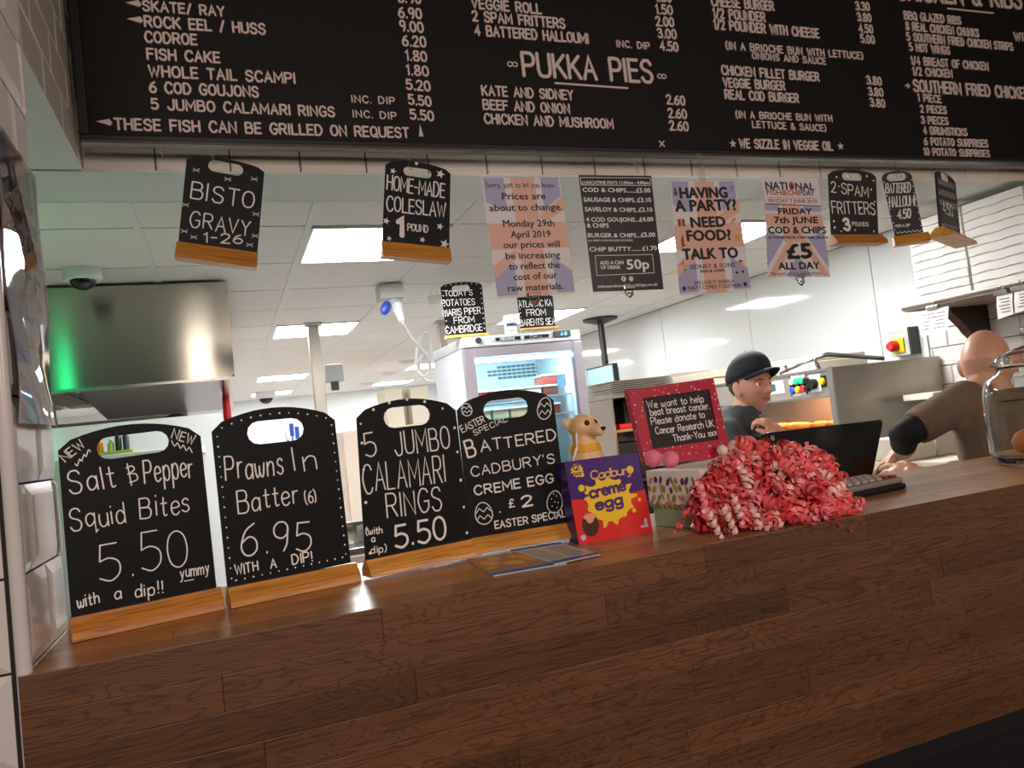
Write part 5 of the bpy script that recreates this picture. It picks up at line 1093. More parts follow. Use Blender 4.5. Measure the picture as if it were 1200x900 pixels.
e2 = at(1079, 400, X=SX)
MB().bbox(SX - .004, 3.597, e1.y - .014, e1.y - .001, zb2, zt + .008, .003).build('dark_side', mat('charcoal_side', '#2c3033', .4), t)  # dark slice covering the near side of the grey box
kp = at(1053.5, 405, X=SX); MB().bbox(SX - .012, SX, kp.y - .04, kp.y + .04, kp.z - .04, kp.z + .04, .002).build('yellow_plate', YEL, t)
MB().lathe([(.03, 0), (.03, .03), (.022, .045), (.001, .045)], 18, Matrix.Translation((SX - .012, kp.y + .015, kp.z)) @ Matrix.Rotation(-PI / 2, 4, 'Y')).build('red_knob', RED, t, smooth=True)
def carton_stack(x0, x1, ys_, z0, heights, lab, grp, cat='box', m=CREAMC):
    z = z0
    for j, h in enumerate(heights):
        dy = rr.uniform(-.01, .01)
        o = MB().bbox(x0, x1, ys_[0] + dy, ys_[1] + dy, z, z + h - .002, .004).build('carton', m)
        tag(o, lab % (['bottom one', 'second from bottom', 'third from bottom', 'fourth from bottom', 'fifth from bottom', 'sixth from bottom'][j]), cat, grp); z += h
for k, (yy, hs) in enumerate((((3.26, 3.5), (.05, .03)), ((3.52, 3.85), (.05, .035)), ((4.2, 4.7), (.05, .05)), ((4.72, 5.2), (.05, .05, .03)))):
    carton_stack(3.0, 3.35, yy, RZ, hs, 'cream carton on the range top, %s of the ' + ['nearest', 'second', 'third', 'farthest'][k] + ' pile', 'cream cartons on the range top')

# ------------------------------------------------------------------ shelf of white cartons on the right wall
SHX = 3.2; SZ = 1.905; SY0, SY1 = 1.2, 2.78
sf = thing('carton_shelf', 'long wooden wall shelf with scrolled dark bracket, loaded with white takeaway cartons', 'shelf', (3.4, 2.7, SZ))
MB().bbox(SHX - .06, 3.598, SY0, SY1, SZ - .03, SZ, .003).build('shelf_board', SHELFWOOD, sf)
MB().bbox(SHX - .075, SHX - .061, SY0, SY1, SZ - .028, SZ + .004, .002).build('rail', STEELM, sf)
MB().bbox(SHX - .085, SHX - .07, SY0, SY1, SZ - .02, SZ - .008, .001).build('ticket_rail', mat('ticket_rail_brown', '#5a463c', .4), sf)
def bracket(y):
    prof = [(0, 0), (-.25, 0), (-.25, -.03)]
    for k in range(9): t_ = k / 8; prof.append((-.235 + .16 * t_ + .02 * math.sin(t_ * 6.28), -.035 - .15 * t_ - .015 * math.sin(t_ * 6.28)))
    prof += [(-.05, -.215), (0, -.215)]
    vs = [(3.597 + p[0], yy, SZ - .03 + p[1]) for yy in (y, y + .05) for p in prof]; n = len(prof); me = MB()
    from_ = [[Vector((p[0], p[1], 0)) for p in prof]]; tr_ = tessellate_polygon(from_)
    fs = [tuple(t_) for t_ in tr_] + [tuple(n + i for i in reversed(t_)) for t_ in tr_] + [(i, (i + 1) % n, n + (i + 1) % n, n + i) for i in range(n)]
    me.add(vs, fs).build('bracket', DARKWOOD, sf, fix=True)
bracket(2.70); bracket(1.6)
ORD = ['bottom', 'second', 'third', 'fourth', 'fifth', 'sixth', 'seventh', 'eighth', 'ninth', 'top']
SLOT = mat('carton_shadow_slot', '#8f8a82', .8)
def pizza(y0, y1, z, lab, jig):
    t = thing('takeaway_carton', lab, 'box', (SHX, (y0 + y1) / 2, z), 'white takeaway cartons stacked on the wall shelf')
    MB().box(SHX + .012 + jig, 3.55, y0 + .002, y1 - .002, z, z + .0385).build('carton_tray', CARTON, t)
    h = .0385; n = 14; m = MB(); top = []; bot = []
    for k in range(n + 1):
        u = k / n; yv = y0 + .001 + (y1 - y0 - .002) * u
        bot.append((yv, z + .001 + (.0035 if (.12 < u < .38 or .62 < u < .88) else 0)))
    pts = [(b0[0], b0[1]) for b0 in bot] + [(y1 - .001, z + h - .001), (y0 + .001, z + h - .001)]
    n2 = len(pts); vs = [(xx, p[0], p[1]) for xx in (SHX + jig, SHX + .0115 + jig) for p in pts]; tr_ = tessellate_polygon([[Vector((p[0], p[1], 0)) for p in pts]])
    fs = [tuple(q) for q in tr_] + [tuple(n2 + i for i in reversed(q)) for q in tr_] + [(i, (i + 1) % n2, n2 + (i + 1) % n2, n2 + i) for i in range(n2)]
    m.add(vs, fs).build('front_flap', CARTON, t, fix=True)
yb = [2.76, 2.46, 2.165, 1.87, 1.575, 1.28]
for c in range(5):
    for j in range(10):
        pizza(yb[c + 1] + .008, yb[c] - .004, SZ + .0005 + j * .04, 'flat white carton, %s layer of the %s stack on the wall shelf' % (ORD[j] if j in (0, 9) else ORD[j] + ' from bottom', ['farthest', 'second farthest', 'third', 'fourth', 'nearest'][c]), rr.uniform(-.003, .003))
# receipts clipped on the rail
def receipt(x, y, w, h, label, curl=.02):
    X_ = SHX - .088; p = at(x, y, X=X_); t = thing('receipt', label, 'receipt', p, 'order receipts on the shelf rail'); n = 6; m = MB(); vs = []
    for k in range(n + 1):
        u = k / n; xx = X_ - .004 - curl * u * u - .006 * math.sin(u * 4); vs += [(xx, p.y + w / 2, p.z - h * u), (xx, p.y - w / 2, p.z - h * u + .01 * u)]
    o = len(vs); vs += [(v[0] + .001, v[1], v[2]) for v in vs]
    fs = [(2 * k, 2 * k + 1, 2 * k + 3, 2 * k + 2) for k in range(n)] + [(o + 2 * k, o + 2 * k + 2, o + 2 * k + 3, o + 2 * k + 1) for k in range(n)]
    m.add(vs, fs).build('paper_slip', PAPER, t)
    i_ = MB()
    for k in range(5):
        u = .18 + .14 * k; xx = X_ - .0048 - curl * u * u - .006 * math.sin(u * 4) - .0015; i_.box(xx, xx + .0006, p.y - w * .35, p.y + w * (.1 + .25 * rr.random()), p.z - h * u - .002, p.z - h * u + .002)
    i_.build('scribble_print', INKG, t, kind='stuff')
receipt(1089, 363, .1, .12, 'pair of curled white receipts at the far end of the shelf rail, left slip'); receipt(1101, 361, .1, .12, 'curled white receipt at the far end of the shelf rail, right slip beside the bracket', .035)
receipt(1178, 345, .07, .10, 'white receipt clipped to the rail, just above the bald head'); receipt(1199, 340, .07, .09, 'white receipt clipped to the rail at the picture edge')
for i, (x, y) in enumerate(((1094, 361), (1174, 343), (1195, 338))):
    p = at(x, y, X=SHX - .09); t = thing('rail_clip', ['small steel clip on the far end of the shelf rail', 'small steel clip on the rail above the bald head', 'small steel clip on the rail at the picture edge'][i], 'clip', p, 'clips on the shelf rail')
    MB().bbox(p.x - .012, p.x + .004, p.y - .03, p.y + .03, p.z - .008, p.z + .012, .002).build('jaw', CHROME, t)
    MB().tube([p + Vector((-.005, .015, .01)), p + Vector((-.008, .01, .028)), p + Vector((-.008, -.01, .028)), p + Vector((-.005, -.015, .01))], .003, 6).build('handle', CHROME, t, smooth='all')
# bench with cartons beside the bald man
t = thing('packing_bench', 'low steel packing bench behind the counter under the white cartons', 'bench', (2.6, 2.55, 0))
MB().bbox(2.15, 3.3, 2.29, 2.85, .97, 1.0, .003).build('bench_top', STEEL, t)
for x in (2.2, 3.25):
    for y in (2.32, 2.8): MB().box(x - .02, x + .02, y - .02, y + .02, 0, .97).build('leg', STEEL, t)
LAB = 'white carton pile behind the counter under the bent arm, %s of the '
for k, (x0, x1, yy, hs, m_) in enumerate(((2.30, 2.49, (2.3, 2.48), (.06, .06, .05), CARTON), (2.50, 2.72, (2.3, 2.48), (.06, .06, .06), CARTON), (2.73, 2.95, (2.31, 2.49), (.07, .07, .06), CREAMC), (2.72, 2.90, (2.52, 2.7), (.1, .1, .1), CREAMC), (2.92, 3.1, (2.52, 2.7), (.1, .1, .12), CREAMC))):
    carton_stack(x0, x1, yy, 1.0, hs, ('carton' + ' on the packing bench, %s of the ' + ['front left', 'front middle', 'front right', 'rear left', 'rear right'][k] + ' pile'), 'cartons on the packing bench', m=m_)
# tray ledge beyond the bald man
p0 = at(1086, 461, Y=2.75); tag(MB().bbox(3.21, 3.597, 2.75, 2.93, p0.z - .03, p0.z, .003).build('wall_ledge', CREAMC), 'narrow cream ledge beside the tiled wall, behind the bald man', 'ledge')

# ------------------------------------------------------------------ things on the counter
def zc(x, y): return at(x, y, Z=CZ)
# leaflets
def leaflet(c, label, base, parts, dz):
    P = [zc(*q) for q in c]; o = sum((p for p in P), Vector()) / 4; t = thing('leaflet', label, 'leaflet', (o.x, o.y, CZ + dz), 'food leaflets on the counter')
    vs = [Vector((p.x, p.y, CZ + dz)) for p in P] + [Vector((p.x, p.y, CZ + dz + .0015)) for p in P]
    MB().add(vs, [(3, 2, 1, 0), (4, 5, 6, 7), (0, 1, 5, 4), (1, 2, 6, 5), (2, 3, 7, 6), (3, 0, 4, 7)]).build('sheet', base, t)
    def q(u, v): p = P[0] * (1 - u) * (1 - v) + P[1] * u * (1 - v) + P[2] * u * v + P[3] * (1 - u) * v; return (p.x, p.y, CZ + dz + .0018)
    for nm, m_, polys in parts:
        b_ = MB()
        for i_, pg in enumerate(polys): b_.add([Vector(q(*a)) + Vector((0, 0, .0001 * ([x[0] for x in parts].index(nm)) + .00002 * i_)) for a in pg], [tuple(range(len(pg)))])
        b_.build(nm, m_, t, kind='stuff' if len(polys) > 1 else None)
FOODP = mat('food_photo_print', '#b07a54', .35, vary=.5, scale=90); BLUP = mat('leaflet_blue', '#2f6fa8', .35, vary=.05); LPAP = mat('leaflet_paper', '#c9c2b8', .35, vary=.05)
rr2 = random.Random(9)
leaflet([(578, 676), (664, 661), (618, 648), (547, 657)], 'printed food leaflet with blue stripe at the counter front, nearer one', LPAP, [('food_print', FOODP, [[(0, .18), (1, .18), (1, 1), (0, 1)]]), ('food_shapes', mat('golden_food_print', '#dba35c', .35, vary=.4, scale=150), [[(cx_ + rx_ * math.cos(2 * PI * k / 10), cy_ + ry_ * math.sin(2 * PI * k / 10)) for k in range(10)] for cx_, cy_, rx_, ry_ in ((.2, .6, .13, .16), (.5, .45, .16, .13), (.8, .62, .12, .2), (.35, .82, .1, .1), (.66, .8, .09, .08), (.12, .33, .08, .08), (.86, .3, .07, .06))]), ('blue_stripe', BLUP, [[(0, 0), (1, 0), (1, .14), (0, .14)]])], .0003)
rr3 = random.Random(4)
leaflet([(650, 663.5), (704, 652), (655, 638), (598, 647)], 'folded menu leaflet with lines of print, lying behind the food leaflet', LPAP, [('blue_stripe', BLUP, [[(0, 0), (1, 0), (1, .12), (0, .12)], [(0, .9), (1, .9), (1, 1), (0, 1)]]), ('text_lines', INKG, [[(.06 + a, .2 + .09 * k), (.44 + a - .1 * rr2.random(), .2 + .09 * k), (.44 + a - .1 * rr2.random(), .22 + .09 * k), (.06 + a, .22 + .09 * k)] for a in (0, .48) for k in range(7)])], .0021)
# creme egg box
EB = frame(zc(678.5, 638.3), zc(765.3, 623.6) - zc(678.5, 638.3), .06); ep = Plane(EB)
ecs = [(678.5, 638.3), (765.3, 623.6), (747, 530), (661, 541.5)]
t = thing('egg_box', 'purple and red cardboard box of creme eggs standing on the counter', 'box', frame=EB); EQ = Quad(ep, ecs)
PUR = mat('purple_card', '#43206f', .3, vary=.05); REDC = mat('red_card', '#d8302b', .3, vary=.04); YELC = mat('yellow_card', '#efc62b', .35, vary=.03)
MB().prism([EQ(0, 0), EQ(1, 0), EQ(1, 1), EQ(0, 1)], 0, .04).build('carton_body', PUR, t, local=True, bevel=.0008)
m = MB(); curve = [EQ(0, 0), EQ(1, 0)] + [EQ(1 - k / 12, .49 + .09 * (abs(k / 12 - .45)) ** 1.0) for k in range(13)]
m.add([(p[0], -.0004, p[1]) for p in curve], [tuple(range(len(curve)))]).build('red_area', REDC, t, local=True)
c = Vector(EQ(.50, .465)); m = MB(); pts = []
for k in range(72):
    a = 2 * PI * k / 72; r_ = .0365 + .0085 * max(0, math.sin(a * 13 + 1)) * (1 + .6 * math.sin(a * 3 + 1)) ; pts.append((c.x + r_ * math.cos(a) * 1.12, -.0007, c.y + r_ * math.sin(a) * .98))
m.add(pts + [(c.x, -.0007, c.y)], [(72, k, (k + 1) % 72) for k in range(72)])
for u, v, r_ in ((.16, .66, .006), (.85, .8, .007), (.9, .42, .003), (.22, .6, .004), (.8, .3, .004), (.2, .82, .004)): disc(m, EQ(u, v), r_, -.0007, 12)
m.build('yolk_splash', YELC, t, local=True, kind='stuff')
m = MB(); write(m, ep, 'creme', (691, 585.5), (734.5, 575), 15, .21, 1.4, y0=-.0013); write(m, ep, 'egg', (698, 599.5), (731, 591.5), 15, .21, 1.6, y0=-.0013); m.build('purple_lettering', mat('purple_ink', '#4a1a6a', .4), t, local=True, kind='stuff')
m = MB(); write(m, ep, 'Cadbury', (692, 563), (742, 555), 11, .15, .8, y0=-.0011); m.build('gold_script', mat('gold_foil', '#d8ac6a', .4, .2), t, local=True, kind='stuff')
m = MB(); star_c = ep.px(676, 551.5)
pts = [(star_c.x + (.0125 if k % 2 else .0095) * math.cos(PI * k / 12), -.0007, star_c.y + (.0125 if k % 2 else .0095) * math.sin(PI * k / 12)) for k in range(24)]; m.add(pts + [(star_c.x, -.0007, star_c.y)], [(24, k, (k + 1) % 24) for k in range(24)]); m.build('pack_burst', YELC, t, local=True)
m = MB(); write(m, ep, '12', (670.5, 552), (679, 550.8), 7, .2, 1.5, y0=-.0013); write(m, ep, 'PACK', (671, 558), (682, 556.5), 4, .2, 1.2, y0=-.0013); m.build('burst_lettering', mat('purple_ink', '#4a1a6a', .4), t, local=True, kind='stuff')
EGGC = mat('chocolate', '#4a2316', .35, vary=.15); c = ep.px(692, 615)
m = MB(); disc(m, c, .0155, -.0008, 20, .02); eg = m.build('egg_print', EGGC, t, local=True)
m = MB(); disc(m, (c.x + .001, c.y + .014), .0125, -.001, 16, .0055); disc(m, (c.x, c.y + .0095), .007, -.0009, 12, .007); m.build('cream_print', mat('cream_print', '#d8a07c', .4), t, local=True, kind='stuff')
m = MB(); disc(m, ep.px(683.5, 630), .005, -.0008, 12); c2 = ep.px(756, 615); m.box(c2.x - .009, c2.x + .005, -.0008, -.0006, c2.y - .004, c2.y); m.box(c2.x - .001, c2.x + .004, -.0008, -.0006, c2.y, c2.y + .011); m.build('small_panels', mat('pale_lilac', '#c4b5d8', .4), t, local=True, kind='stuff')

# dog collecting box
DP = Vector((.585, 1.285, CZ)); dk = mat('tan_resin', '#e2b985', .4, vary=.08, scale=12); 
dog = thing('dog_figurine', 'small tan dog figurine with a yellow bib sitting behind the creme egg box', 'figurine', DP)
dd_ = deep(685, 500, 1.0); d0 = at(685, 497, Y=DP.y); hc = Vector((at(682, 500, Y=1.285).x, 1.285, at(682, 500, Y=1.285).z))
sc = 1.0; bx = hc.x + .004
m = MB()
hz = hc.z
m.loft([((bx, 1.295, CZ + .002), (.046, 0, 0), (0, .047, 0)), ((bx, 1.295, CZ + .04), (.047, 0, 0), (0, .049, 0)), ((bx, 1.293, CZ + .08), (.041, 0, 0), (0, .042, 0)), ((bx, 1.29, hz - .055), (.032, 0, 0), (0, .032, 0)), ((bx - .001, 1.288, hz - .032), (.0255, 0, 0), (0, .026, 0)), ((hc.x, 1.286, hz - .012), (.021, 0, 0), (0, .021, 0)), ((hc.x, 1.285, hz), (.018, 0, 0), (0, .018, 0))], 20, 2.1)
hd_ = Vector((.45, -.85, -.05)).normalized()
m.ell(hc, (.027, .027, .024), n=18); m.cap(hc + hd_ * .012 + Vector((0, 0, -.004)), hc + hd_ * .036 + Vector((0, 0, -.008)), .016, .0115)
m.ell(hc + Vector((-.026, .004, .008)), (.012, .006, .012), n=12, rot=Matrix.Rotation(.5, 3, 'Y')); m.ell(hc + Vector((.024, .006, .010)), (.010, .006, .011), n=12, rot=Matrix.Rotation(-.5, 3, 'Y'))
for s_ in (-1, 1): m.cap((bx + s_ * .016, 1.255, CZ + .06), (bx + s_ * .018, 1.247, CZ + .012), .013, .011); m.ell((bx + s_ * .018, 1.24, CZ + .009), (.012, .016, .008), n=12)
for s_ in (-1, 1): m.ell((bx + s_ * .034, 1.285, CZ + .025), (.02, .03, .025), n=14)
o = m.build('dog_body', dk, dog, smooth='all'); remesh_obj(o, .0022, 3)
side_ = Vector((.85, .45, 0)).normalized()
m = MB(); m.ell(hc + hd_ * .047 + Vector((0, 0, -.004)), (.0055, .0055, .0042), n=12); m.build('nose', BLK, dog, smooth='all')
for s_ in (-1, 1): MB().ell(hc + hd_ * .021 + side_ * (.0125 * s_) + Vector((0, 0, .007)), (.0055, .0055, .0055), n=12).build('eye', mat('brown_eye', '#3a1a0c', .1), dog, smooth='all')
m = MB(); zc_ = hz - .036
m.loft([((bx - .001, 1.289, zc_ - .010), (.0315, 0, 0), (0, .0315, 0)), ((bx - .001, 1.288, zc_ + .004), (.0275, 0, 0), (0, .028, 0))], 24, 2.0); m.build('yellow_bib', mat('bib_yellow', '#e0a322', .5), dog, smooth=True)
m = MB(); m.tube([(bx - .03, 1.262, zc_), (bx - .036, 1.27, zc_ - .02), (bx - .04, 1.27, zc_ - .04)], .0022, 6); m.tube([(bx - .03, 1.262, zc_), (bx - .026, 1.268, zc_ + .02), (bx - .02, 1.275, zc_ + .03)], .002, 6); m.tube([(bx - .015, 1.249, zc_ - .03), (bx + .002, 1.243, zc_ - .034), (bx + .02, 1.25, zc_ - .03)], .0025, 6); m.build('white_strap', WHITEP, dog, smooth='all', kind='stuff')

# gift box, red framed chalkboard, pompoms
ga = zc(766, 616); gb = zc(803, 621.5)
G0 = Vector((.714, 1.243, CZ)); gdir = Vector((.05, -.2, 0)).normalized(); gn = Vector((gdir.y, -gdir.x, 0))   # face direction and its outward normal
if gn.x > 0: gn = -gn
W_ = .13; D_ = .26; H1 = .045; H2 = .062
gift = thing('gift_box', 'square gift box with leaf patterned lid and sage green base on the counter', 'box', G0)
def gbox(e, z0, z1, name, m_, par=gift):
    o_ = G0 - gdir * e + gn * e; A = o_; B = o_ + gdir * (W_ + 2 * e); C_ = B - gn * (D_ + 2 * e); D2 = A - gn * (D_ + 2 * e)
    vs = [Vector((p.x, p.y, z)) for z in (z0, z1) for p in (A, B, C_, D2)]
    return MB().add(vs, [(3, 2, 1, 0), (4, 5, 6, 7), (0, 1, 5, 4), (1, 2, 6, 5), (2, 3, 7, 6), (3, 0, 4, 7)]).build(name, m_, par, bevel=.0012, fix=True)
gbox(-.004, CZ, CZ + .08, 'box_base', mat('sage_card', '#a9b596', .6, vary=.04))
lid = gbox(0, CZ + .04, CZ + .102, 'box_lid', mat('lid_paper', '#f7f1e8', .55, vary=.02))
rp = random.Random(12); LC = [mat('leaf_mustard', '#d5a24a', .6), mat('leaf_pink', '#d98f8a', .6), mat('leaf_plum', '#5a4350', .6), mat('leaf_olive', '#9a8b54', .6)]
m = MB()
for fi, (o_, dd2, LL) in enumerate(((G0 + gn * .0006, gdir, W_), (G0 + gdir * (W_ + .0006), -gn, D_))):
    for row in range(4):
        for k in range(int(LL / .0125)):
            m.m = rp.randrange(4); c = o_ + dd2 * (.007 + .0125 * k + (.006 if row % 2 else 0)) + Vector((0, 0, .039 + row * .0145)); a = rp.uniform(-.7, .7); r1, r2 = rp.uniform(.003, .0052), rp.uniform(.006, .0095); c = c + dd2 * rp.uniform(-.004, .004) + Vector((0, 0, rp.uniform(-.003, .003)))
            if (c - o_).dot(dd2) > LL - .006: continue
            m.add([c + dd2 * (r1 * math.cos(q) * math.cos(a) - r2 * math.sin(q) * math.sin(a)) + Vector((0, 0, r1 * math.cos(q) * math.sin(a) + r2 * math.sin(q) * math.cos(a))) for q in [2 * PI * j / 8 for j in range(8)]], [tuple(range(8))])
m.build('leaf_pattern', LC, lid, kind='stuff')
GT = CZ + .1025
FR = at(757, 545, Z=GT); FRb = at(857, 535.7, Z=GT)
FM = frame(FR, FRb - FR, .0); 
fl = at(754.5, 546.5, Z=GT); frr = Vector((fl.x, fl.y, 0)); FM = frame(Vector((fl.x + .002, fl.y - .02, GT)), Vector((.985, .1, 0)), .12); fp = Plane(FM)
def glitter():
    m = mat('red_glitter', '#a8122f', .45, vary=.2, scale=160); nt = m.node_tree; N = nt.nodes; L = nt.links; b = N['Principled BSDF']
    if 'gl' in N: return m
    v = N.new('ShaderNodeTexVoronoi'); v.name = 'gl'; v.inputs['Scale'].default_value = 420; tc = N.new('ShaderNodeTexCoord'); L.new(tc.outputs['Object'], v.inputs['Vector'])
    r = N.new('ShaderNodeValToRGB'); r.color_ramp.elements[0].position = .975; r.color_ramp.elements[1].position = .982; sp = N.new('ShaderNodeSeparateColor'); L.new(v.outputs['Color'], sp.inputs[0]); L.new(sp.outputs[0], r.inputs[0])
    mx = N.new('ShaderNodeMix'); mx.data_type = 'RGBA'; old = b.inputs['Base Color'].links[0].from_socket; L.new(r.outputs[0], mx.inputs[0]); L.new(old, mx.inputs[6]); mx.inputs[7].default_value = (1, .75, .75, 1); L.new(mx.outputs[2], b.inputs['Base Color'])
    return m
FQ = Quad(fp, [(757, 544.5), (858, 535.7), (836, 443), (735, 456.8)]); IQ = Quad(fp, [(764.8, 526.3), (842.5, 515), (831.3, 456), (753, 466.8)])
t = thing('charity_frame', 'red glitter frame with a handwritten charity chalkboard leaning on the gift box lid', 'frame', frame=FM)
MB().prism([FQ(0, 0), FQ(1, 0), FQ(1, 1), FQ(0, 1)], 0, .014, [[IQ(0, 0), IQ(1, 0), IQ(1, 1), IQ(0, 1)]]).build('glitter_frame', glitter(), t, local=True)
MB().prism([IQ(0, 0), IQ(1, 0), IQ(1, 1), IQ(0, 1)], .004, .012).build('board_panel', mat('warm_chalkboard', '#1e1412', .6, vary=.2), t, local=True)
fp2 = Plane(FM @ Matrix.Translation((0, .004, 0))); m = MB()
for i, a in enumerate([('We want to help', (758.5, 479), (824.8, 471.5), 8.5, .12), ('beat breast cancer.', (761.8, 488), (831.8, 479.5), 8.5, .12), ('Please donate to', (763, 498.5), (826.7, 489.7), 8.5, .12), ('Cancer Research UK.', (768.3, 509.5), (838.3, 500), 8.5, .12), ('Thank-You xxx', (788.9, 518.3), (840.7, 510.3), 8.5, .12)]): write(m, fp2, a[0], a[1], a[2], a[3], a[4], 1.8, y0=.0034, seed=i + 3, jit=.08)
m.build('chalk_writing', CHALK, t, local=True, kind='stuff')
WOOL = {n_: mat('pompom_' + n_, c_, .95, vary=.12, scale=120, bump=1.0) for n_, c_ in (('pink', '#e77a93'), ('white', '#e0c8bd'), ('blush', '#e6a9a6'))}
def pompom(x, y, r_, cn, label, Y=None, rest=True):
    p = at(x, y, Z=GT + r_); m = MB(); m.ell((0, 0, 0), (r_, r_, r_), n=22)
    rp_ = random.Random(int(x)); m.v = [v + v.normalized() * rp_.uniform(-.0012, .0012) + p for v in m.v]
    fz_ = MB()
    o = m.build('pompom', WOOL[cn], smooth='all'); tag(o, label, 'pompom', 'woolly pompoms on the gift box')
pompom(765.5, 537.5, .0165, 'pink', 'pink pompom at the left front corner of the gift box lid'); pompom(776, 539, .011, 'white', 'white pompom between the two pink ones at the frame foot')
pompom(785.5, 538, .0155, 'pink', 'second pink pompom at the frame foot, right of the white one'); pompom(771.5, 543.5, .005, 'white', 'tiny white pompom on the lid edge below the pink pompoms')
pompom(846, 527.5, .0115, 'white', 'small white pompom right of the red frame foot'); pompom(860, 524, .0145, 'blush', 'blush pompom right of the small white one'); pompom(877, 521, .0175, 'pink', 'largest pink pompom at the right end of the gift box lid')

# till monitor seen from behind, with keypad
MC = (at(897, 507, Y=1.30), at(1039, 490, Y=1.35)); a = MC[0]; b_ = MC[1]
mm = frame(Vector((a.x, a.y, CZ + .004)), Vector((b_.x - a.x, b_.y - a.y, 0)), .12)
t = thing('till_monitor', 'black till screen seen from behind on the counter', 'monitor', frame=mm); tp = Plane(mm)
Qm = Quad(tp, [(912, 583), (1022, 563), (1036, 491), (897, 507)]); pts = [Qm(0, 0), Qm(1, 0), Qm(1.0, .94), Qm(.975, 1), Qm(.02, 1), Qm(0, .96)]
PBLK = mat('piano_black', '#0a090a', .12, vary=.05)
MB().prism(pts, 0, .022).build('casing', PBLK, t, local=True, bevel=.003)
MB().prism([Qm(.0, 0), Qm(1.0, 0), Qm(1.0, .97), Qm(.0, .97)], .022, .03).build('bezel', BLK, t, local=True)
p_ = Qm(.03, .9); m = MB(); m.lathe([(.006, 0), (.006, .003), (.002, .003)], 14, Matrix.Translation((p_[0] + .003, 0, p_[1])) @ Matrix.Rotation(PI / 2, 4, 'X')); m.build('lock_ring', CHROME, t, local=True, smooth=True)
c = Qm(.5, 0); MB().bbox(c[0] - .09, c[0] + .09, .01, .12, 0.0, .012, .003).build('stand_foot', BLK, t, local=True); MB().bbox(c[0] - .03, c[0] + .03, .02, .05, .01, .06, .003).build('stand_neck', BLK, t, local=True)
ka, kb, kc_ = zc(950, 590), zc(1034, 578), zc(1038, 563)
K0 = Vector((1.085, 1.215, CZ)); kd = Vector((.24, -.04, 0)).normalized(); KM = frame(Vector((1.085, 1.14, CZ)), Vector((1.0, .12, 0)))
t = thing('card_keypad', 'grey till keypad lying beside the black screen on the counter', 'keypad', frame=KM)
m = MB(); m.prism([(0, 0), (.09, 0), (.09, .016), (.0, .022)], 0, .1); 
MB().bbox(0, .165, 0, .1, 0.0, .012, .004).build('lower_case', BLK, t, local=True); MB().bbox(.002, .163, .003, .097, .012, .024, .005).build('upper_case', mat('keypad_grey', '#83766f', .4), t, local=True)
for i in range(7):
    for j in range(4): MB().bbox(.012 + i * .0212, .027 + i * .0212, .012 + j * .021, .027 + j * .021, .024, .029, .0015).build('key', mat('key_red', '#8d2a26', .4) if (i, j) in ((6, 0), (5, 0)) else mat('key_grey', '#a89c92', .4), t, local=True)

# ribbon bunch: curled ribbons spilling over the counter front
RC = Vector((.905, 1.13, CZ)); rb = thing('ribbon_bunch', 'large bunch of curled coral and pink ribbons lying at the counter edge', 'ribbons', RC)
RM = [('coral_ribbons', '#ea6460'), ('red_ribbons', '#df4a4a'), ('pink_ribbons', '#ee8b93'), ('pale_ribbons', '#ecc0b4')]
def ribmat(n_, c_, al=1.0):
    m = mat(n_, c_, .35, vary=.12, scale=40, alpha=al); b = m.node_tree.nodes['Principled BSDF']; b.inputs['Subsurface Weight'].default_value = .0; return m
rq = random.Random(21); RB = [MB() for _ in RM]
gdx = gdir
def curl(mb, start, d, L, rad, turns, wid, sag):
    n = int(turns * 11) + 4; up = Vector((0, 0, 1)); d = d.normalized(); P = []; ph = rq.uniform(0, 6.28); dd = d.copy(); c = start.copy(); fr_ = []
    u = dd.cross(up); u = u.normalized() if u.length > .1 else Vector((1, 0, 0)); sgn = rq.choice((-1, 1))
    for k in range(n):
        c = c + dd * (L / n); dd = (dd + Vector((0, 0, -sag / n))).normalized()
        v = dd.cross(u).normalized(); u = v.cross(dd).normalized(); a = ph + sgn * 2 * PI * turns * k / n; rr_ = rad * (1 - .25 * k / n)
        o_ = c + (u * math.cos(a) + v * math.sin(a)) * rr_
        if c.z < CZ + rad * .9 and c.y > CY - .005: c.z = CZ + rad * .9; dd.z = max(dd.z, 0); dd.normalize()
        if o_.z < CZ + .001 and o_.y > CY: o_.z = CZ + .001
        fr_.append((o_, dd.copy()))
    vs = []; 
    for o_, q in fr_: vs += [o_ - q * wid / 2, o_ + q * wid / 2]
    for v in vs:
        if v.y > CY - .002 and v.z < CZ + .0012: v.z = CZ + .0012
    mb.add(vs, [(2 * k, 2 * k + 1, 2 * k + 3, 2 * k + 2) for k in range(len(fr_) - 1)])
ex = Vector((.97, -.12, 0)).normalized(); ey = Vector((.12, .97, 0)).normalized()
RC = Vector((.858, 1.08, CZ)); AXR, AYR, HR_ = .128, .064, .117
core = MB(); core.ell(RC + Vector((0, 0, .0)), (AXR * .86, AYR * .8, HR_ * .84), n=28)
core.v = [Vector((v.x, v.y, max(v.z, CZ + .0005))) for v in core.v]
core.build('ribbon_core', mat('crumpled_core', '#b5363a', .6, vary=.5, scale=90, bump=1.0), rb, smooth='all')
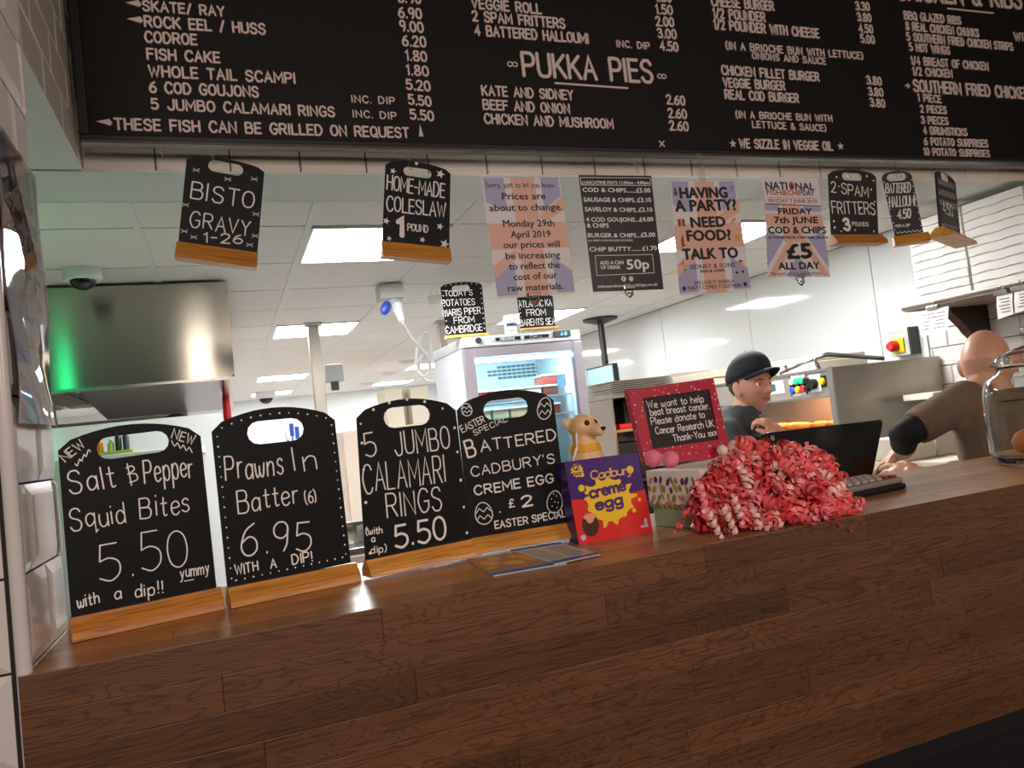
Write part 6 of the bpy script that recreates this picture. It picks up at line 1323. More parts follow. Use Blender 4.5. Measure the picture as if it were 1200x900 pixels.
for i in range(820):
    a = rq.uniform(0, 2 * PI); zz = rq.random(); h_ = zz ** .9; q = math.sqrt(max(0, 1 - h_ * h_)) ** .8
    n_ = ex * math.cos(a) * q + ey * math.sin(a) * q + Vector((0, 0, h_))
    sh_ = rq.uniform(.88, 1.04); fx_ = math.cos(a) * q
    p = RC + ex * (fx_ * AXR * sh_) + ey * (math.sin(a) * q * AYR * sh_) + Vector((0, 0, .008 + h_ * HR_ * sh_ * (1 - .12 * max(0, fx_))))
    tw = Vector((rq.uniform(-1, 1), rq.uniform(-1, 1), rq.uniform(-1, .6)))
    d = (n_ * .45 + tw)
    k = rq.choices((0, 1, 2, 3), (.42, .22, .26, .10))[0]
    tn = rq.uniform(1.6, 3.4); curl(RB[k], p, d, tn * rq.uniform(.008, .0115), rq.uniform(.0075, .013), tn, rq.uniform(.0065, .0088), .9)
for x, y, k in ((829, 612, 3), (848, 608, 3), (880, 585, 3), (869, 560, 3), (925, 545, 2), (915, 575, 3), (960, 590, 3), (905, 600, 3), (860, 595, 3), (940, 600, 2), (820, 580, 2), (975, 595, 3), (885, 610, 3)):
    curl(RB[k], at(x, y, Y=1.035 if y < 600 else 1.02) + Vector((0, 0, .02)), Vector((rq.uniform(-.2, .4), -.15, -.9)), .05, .007, 4, .007, .5)
for x0, y0, x1, y1, k in ((800, 612, 790, 626, 0), (985, 590, 1003, 596, 0), (955, 600, 985, 618, 0), (975, 608, 998, 624, 0), (990, 600, 1008, 583, 0), (810, 590, 793, 620, 1)):
    a = at(x0, y0, Y=1.03); b_ = at(x1, y1, Y=.995); pts = [a.lerp(b_, q / 8) + Vector((.003 * math.sin(q * 1.7), 0, .003 * math.cos(q * 1.7))) for q in range(9)]
    vs = []
    for q, p in enumerate(pts): ww = Vector((.003 * math.cos(q * .8), .001, .003 * math.sin(q * .8))); vs += [p - ww, p + ww]
    RB[k].add(vs, [(2 * q, 2 * q + 1, 2 * q + 3, 2 * q + 2) for q in range(8)])
for (n_, c_), m in zip(RM, RB): m.build(n_, ribmat(n_ + '_satin', c_), rb, smooth='all', kind='stuff')
for i in range(26):
    pass

# glass jar with fried rolls
JC = Vector((1.690, 1.165, CZ)); JR = .12
jar = thing('glass_jar', 'large clear glass jar with lid standing at the right end of the counter', 'jar', JC); JM = Matrix.Translation(JC)
JG = glassmat('jar_glass', '#fafdfb', .0, 1.2)
outer = [(.001, .004), (JR * .86, 0), (JR * .95, .008), (JR, .03), (JR * 1.02, .1), (JR * 1.0, .165), (JR * .92, .19), (JR * .74, .203), (JR * .70, .212), (JR * .74, .218)]
inner = [(r_ - .0035, z_) for r_, z_ in reversed(outer[2:])] + [(JR * .86, .012), (.001, .012)]
prof = outer + inner
m = MB(); m.lathe(prof, 48, JM, cap=False); m.build('jar_body', JG, jar, smooth='all', fix=True)
lidp = [(JR * .6, .219), (JR * .8, .2195), (JR * .82, .225), (JR * .7, .24), (JR * .45, .254), (JR * .2, .262), (JR * .16, .27), (JR * .24, .282), (JR * .25, .295), (JR * .15, .306), (.001, .308)]
lin = [(.001, .256), (JR * .2, .254), (JR * .42, .248), (JR * .6, .236), (JR * .6, .219)]
m = MB(); m.lathe(lidp + lin, 40, JM, cap=False); m.build('jar_lid', JG, jar, smooth='all', fix=True)
BUN = mat('glazed_orange_roll', '#d9812b', .4, vary=.25, scale=40, bump=.5)
for i, (dx, dy, dz, s_) in enumerate(((-.052, -.004, .05, 1.25), (.045, .02, .045, 1.15), (.01, -.06, .042, 1.05))):
    m = MB(); m.ell((JC.x + dx, JC.y + dy, CZ + dz), (.042 * s_, .036 * s_, .026 * s_), n=18); rz_ = random.Random(i); m.v = [v + Vector((rz_.uniform(-1, 1), rz_.uniform(-1, 1), rz_.uniform(-1, 1))) * .0012 for v in m.v]
    tag(m.build('fried_roll', BUN, smooth='all'), ['orange fried roll at the left inside the glass jar', 'orange fried roll at the right back inside the glass jar', 'orange fried roll at the front inside the glass jar'][i], 'food', 'fried rolls in the jar')

# ------------------------------------------------------------------ people
SKIN = mat('light_skin', '#c98f76', .5, vary=.07, scale=25, bump=.1); SKIN2 = mat('warm_skin', '#cd9678', .42, vary=.08, scale=25, bump=.1)
LIPS = mat('lips', '#a35d52', .45); HAIRM = mat('short_brown_hair', '#4a342a', .8, vary=.2, scale=200, bump=.5)
def head_mesh(mb, c, fwd, up=Vector((0, 0, 1)), s=1.0, bald=False):
    """head about 0.235 m tall; c is its centre at eye level, fwd the way the face looks"""
    f = fwd.normalized(); r = f.cross(up).normalized(); u = r.cross(f).normalized()
    nu, nv = 72, 54; vs = []; fs = []
    def g(x, z, cx, cz, sx, sz): return math.exp(-((x - cx) / sx) ** 2 - ((z - cz) / sz) ** 2)
    for j in range(nv + 1):
        th = PI * j / nv
        for i in range(nu):
            a = 2 * PI * i / nu; x = math.sin(th) * math.cos(a); y = math.sin(th) * math.sin(a); z = math.cos(th)
            X = .076 * x; Y = .097 * y - .004; Z = .118 * z
            if Z < 0:
                k = (-Z / .118); X *= 1 - .30 * k ** 1.6
                if y < 0: Y *= 1 - .45 * min(1, k * 1.3)
                else: Y *= 1 - .10 * k
            else: X *= 1 + .02 * z; Y *= 1.0
            if y > 0:
                w_ = min(1, y * 2.2)
                d = .0
                d += .029 * g(X, Z, 0, -.027, .0115, .016) + .015 * g(X, Z, 0, -.006, .009, .022)
                d += .006 * g(X, Z, .012, -.031, .007, .007) + .006 * g(X, Z, -.012, -.031, .007, .007)
                d -= .011 * (g(X, Z, .031, .004, .016, .011) + g(X, Z, -.031, .004, .016, .011))
                d += .005 * g(X, Z, 0, .026, .05, .010)
                d += .006 * g(X, Z, 0, -.056, .022, .0045) + .006 * g(X, Z, 0, -.066, .018, .005) - .004 * g(X, Z, 0, -.0605, .02, .0022)
                d -= .003 * g(X, Z, 0, -.078, .02, .006); d += .010 * g(X, Z, 0, -.097, .022, .016)
                d += .005 * (g(X, Z, .045, -.022, .016, .018) + g(X, Z, -.045, -.022, .016, .018))
                Y += d * w_
            vs.append(c + (r * X + f * Y + u * Z) * s)
    for j in range(nv):
        for i in range(nu):
            a = j * nu + i; b = j * nu + (i + 1) % nu; fs.append((a, a + nu, b + nu, b))
    mb.add(vs, fs)
    for sg in (-1, 1):
        R_ = Matrix((r, f, u)).transposed() @ Matrix.Rotation(sg * .35, 3, 'Z') @ Matrix.Rotation(.15, 3, 'X')
        mb.ell(c + (r * (sg * .079) + f * -.006 + u * -.008) * s, (.008 * s, .019 * s, .032 * s), n=16, rot=R_)
        mb.ell(c + (r * (sg * .077) + f * .004 + u * -.03) * s, (.007 * s, .009 * s, .012 * s), n=10)
    return f, r, u
def face_bits(root, c, f, r, u, s=1.0, brow='#5a4030'):
    EYE_W = mat('eye_white', '#e9e4df', .2); IR = mat('blue_grey_iris', '#4d5a60', .15)
    for sg in (-1, 1):
        e = c + (r * (sg * .031) + f * .0715 + u * .003) * s
        ey_ = MB().ell(e, (.0118 * s,) * 3, n=16).build('eye', EYE_W, root, smooth='all')
        MB().ell(e + (f * .0085 + r * .001) * s, (.0062 * s,) * 3, n=12).build('iris', IR, ey_, smooth='all')
        m = MB(); m.tube([c + (r * (sg * (.014 + .011 * k)) + f * (.0935 - .0035 * k - .0012 * k * k) + u * (.0215 + .0035 * math.sin(k * 1.05))) * s for k in range(4)], [.002 * s, .0032 * s, .003 * s, .0015 * s], 6); m.build('eyebrow', mat('eyebrow_hair', brow, .8), root, smooth='all')
        m = MB(); m.tube([c + (r * (sg * (.019 + .008 * k)) + f * (.0865 - .002 * abs(k - 1.5)) + u * (.009 + .0028 * math.sin(k * 1.05))) * s for k in range(4)], .0022 * s, 6); m.build('eyelid', SKIN, root, smooth='all')
    m = MB(); m.tube([c + (r * (.0075 * k) + f * (.0945 - .0017 * k * k) + u * (-.0565 + (-.0010 if k == 0 else .0004))) * s for k in (-3, -2, -1, 0, 1, 2, 3)], [.001 * s, .0026 * s, .0032 * s, .003 * s, .0032 * s, .0026 * s, .001 * s], 8)
    m.tube([c + (r * (.007 * k) + f * (.0935 - .0019 * k * k) + u * -.0655) * s for k in (-3, -2, -1, 0, 1, 2, 3)], [.001 * s, .003 * s, .0038 * s, .004 * s, .0038 * s, .003 * s, .001 * s], 8)
    m.build('lips', LIPS, root, smooth='all', kind='stuff')
def hand(mb, wrist, d, palm_n, thumb_side, curls, s=1.0, spread=.1):
    """palm from wrist along d; palm_n is where the palm faces; fingers curl towards palm_n"""
    d = d.normalized(); n = (palm_n - d * palm_n.dot(d)).normalized(); w = d.cross(n) * thumb_side
    pc = wrist + d * .045 * s
    mb.ell(pc, (.05 * s, .042 * s, .016 * s), n=16, rot=Matrix((d, w, n)).transposed())
    mb.cap(wrist - d * .02 * s, wrist + d * .03 * s, .025 * s, .027 * s)
    L = (.072, .08, .074, .058)
    for i in range(4):
        b = wrist + d * (.078 - .006 * abs(i - 1.3)) * s + w * (.030 - .0205 * i) * s
        dd = (d + w * spread * (1.2 - i)).normalized(); c1 = curls[i]; p = b; a = 0
        for q, fr in enumerate((.45, .32, .23)):
            a += c1 * (.8 if q == 0 else 1.0); e = p + (dd * math.cos(a) + n * math.sin(a)) * L[i] * fr * s
            mb.cap(p, e, (.0092 - .0008 * q) * s, (.0085 - .0009 * q) * s, 10); p = e
    t0 = wrist + d * .025 * s + w * .028 * s; t1 = t0 + (d * .6 + w * .65 + n * .35).normalized() * .036 * s; t2 = t1 + (d * .85 + w * .1 + n * .5).normalized() * .03 * s
    mb.cap(wrist + d * .02 * s + w * .012 * s, t0, .015 * s, .0135 * s, 10); mb.cap(t0, t1, .0125 * s, .0105 * s, 10); mb.cap(t1, t2, .0105 * s, .0085 * s, 10)
def ringv(c, fx, fy, rx, ry): return (Vector(c), fx * rx, fy * ry)
def person(name, label, J, skin, shirt_m, trouser_m, s=1.0, cap_col=None, apron=None, face=True, sleeve=.55, bald=False, voxel=.0055, extra=None):
    """J: head, face (dir), neck, chest, pelvis, bf (body facing), sh/el/wr for l and r, hand specs"""
    hc = J['head']; bf = J['bf'].normalized(); br = bf.cross(Vector((0, 0, 1))).normalized(); up = Vector((0, 0, 1))
    root = thing('person', label, 'person', (J['pelvis'].x, J['pelvis'].y, 0))
    body = MB(); f, r, u = head_mesh(body, hc, J['face'], J.get('up', up), s, bald)
    neck = J['neck']; chest = J['chest']; pel = J['pelvis']
    body.cap(neck - Vector((0, 0, .02)), hc - f * .022 - u * .065, .061 * s, .054 * s, 20)
    body.cap(neck.lerp(chest, .45), neck.lerp(chest, .6), .07, .085, 16)
    def torso(mb, g):
        rings = []
        for t_, rx, ry in ((0, .155, .12), (.18, .16, .118), (.4, .15, .108), (.62, .165, .118), (.8, .172, .118), (.92, .16, .1), (1.0, .125, .08), (1.06, .075, .062)):
            c = pel.lerp(chest, min(1, t_ / .75)) if t_ < .75 else chest.lerp(neck, (t_ - .75) / .25)
            if t_ > 1:
                if not g: continue
                rx, ry = .078, .066; t_ = 1.03
            rings.append(ringv(c, br, bf, (rx + g) * s, (ry + g) * s))
        mb.loft(rings, 24, 2.3)
    torso(body, 0)
    for sd in 'lr':
        sh, el, wr = J['sh' + sd], J['el' + sd], J['wr' + sd]
        body.cap(sh, el, .05, .04, 16); body.cap(el, el.lerp(wr, .35), .041, .043, 16); body.cap(el.lerp(wr, .3), wr, .043, .027, 16); body.cap(chest.lerp(sh, .4) + Vector((0, 0, .02)), sh, .07, .058, 14)
        hs = J.get('hand' + sd)
        if hs: hand(body, wr, *hs)
    for sg in (-1, 1):
        hip = pel + br * (.085 * sg) - Vector((0, 0, .03)); kn = Vector((hip.x, hip.y, .50)) + bf * .02; an = Vector((hip.x, hip.y, .09))
        body.cap(hip, kn, .085, .058, 14); body.cap(kn, an, .058, .038, 14); body.cap(an - Vector((0, 0, .045)), an + bf * .14 - Vector((0, 0, .05)), .04, .035, 12)
    o = body.build('body', skin, root, smooth='all'); remesh_obj(o, voxel, 1, .4)
    sb = MB(); torso(sb, .014)
    for sd in 'lr':
        sh, el = J['sh' + sd], J['el' + sd]; e2 = sh.lerp(el, sleeve)
        d = (el - sh).normalized()
        sb.cap(chest.lerp(sh, .35) + Vector((0, 0, .018)), sh, .085, .072, 16)
        a_ = sh - d * .02; side_v = d.cross(Vector((.3, .2, .9))).normalized(); o2 = side_v.cross(d)
        sb.loft([(sh - d * .03, side_v * .05, o2 * .05), (sh, side_v * .068, o2 * .068), (sh.lerp(e2, .5), side_v * .064, o2 * .064), (e2, side_v * .06, o2 * .06)], 20, 2)
    so = sb.build('shirt', shirt_m, root, smooth='all'); remesh_obj(so, .0085, 4, .6)
    tm = so.modifiers.new('folds', 'DISPLACE'); tx = bpy.data.textures.new('folds', 'CLOUDS'); tx.noise_scale = .09; tm.texture = tx; tm.strength = .016; tm.mid_level = .5
    # collar
    cb_ = MB(); nc = neck + Vector((0, 0, .012)); ax = (hc - f * .022 - u * .065 - neck).normalized()
    n_ = 28; vs = []
    for k in range(n_):
        a = 2 * PI * k / n_; ca, sa = math.cos(a), math.sin(a); h_ = .044 - .03 * max(0, sa)
        b_ = nc + br * (ca * .078) + bf * (sa * .076)
        vs += [b_ + ax * h_, b_ + br * ca * .006 + bf * sa * .006 + ax * (h_ + .002), b_ + br * (ca * .026) + bf * (sa * .026) + ax * (.008 - .03 * max(0, sa))]
    fs = []
    for k in range(n_):
        for q in range(2): a0 = 3 * k + q; b0 = 3 * ((k + 1) % n_) + q; fs.append((a0, b0, b0 + 1, a0 + 1))
    cb_.add(vs, fs); co = cb_.build('collar', J.get('collar_m', shirt_m), root, smooth='all')
    sm_ = co.modifiers.new('th', 'SOLIDIFY'); sm_.thickness = .003
    if J.get('stripe'):
        st = MB(); P = [vs[3 * (k % n_) + 2] + (vs[3 * (k % n_) + 2] - nc).normalized() * .002 for k in range(n_ + 1)]; st.tube(P, .0024, 6); st.build('collar_stripe', WHITEP, root, smooth='all')
    tb = MB()
    tb.loft([ringv(pel + Vector((0, 0, .03)), br, bf, .168, .13), ringv(pel - Vector((0, 0, .06)), br, bf, .172, .135), ringv(pel - Vector((0, 0, .14)), br, bf, .17, .12)], 20, 2.3)
    for sg in (-1, 1):
        hip = pel + br * (.088 * sg) - Vector((0, 0, .06)); kn = Vector((hip.x, hip.y, .50)) + bf * .02; an = Vector((hip.x, hip.y, .10))
        tb.cap(hip, kn, .1, .075, 14); tb.cap(kn, an, .075, .062, 14)
    to = tb.build('trousers', trouser_m, root, smooth='all'); remesh_obj(to, .012, 3, .5)
    for sg in (-1, 1):
        an = pel + br * (.088 * sg); MB().loft([(Vector((an.x, an.y, .0)) + bf * .05, br * .052, bf * .14), (Vector((an.x, an.y, .05)) + bf * .05, br * .05, bf * .135), (Vector((an.x, an.y, .09)) + bf * .0, br * .045, bf * .06)], 18, 2.3).build('shoe', BLKM, root, smooth='all')
    if face: face_bits(root, hc, f, r, u, s)
    return root, f, r, u
GPOLO = mat('charcoal_polo_knit', '#3c4142', .85, vary=.1, scale=300, bump=.3); TAUPE = mat('taupe_tshirt_knit', '#6d5a48', .9, vary=.12, scale=250, bump=.3); GPALE = mat('grey_polo_knit', '#6d7270', .85, vary=.1, scale=250, bump=.3)
TROU = mat('black_trousers', '#17181c', .8, vary=.1)
# man in a cap, turned to the right, hand at his chin
hc = deep(880.5, 452, 3.3); away = Vector((hc.x, hc.y, 0)).normalized(); right = Vector((away.y, -away.x, 0))
fw = (right * .70 - away * .72 + Vector((0, 0, -.03))).normalized()
bf = (right * .88 - away * .25).normalized(); brt = bf.cross(Vector((0, 0, 1)))
neck = hc - Vector((0, 0, .128)) - bf * .07; chest = neck - Vector((0, 0, .18)) - bf * .04; pel = Vector((chest.x, chest.y, .98)) + bf * .0
shR = neck + brt * .175 - Vector((0, 0, .065)); shL = neck - brt * .175 - Vector((0, 0, .065))
wrR = deep(914, 509, 3.05); elR = shR.lerp(wrR, .5) + Vector((0, 0, -.19)) - away * .02
elL = shL + Vector((0, 0, -.28)) + bf * .05; wrL = elL + bf * .22 + Vector((0, 0, -.02))
J = dict(head=hc, face=fw, neck=neck, chest=chest, pelvis=pel, bf=bf, shr=shR, elr=elR, wrr=wrR, shl=shL, ell=elL, wrl=wrL, stripe=True,
         handr=((Vector((0, 0, .8)) - right * .6 + away * .1), (away * .4 - right * .4 + Vector((0, 0, -.7))), 1, (.75, .8, .85, .9), .95, .1), handl=(bf, Vector((0, 0, -1)), 1, (.3, .3, .35, .4), 1.0, .1))
root, f, r, u = person('person', 'person in a dark cap and charcoal polo looking right, hand raised to the chin', J, SKIN, GPOLO, TROU, face=True, sleeve=.8, voxel=.0038)
# hair fringe below the cap and the cap itself
CAPM = mat('dark_cap_cloth', '#1d2227', .8, vary=.15, scale=200, bump=.3)
def P_(x, y, z): return hc + r * x + f * y + u * z
m = MB(); rings = []
for z_, k in ((.004, 1.0), (.03, 1.035), (.055, .99), (.08, .87), (.102, .66), (.118, .38), (.124, .1)): rings.append((P_(0, -.012 - .004 * (1 - k), z_ + .024), r * (.086 * k), (f + u * .24) * (.106 * k)))
m.loft(rings, 28, 2.0); cp = m.build('cap', CAPM, root, smooth='all')
m = MB(); top = []; bot = []
n_ = 14
for i in range(n_ + 1):
    a = PI * (.08 + .84 * i / n_); ca, sa = math.cos(a), math.sin(a)
    inn = P_(.079 * ca, -.012 + .1 * sa, .030 + .024 * sa); out = P_(.07 * ca, -.0 + .1 * sa + .055 * sa ** .7, .034 + .030 * sa - .018 * abs(ca) ** 2)
    mid = inn.lerp(out, .5) + u * .008; top.append((inn, mid, out))
for q in range(2):
    for i in range(n_):
        a0, b0 = top[i], top[i + 1]; m.add([a0[q], b0[q], b0[q + 1], a0[q + 1]], [(0, 1, 2, 3)])
pk = m.build('peak', CAPM, cp, smooth='all'); sm_ = pk.modifiers.new('th', 'SOLIDIFY'); sm_.thickness = .004
bmw = None
m = MB().ell(P_(0, -.012, .149), (.006, .006, .004), n=10); m.build('cap_button', CAPM, cp, smooth='all')
m = MB(); m.loft([(P_(0, -.018, -.038), r * .060, f * .076), (P_(0, -.017, -.01), r * .0785, f * .091), (P_(0, -.015, .03), r * .081, f * .096)], 24, 2.0)
# only the back half of the hair ring shows; the face side lies inside the skin
hr = m.build('short_hair', HAIRM, root, smooth='all')
bm = bmesh.new(); bm.from_mesh(hr.data)
dl = [v for v in bm.verts if (Vector(v.co) + root.location - hc).dot(f) > .012]
bmesh.ops.delete(bm, geom=dl, context='VERTS'); bm.to_mesh(hr.data); bm.free()

# bald man seen from behind
hc = deep(1156, 426, 2.66); away = Vector((hc.x, hc.y, 0)).normalized(); right = Vector((away.y, -away.x, 0))
fw = (away * .93 + right * .2 + Vector((0, 0, -.22))).normalized()
bf = (away * .96 - right * .22).normalized(); brt = bf.cross(Vector((0, 0, 1)))
neck = hc - Vector((0, 0, .15)) - bf * .045 + right * .02; chest = neck - Vector((0, 0, .19)) - bf * .01 + right * .035; pel = Vector((chest.x, chest.y, .98)) + right * .02 - bf * .02
shL = deep(1131, 470, 2.62); shR = neck + brt * .19 - Vector((0, 0, .07))
elL = deep(1060, 509, 2.58); wrL = deep(1058, 530, 2.66); elR = shR + Vector((0, 0, -.29)) + brt * .04; wrR = deep(1052, 553, 2.6); wrR = elR + bf * .2 - brt * .12
J = dict(head=hc, face=fw, neck=neck, chest=chest, pelvis=pel, bf=bf, shr=shR, elr=elR, wrr=wrR, shl=shL, ell=elL, wrl=wrL,
         handl=((-right * .75 + Vector((0, 0, -.45)) + away * .15), (Vector((0, 0, -.6)) + right * .4 - away * .1), 1, (.35, .45, .5, .55), 1.05, .16), handr=(bf, Vector((0, 0, -1)), 1, (.3, .3, .3, .3), 1.0, .1))
root, f, r, u = person('person', 'bald person in a taupe shirt seen from behind, left elbow in a black support', J, SKIN2, TAUPE, TROU, face=True, sleeve=.82)
m = MB(); d = (elL - shL).normalized()
m.cap(shL.lerp(elL, .80), elL + d * .004, .050, .047, 18); m.cap(elL, elL.lerp(wrL, .5), .047, .043, 18); es = m.build('elbow_support', mat('black_elastic', '#101012', .8, vary=.2, scale=150, bump=.3), root, smooth='all'); remesh_obj(es, .005, 4, .6)
m = MB(); m.loft([(neck + Vector((0, 0, .02)), brt * .088, bf * .083), (neck + Vector((0, 0, .034)), brt * .081, bf * .077)], 28, 2.0); m.build('neckband', mat('white_band', '#d8d4cf', .8), root, smooth='all')
# other hand reaching in from the right below
m = MB(); w0 = deep(1080, 556, 2.5); m.cap(w0, w0 + right * .14 - Vector((0, 0, .12)), .027, .036); hand(m, w0, (-right * .95 + Vector((0, 0, .1))), (Vector((0, 0, -.5)) + away * .6), -1, (.4, .5, .55, .6), 1.02, .16)
o = m.build('right_hand', SKIN2, root, smooth='all'); remesh_obj(o, .005, 2, .4)
t_ = MB().bbox(-.03, .03, -.045, .045, -.006, .006, .003, Matrix.Translation(deep(1054, 548, 2.6)))
tag(t_.build('white_slip', PAPER), 'small white packet held between the hands of the bald man', 'packet')

# person in grey polo and apron glimpsed between the two left boards
hc = at(206, 505, Y=4.3); bf = Vector((-.35, -.6, 0)).normalized(); brt = bf.cross(Vector((0, 0, 1)))
hc.z = 1.68
neck = hc - Vector((0, 0, .16)); chest = neck - Vector((0, 0, .19)); pel = Vector((chest.x, chest.y, .96))
dR = Vector((1, 0, 0)); q0 = at(247, 560, Y=4.25)
shL = Vector((q0.x - .03, 4.28, neck.z - .09)); elL = at(249, 598, Y=4.15); wrL = elL + Vector((-.16, -.16, -.06)); elL.x += .0
shR = neck + brt * -.18 * -1 - Vector((0, 0, .07)); shR = neck - dR * .18 - Vector((0, 0, .07)); elR = shR + Vector((-.04, -.04, -.28)); wrR = elR + Vector((.12, -.2, -.02))
J = dict(head=hc, face=bf, neck=neck, chest=chest, pelvis=pel, bf=bf, shr=shR, elr=elR, wrr=wrR, shl=shL, ell=elL, wrl=wrL, handl=(Vector((-.7, -.6, -.1)), Vector((0, 0, -1)), 1, (.4,) * 4, 1.0, .1), handr=(Vector((.6, -.6, -.1)), Vector((0, 0, -1)), -1, (.4,) * 4, 1.0, .1))
root, f, r, u = person('person', 'person in grey polo and pale apron, glimpsed between the two leftmost counter boards', J, SKIN2, GPALE, TROU, face=True, sleeve=.8, voxel=.008)
m = MB(); m.loft([(hc + u * .03 - f * .01, r * .084, f * .1), (hc + u * .07 - f * .012, r * .078, f * .094), (hc + u * .1 - f * .01, r * .055, f * .07), (hc + u * .122 - f * .008, r * .02, f * .03)], 22, 2.0); m.build('dark_hair', HAIRM, root, smooth='all')
m = MB(); rings_ = []
for z_, rx in ((chest.z + .02, .12), (pel.z + .1, .19), (pel.z - .1, .205), (pel.z - .42, .21)):
    rings_.append((Vector((pel.x, pel.y, z_)) + bf * .0, brt * rx, bf * .155))
m.loft(rings_, 24, 2.3); m.build('pale_apron', mat('pale_green_apron', '#aeb5a2', .85, vary=.15, scale=12, bump=.3), root, smooth='all')

# bottles and a tray glimpsed through the handle of the leftmost board
lz = None
p = at(150, 531, Y=3.3); t = thing('condiment_shelf', 'bright kitchen ledge with bottles glimpsed through the handle of the leftmost board', 'shelf', (p.x, 3.3, 0))
MB().box(p.x - .5, p.x + .25, 3.25, 3.6, 0, p.z - .03).build('cabinet_body', WHITEP, t); MB().bbox(p.x - .52, p.x + .27, 3.23, 3.62, p.z - .03, p.z, .003).build('ledge_top', WHITEP, t)
MB().box(p.x - .5, p.x + .35, 3.62, 3.64, 0, p.z + .14).build('white_splashback', GLOSSW, t)
tr_ = MB().bbox(p.x - .13, p.x + .02, 3.28, 3.4, p.z, p.z + .014, .004); tag(tr_.build('green_tray', mat('olive_tray', '#7f9a3a', .4)), 'small green tray seen through the handle hole of the leftmost board', 'tray')
for i, (dx, c_, nm, hh) in enumerate(((-.10, '#d87a22', 'orange', .05), (-.062, '#a8b86a', 'pale green', .045), (-.035, '#252a33', 'dark', .075), (-.008, '#3a4150', 'slate', .075))):
    t = thing('sauce_bottle', nm + ' sauce bottle seen through the handle hole of the leftmost board', 'bottle', (p.x + dx, 3.34, p.z + .014), 'sauce bottles'); M_b = Matrix.Translation((p.x + dx, 3.34, p.z + .0145))
    MB().lathe([(.001, 0), (.012, 0), (.012, hh * .7), (.005, hh * .85), (.005, hh)], 14, M_b).build('bottle_body', mat('sauce_bottle_' + nm, c_, .3), t, smooth=True); MB().lathe([(.006, hh), (.006, hh + .01), (.001, hh + .01)], 10, M_b).build('bottle_cap', WHITEP, t, smooth=True)
# blue bottles glimpsed through the second board
for i, (x, hh) in enumerate(((337, .09), (343, .13), (349, .10))):
    p = at(x, 512, Y=4.55); z0_ = .97
    t = thing('cleaning_bottle', ['white and blue spray bottle, left of three behind the prawns board', 'blue spray bottle, middle of three behind the prawns board', 'blue spray bottle, right of three behind the prawns board'][i], 'bottle', (p.x, 4.55, z0_), 'cleaning bottles'); Mb = Matrix.Translation((p.x, 4.55, z0_))
    H_ = p.z - z0_ + hh * .6
    MB().lathe([(.001, 0), (.012, 0), (.0125, H_ * .8), (.006, H_ * .88), (.006, H_ * .9)], 14, Mb).build('bottle_body', mat('blue_clear_plastic', '#5a86c9', .3), t, smooth=True); MB().bbox(-.013, .010, -.008, .008, H_ * .9, H_, .002, Mb).build('spray_head', BLU if i else WHITEP, t)

# plastic-sleeved poster on the reveal of the hatch
XP = -.222
def rv(x, y): return at(x, y, X=XP)
t = thing('sleeved_poster', 'curled poster in a glossy plastic sleeve on the tiled pillar at left', 'poster', (XP, 1.1, 1.7))
y0_, y1_, z0_, z1_ = 1.018, 1.222, 1.615, 1.975
def sleeve(off, name, m_):
    n = 14; vs = []; 
    for k in range(n + 1):
        v = k / n; z_ = z0_ + (z1_ - z0_) * v
        for j in range(9):
            w = j / 8; y_ = y0_ + (y1_ - y0_) * w
            vs.append((XP + off + .010 * math.sin(w * PI) * (1 - v) + .005 * math.sin(v * 9 + w * 3) * (1 - v) ** 1.0, y_, z_))
    return vs, [(k * 9 + j, k * 9 + j + 1, (k + 1) * 9 + j + 1, (k + 1) * 9 + j) for k in range(n) for j in range(8)]
vs, fs = sleeve(0, '', None); MB().add(vs, fs).build('printed_sheet', POST_W, t, smooth='all')
class Sheet:
    pass
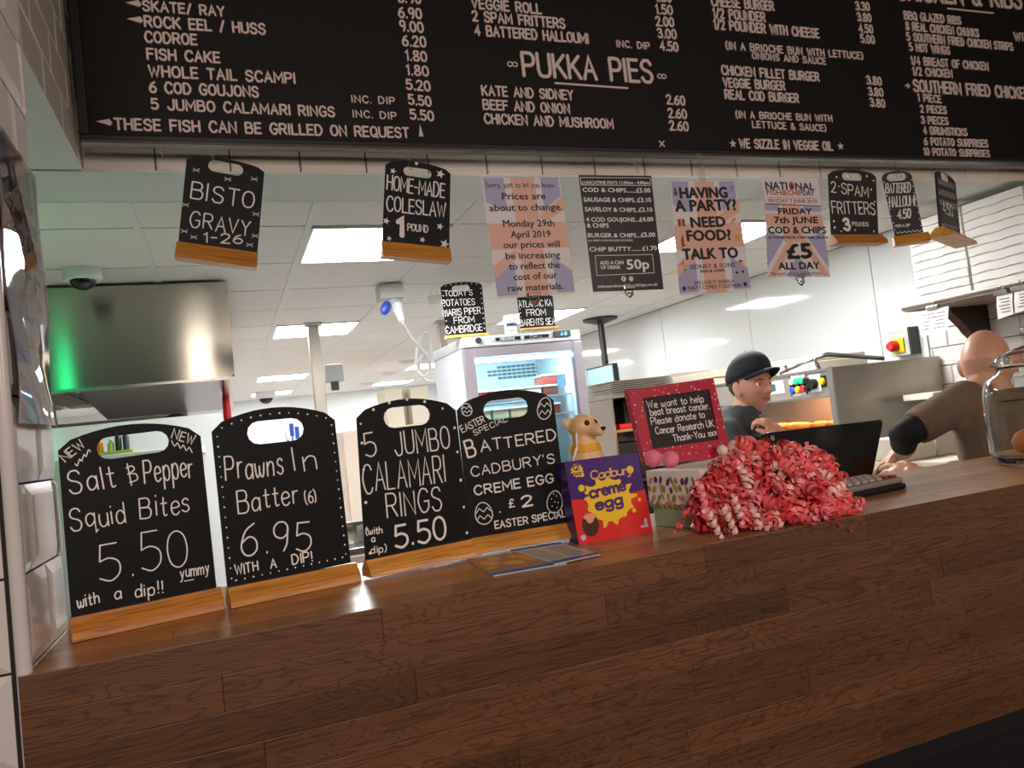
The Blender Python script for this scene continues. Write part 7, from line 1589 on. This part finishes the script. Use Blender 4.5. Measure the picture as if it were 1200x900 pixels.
RMx = Matrix(((0, -1, 0), (1, 0, 0), (0, 0, 1))).to_4x4(); RMx.translation = Vector((XP, 0, 0))
def onsheet(mb, off):
    out = MB()
    for v in mb.v:
        w = (v.x - y0_) / (y1_ - y0_); vv = (v.z - z0_) / (z1_ - z0_)
        out.v.append(Vector((XP + off + .010 * math.sin(w * PI) * (1 - vv) + .005 * math.sin(vv * 9 + w * 3) * (1 - vv), v.x, v.z)))
    out.f = mb.f; out.mi = mb.mi; return out
class LP:
    def px(s, x, y): return Vector((x, y))
def ptext(text, a, b, z_, cap):
    mb = MB(); vs_, fs_, x0, x1 = font_mesh(text, 0.0); sx = (b - a) / (x1 - x0); mb.add([(a + (v[0] - x0) * sx, 0, z_ + v[1] * cap / .72) for v in vs_], fs_); onsheet(mb, .0006).build('lettering', INK, t)
for tx_, a, b, z_, c_ in (('FRIDAY', 1.06, 1.18, 1.90, .018), ('7th JUNE', 1.045, 1.195, 1.872, .018), ('COD & CHIPS', 1.03, 1.21, 1.84, .02), ('£5', 1.07, 1.17, 1.745, .07), ('ALL DAY', 1.04, 1.2, 1.71, .022)): ptext(tx_, a, b, z_, c_)
def strip(pts_, m_, nm):
    mb = MB(); mb.add([(y0_ + (y1_ - y0_) * a, 0, z0_ + (z1_ - z0_) * b) for a, b in pts_], [tuple(range(len(pts_)))]); onsheet(mb, .0003).build(nm, m_, t)
for k in range(8):
    strip([(.38, k / 8), (.62, k / 8), (.62, (k + 1) / 8), (.38, (k + 1) / 8)], POST_O, 'salmon_stripe'); 
for k in range(6): strip([(k / 6, .58), ((k + 1) / 6, .58), ((k + 1) / 6, .74), (k / 6, .74)], POST_O, 'salmon_stripe')
for a in (0, .12, .64, .86): strip([(a, .8), (a + .12, .8), (a + .12, .97), (a, .97)], POST_B, 'lavender_patch'); strip([(a, .2), (a + .12, .2), (a + .12, .45), (a, .45)], POST_B, 'lavender_patch')
vs, fs = sleeve(.0016, '', None); MB().add(vs, fs).build('plastic_sleeve', thin_glass('sleeve_film', .1), t, smooth='all')
